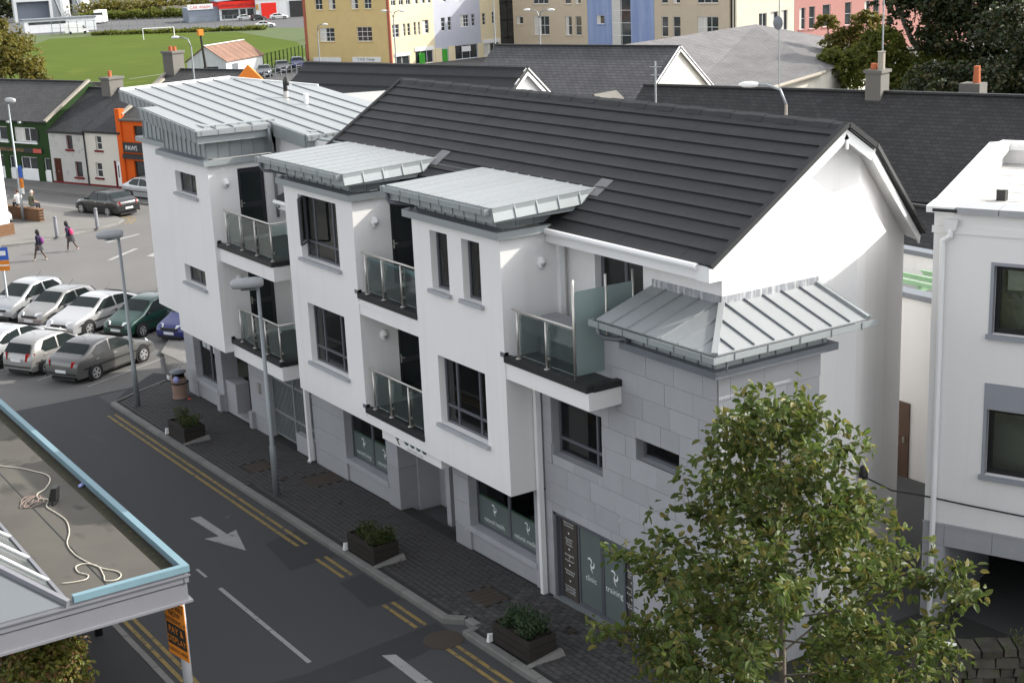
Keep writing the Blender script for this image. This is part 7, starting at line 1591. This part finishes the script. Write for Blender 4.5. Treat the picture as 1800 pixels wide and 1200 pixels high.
clumptree('broad yellowing tree at the upper left beyond the green shop', (-150, 22, g(-100)), [(0, 0, 5.4, 4.0), (-3, -1.5, 6.4, 3.2), (2.8, 1.2, 4.0, 2.6), (-1, 0, 7.6, 2.4), (3.5, 2.4, 2.2, 2.2), (-4.5, -2.4, 3.0, 2.6), (-8, -4, 5.2, 3.4), (-6, -3.0, 2.2, 2.4)], 11000, .42, LMo, 'trees on the left')
clumptree('dark bushy tree at the left edge below the yellowing tree', (-137, 13, g(-100)), [(0, 0, 3.0, 2.4), (2.2, 1.0, 2.0, 1.8), (-3, -1, 3.5, 2.2)], 4200, .35, LMy, 'trees on the left')
clumptree('bright olive green tree before the pink building', (-66.0, 55.2, 0), [(0, 0, 4.6, 2.2), (2.0, 1.6, 4.0, 2.1), (-1.2, -1.4, 5.0, 1.5), (2.6, 2.6, 2.4, 2.0), (.8, .4, 6.4, 1.4), (3.4, 3.4, 4.8, 1.6)], 18000, .26, LMy, 'big trees at the upper right')
clumptree('huge dark broadleaf tree in the upper right corner', (-62.5, 60.0, 0), [(0, 0, 6.5, 3.0), (2.6, 2.4, 6.2, 3.0), (-2.2, -1.2, 8.4, 2.2), (1.4, .6, 9.2, 3.0), (4.6, 4.0, 8.4, 3.2), (4.2, 3.4, 4.0, 2.8), (0.5, .5, 3.6, 2.6), (6.6, 5.6, 6.4, 3.2), (-3.6, -2.6, 9.4, 1.4)], 36000, .32, LMd, 'big trees at the upper right', .6)
clumptree('dark tree filling the right edge behind the terrace roof', (-51.5, 56.5, 0), [(0, 0, 5.6, 3.2), (2.2, 1.6, 8.0, 3.2), (-2.6, -1.6, 4.4, 2.4), (4, 3.2, 5.4, 3.2), (-2.4, -2, 7.4, 2.4), (6.5, 5.5, 6.6, 3.4)], 16000, .30, LMd, 'big trees at the upper right', .5)
clumptree('dark rounded tree just behind the long terrace roof', (-55.5, 50.0, 0), [(0, 0, 4.4, 2.2), (2.2, 1.6, 4.6, 2.2), (-1.8, -1.4, 3.4, 1.8), (4.4, 3, 4.2, 2.2), (6.8, 4.6, 4.8, 2.4)], 9000, .28, LMd, 'big trees at the upper right', .4)
clumptree('small tree with reddish top between the pink building and the dark trees', (-70.5, 57.5, 0), [(0, 0, 6.2, 1.3), (1.2, 1.0, 7.4, 1.2), (-.8, -.6, 7.6, .8)], 3500, .24, LMo, 'big trees at the upper right')
def hedge(label, a, b_, h, w, n, leaf, lm):
    t = thing('hedge', label, 'hedge', (a[0], a[1], g(a[0]))); b = B(); L_ = Vector((b_[0] - a[0], b_[1] - a[1], 0))
    for k in range(n):
        f = random.random(); hh = h * (.75 + .35 * math.sin(f * 23) * math.sin(f * 61 + 2)); p = L_ * f + Vector((random.gauss(0, w * .4), random.gauss(0, w * .4), random.random() ** .6 * hh)); leafquad(b, p, rv() + Vector((0, 0, .6)), rv(), leaf * random.uniform(.7, 1.3), leaf * .4)
    b.build('foliage', lm, t)
hedge('long dark hedge behind the works yard', (-410, 110), (-385, 135), 2.6, 2.0, 4000, .6, LMy); hedge('tall mixed hedge line beyond the car showroom', (-440, 120), (-400, 190), 5, 6, 7000, .9, LMo); hedge('dark trees behind the steel shed', (-470, 80), (-480, 130), 9, 5, 6000, 1.0, LMd)
hedge('rough bushes beside the yellow block', (-243, 103), (-225, 108), 3.2, 1.6, 2600, .5, LMd); hedge('scrubby growth along the far field edge', (-318, 84), (-290, 112), .9, 1.2, 3500, .45, LMy)
TB = thing('timber_fence', 'pale timber board fence beyond the yard', 'fence', (-395, 128, g(-100)), R(70))
for k in range(22): B().box(k * 1.5, k * 1.5 + 1.46, 0, .15, 0, 3.0 + .08 * (k % 3)).build('board', 'stone_verge', TB)
for i, (x, y, h_) in enumerate(((-455, 150, 9), (-462, 172, 8))):
    t = thing('far_house', ['far pale house left of centre behind the hedges', 'far grey house behind the showroom'][i], 'house', (x, y, g(-100)), R(75)); B().box(0, 14, 0, 8, 0, 5.5).build('wall', ('shed_white', 'lilac_wall')[i], t); groof(t, -.3, 14.3, 0, 4, 8, 5.5, h_, 'slateC', ridge=False)
    for x_ in (1.5, 5.5, 9.5): B().box(x_, x_ + 1.6, -.05, 0, 1.2, 2.6).build('window', 'pane', t)
# ================================================================ people
def fuse(b, name, m, parent, vox=.012):
    """one continuous skin out of overlapping limbs"""
    o = b.build(name, m, parent); r_ = o.modifiers.new('remesh', 'REMESH'); r_.mode = 'VOXEL'; r_.voxel_size = vox * U; r_.use_smooth_shade = True
    s_ = o.modifiers.new('smooth', 'SMOOTH'); s_.iterations = 3; s_.factor = .5
    return o
M['skin'] = mat('dark_skin', (0.075, 0.04, 0.025), .55, .05); M['skin2'] = mat('fair_skin', (0.42, 0.25, 0.18), .55, .05); M['navy'] = mat('navy_jumper', (0.012, 0.014, 0.035), .9, .1); M['greyskirt'] = mat('grey_skirt', (0.05, 0.05, 0.055), .9, .1); M['hair'] = mat('black_hair', (0.008, 0.007, 0.007), .6, .1); M['pinkbag'] = mat('pink_fabric', (0.62, 0.05, 0.16), .7, .1); M['purplebag'] = mat('purple_fabric', (0.16, 0.04, 0.16), .7, .1); M['shoe'] = mat('pale_shoe', (0.55, 0.45, 0.38), .7, .1); M['shirt'] = mat('white_shirt', (0.72, 0.72, 0.72), .85, .05); M['jeans'] = mat('dark_trousers', (0.03, 0.03, 0.04), .9, .1)
def hand(b, w, d, sd, s=1.0):
    w = Vector(w); d = Vector(d).normalized(); sd = Vector(sd).normalized(); n = d.cross(sd)
    b.tube([w, w + d * .04 * s, w + d * .085 * s], [.02 * s, .034 * s, .03 * s], 8)
    for i, (o_, l) in enumerate(((-.027, .062), (-.009, .072), (.009, .068), (.027, .052))):
        p = w + d * .08 * s + sd * o_ * s; b.tube([p, p + d * l * .55 * s + n * .006, p + d * l * s + n * .02], [.0095 * s, .009 * s, .007 * s], 6)
    p = w + d * .03 * s + sd * -.03 * s; b.tube([p, p + (d * .6 - sd * .7).normalized() * .03 * s, p + (d * .9 - sd * .5).normalized() * .06 * s], [.011 * s, .010 * s, .008 * s], 6)
def head(b, c, f, s=1.0):
    """skull, jaw, nose and ears; f = facing direction"""
    c = Vector(c); f = Vector(f).normalized(); sd = Vector((-f.y, f.x, 0)); u = Vector((0, 0, 1))
    for k in range(6):
        t0 = k / 5
    b.tube([c - u * .115 * s, c - u * .09 * s + f * .02 * s, c - u * .03 * s + f * .01, c + u * .05 * s, c + u * .10 * s, c + u * .125 * s], [.035 * s, .06 * s, .078 * s, .085 * s, .06 * s, .02 * s], 12)
    b.tube([c + f * .07 * s + u * .01, c + f * .10 * s - u * .03 * s], [.01 * s, .018 * s], 6)
    for g_ in (1, -1): b.tube([c + sd * g_ * .075 * s - u * .02 * s, c + sd * g_ * .092 * s + u * .01], [.02 * s, .018 * s], 6)
def girl(label, loc, rz, stride, lean, bagm):
    t = thing('person', label, 'person', loc, rz, 'schoolgirls crossing the road'); S = .93
    b = B(); hipz, chz = .80, 1.20; lx = lean
    hip = Vector((0, 0, hipz)); ch_ = Vector((lx, 0, chz)); nk = Vector((lx * 1.25, 0, 1.30)); hd_ = Vector((lx * 1.5 + .02, 0, 1.46))
    b.tube([hip - Vector((0, 0, .05)), hip + Vector((0, 0, .08)), hip.lerp(ch_, .5), ch_, ch_ + Vector((0, 0, .07)), nk], [.12, .115, .10, .125, .09, .045], 12)
    b.tube([nk, hd_ - Vector((0, 0, .08))], [.045, .045], 8); head(b, hd_, (1, 0, 0))
    fr, bk = stride
    for sg, st_ in ((1, fr), (-1, bk)):
        kn = Vector((st_ * .5 + .05, sg * .085, .43)); an = Vector((st_, sg * .08, .08 if st_ > 0 or abs(st_) < .3 else .16)); h0 = Vector((0, sg * .085, hipz - .02))
        b.tube([h0, kn, kn.lerp(an, .35), an], [.078, .052, .05, .032], 9); b.tube([an, an + Vector((.02, 0, -.05)), an + Vector((.15, 0, -.055))], [.034, .036, .025], 8)
        sh = ch_ + Vector((0, sg * .14, .05)); el = sh + Vector((-st_ * .25 * 1, sg * .05, -.24)); wr = el + Vector((-st_ * .2 + .08, 0, -.2))
        b.tube([sh, el, wr], [.042, .035, .024], 8); hand(b, wr, wr - el, (1, 0, 0), .9)
    body = fuse(b, 'body', 'skin', t, .011)
    # clothing: jumper with sleeves, pleated skirt, hair, shoes
    j = B(); j.tube([hip + Vector((0, 0, .02)), hip.lerp(ch_, .5), ch_, ch_ + Vector((0, 0, .075)), nk - Vector((0, 0, .01))], [.135, .122, .145, .105, .058], 14)
    for sg, st_ in ((1, fr), (-1, bk)):
        sh = ch_ + Vector((0, sg * .14, .05)); el = sh + Vector((-st_ * .25, sg * .05, -.24)); wr = el + Vector((-st_ * .2 + .08, 0, -.2)); j.tube([ch_ + Vector((0, sg * .06, .05)), sh, el, wr], [.06, .058, .05, .036], 9)
    fuse(j, 'jumper', 'navy', t, .014)
    sk_ = B(); n = 24; lv = [(hipz + .1, .132, 0), (hipz - .02, .155, .0), (.52, .21, abs(fr) * .35)]
    for z, r_, e in lv:
        for k in range(n): a = 2 * math.pi * k / n; rr = r_ * (1 + (.05 if k % 2 else -.03) * (r_ > .14)); sk_.v.append((rr * math.cos(a) * (1 + e), rr * math.sin(a) * .85, z))
    for i in range(2):
        for k in range(n): sk_.f.append((i * n + k, (i + 1) * n + k, (i + 1) * n + (k + 1) % n, i * n + (k + 1) % n))
    sk_.build('skirt', 'greyskirt', t)
    h = B(); h.tube([hd_ + Vector((-.06, 0, -.16)), hd_ + Vector((-.045, 0, -.05)), hd_ + Vector((-.025, 0, .04)), hd_ + Vector((-.015, 0, .11)), hd_ + Vector((-.01, 0, .14))], [.075, .09, .095, .075, .03], 12); h.tube([hd_ + Vector((.02, -.085, .03)), hd_ + Vector((0, -.09, -.12))], [.03, .02], 6); h.tube([hd_ + Vector((.02, .085, .03)), hd_ + Vector((0, .09, -.12))], [.03, .02], 6); fuse(h, 'hair', 'hair', t, .014)
    for sg, st_ in ((1, fr), (-1, bk)):
        an = Vector((st_, sg * .08, .08 if st_ > 0 or abs(st_) < .3 else .16)); s_ = B(); s_.tube([an + Vector((-.03, 0, -.045)), an + Vector((.06, 0, -.045)), an + Vector((.16, 0, -.058))], [.035, .042, .03], 9); s_.build('shoe', 'shoe', t, smooth=True)
        for g_ in (1,): B().box(hd_.x + .078, hd_.x + .084, sg * .032 - .012, sg * .032 + .012, hd_.z + .0, hd_.z + .012).build('eye', 'whitemark', t)
    bag = thing('school_bag', 'school bag of the ' + label.split(' with')[0], 'bag', loc, rz)
    bb = B(); bb.tube([(-.16 + lx, .02, .86), (-.19 + lx, .02, .95), (-.19 + lx, .02, 1.1), (-.15 + lx, .02, 1.18)], [.07, .11, .11, .06], 10); bb.build('sack', bagm, bag, smooth=True); B().tube([(-.14 + lx, .1, 1.15), (lx, .12, 1.30), (.09 + lx, .11, 1.2), (.08 + lx, .12, .98)], .012, 6).build('strap', bagm, bag)
girl('schoolgirl in navy jumper and grey skirt walking with purple bag', (-74.1, 4.0, g(-74)), R(238), (.26, -.28), .0, 'purplebag'); girl('schoolgirl in navy jumper leaning forward with bright pink bag', (-75.3, 6.0, g(-75)), R(225), (.2, -.3), .12, 'pinkbag')
def sitter(label, loc, rz, topm, hairm):
    t = thing('person', label, 'person', loc, rz); b = B(); hip = Vector((0, 0, .1)); ch_ = Vector((.05, 0, .52)); nk = Vector((.08, 0, .66)); hd_ = Vector((.12, 0, .82))
    b.tube([hip, hip.lerp(ch_, .5), ch_, ch_ + Vector((0, 0, .09)), nk], [.15, .14, .165, .12, .05], 12); b.tube([nk, hd_ - Vector((0, 0, .08))], [.05, .05], 8); head(b, hd_, (1, 0, 0), 1.05)
    for sg in (1, -1):
        kn = Vector((.44, sg * .12, .1)); an = Vector((.46, sg * .11, -.34)); b.tube([hip + Vector((0, sg * .09, 0)), kn, kn.lerp(an, .4), an], [.085, .06, .055, .038], 9); b.tube([an, an + Vector((.14, 0, -.05))], [.04, .03], 8)
        sh = ch_ + Vector((0, sg * .18, .05)); el = sh + Vector((.05, sg * .05, -.28)); wr = el + Vector((.22, -sg * .05, -.06)); b.tube([sh, el, wr], [.05, .042, .03], 8); hand(b, wr, wr - el, (0, sg, 0))
    fuse(b, 'body', 'skin2', t); j = B(); j.tube([hip + Vector((0, 0, -.02)), hip.lerp(ch_, .5), ch_, ch_ + Vector((0, 0, .1)), nk - Vector((0, 0, .02))], [.165, .165, .185, .135, .065], 14)
    for sg in (1, -1): sh = ch_ + Vector((0, sg * .18, .05)); el = sh + Vector((.05, sg * .05, -.28)); j.tube([ch_ + Vector((0, sg * .08, .06)), sh, el.lerp(sh, .3)], [.075, .07, .06], 9)
    fuse(j, 'shirt', topm, t, .014); q_ = B()
    for sg in (1, -1): kn = Vector((.44, sg * .12, .1)); an = Vector((.46, sg * .11, -.30)); q_.tube([hip + Vector((0, sg * .08, 0)), kn, an], [.105, .078, .055], 9)
    fuse(q_, 'trousers', 'jeans', t, .014); h = B().tube([hd_ + Vector((-.05, 0, -.07)), hd_ + Vector((-.03, 0, .03)), hd_ + Vector((-.01, 0, .11)), hd_ + Vector((0, 0, .145))], [.07, .092, .075, .03], 10); fuse(h, 'hair', hairm, t, .014)
M['brownhair'] = mat('brown_hair', (0.05, 0.025, 0.015), .6, .1); M['greyhair'] = mat('pale_grey_hair', (0.45, 0.43, 0.38), .6, .1); M['olivecoat'] = mat('olive_coat', (0.07, 0.075, 0.05), .9, .1)
sitter('person in a white shirt sitting on the brick planter wall', (-87.2, 6.55, g(-87) + KT + .82), R(195), 'shirt', 'brownhair'); sitter('pale haired person in an olive coat sitting behind the lamp pole', (-86.05, 6.95, g(-86) + KT + .82), R(110), 'olivecoat', 'greyhair')
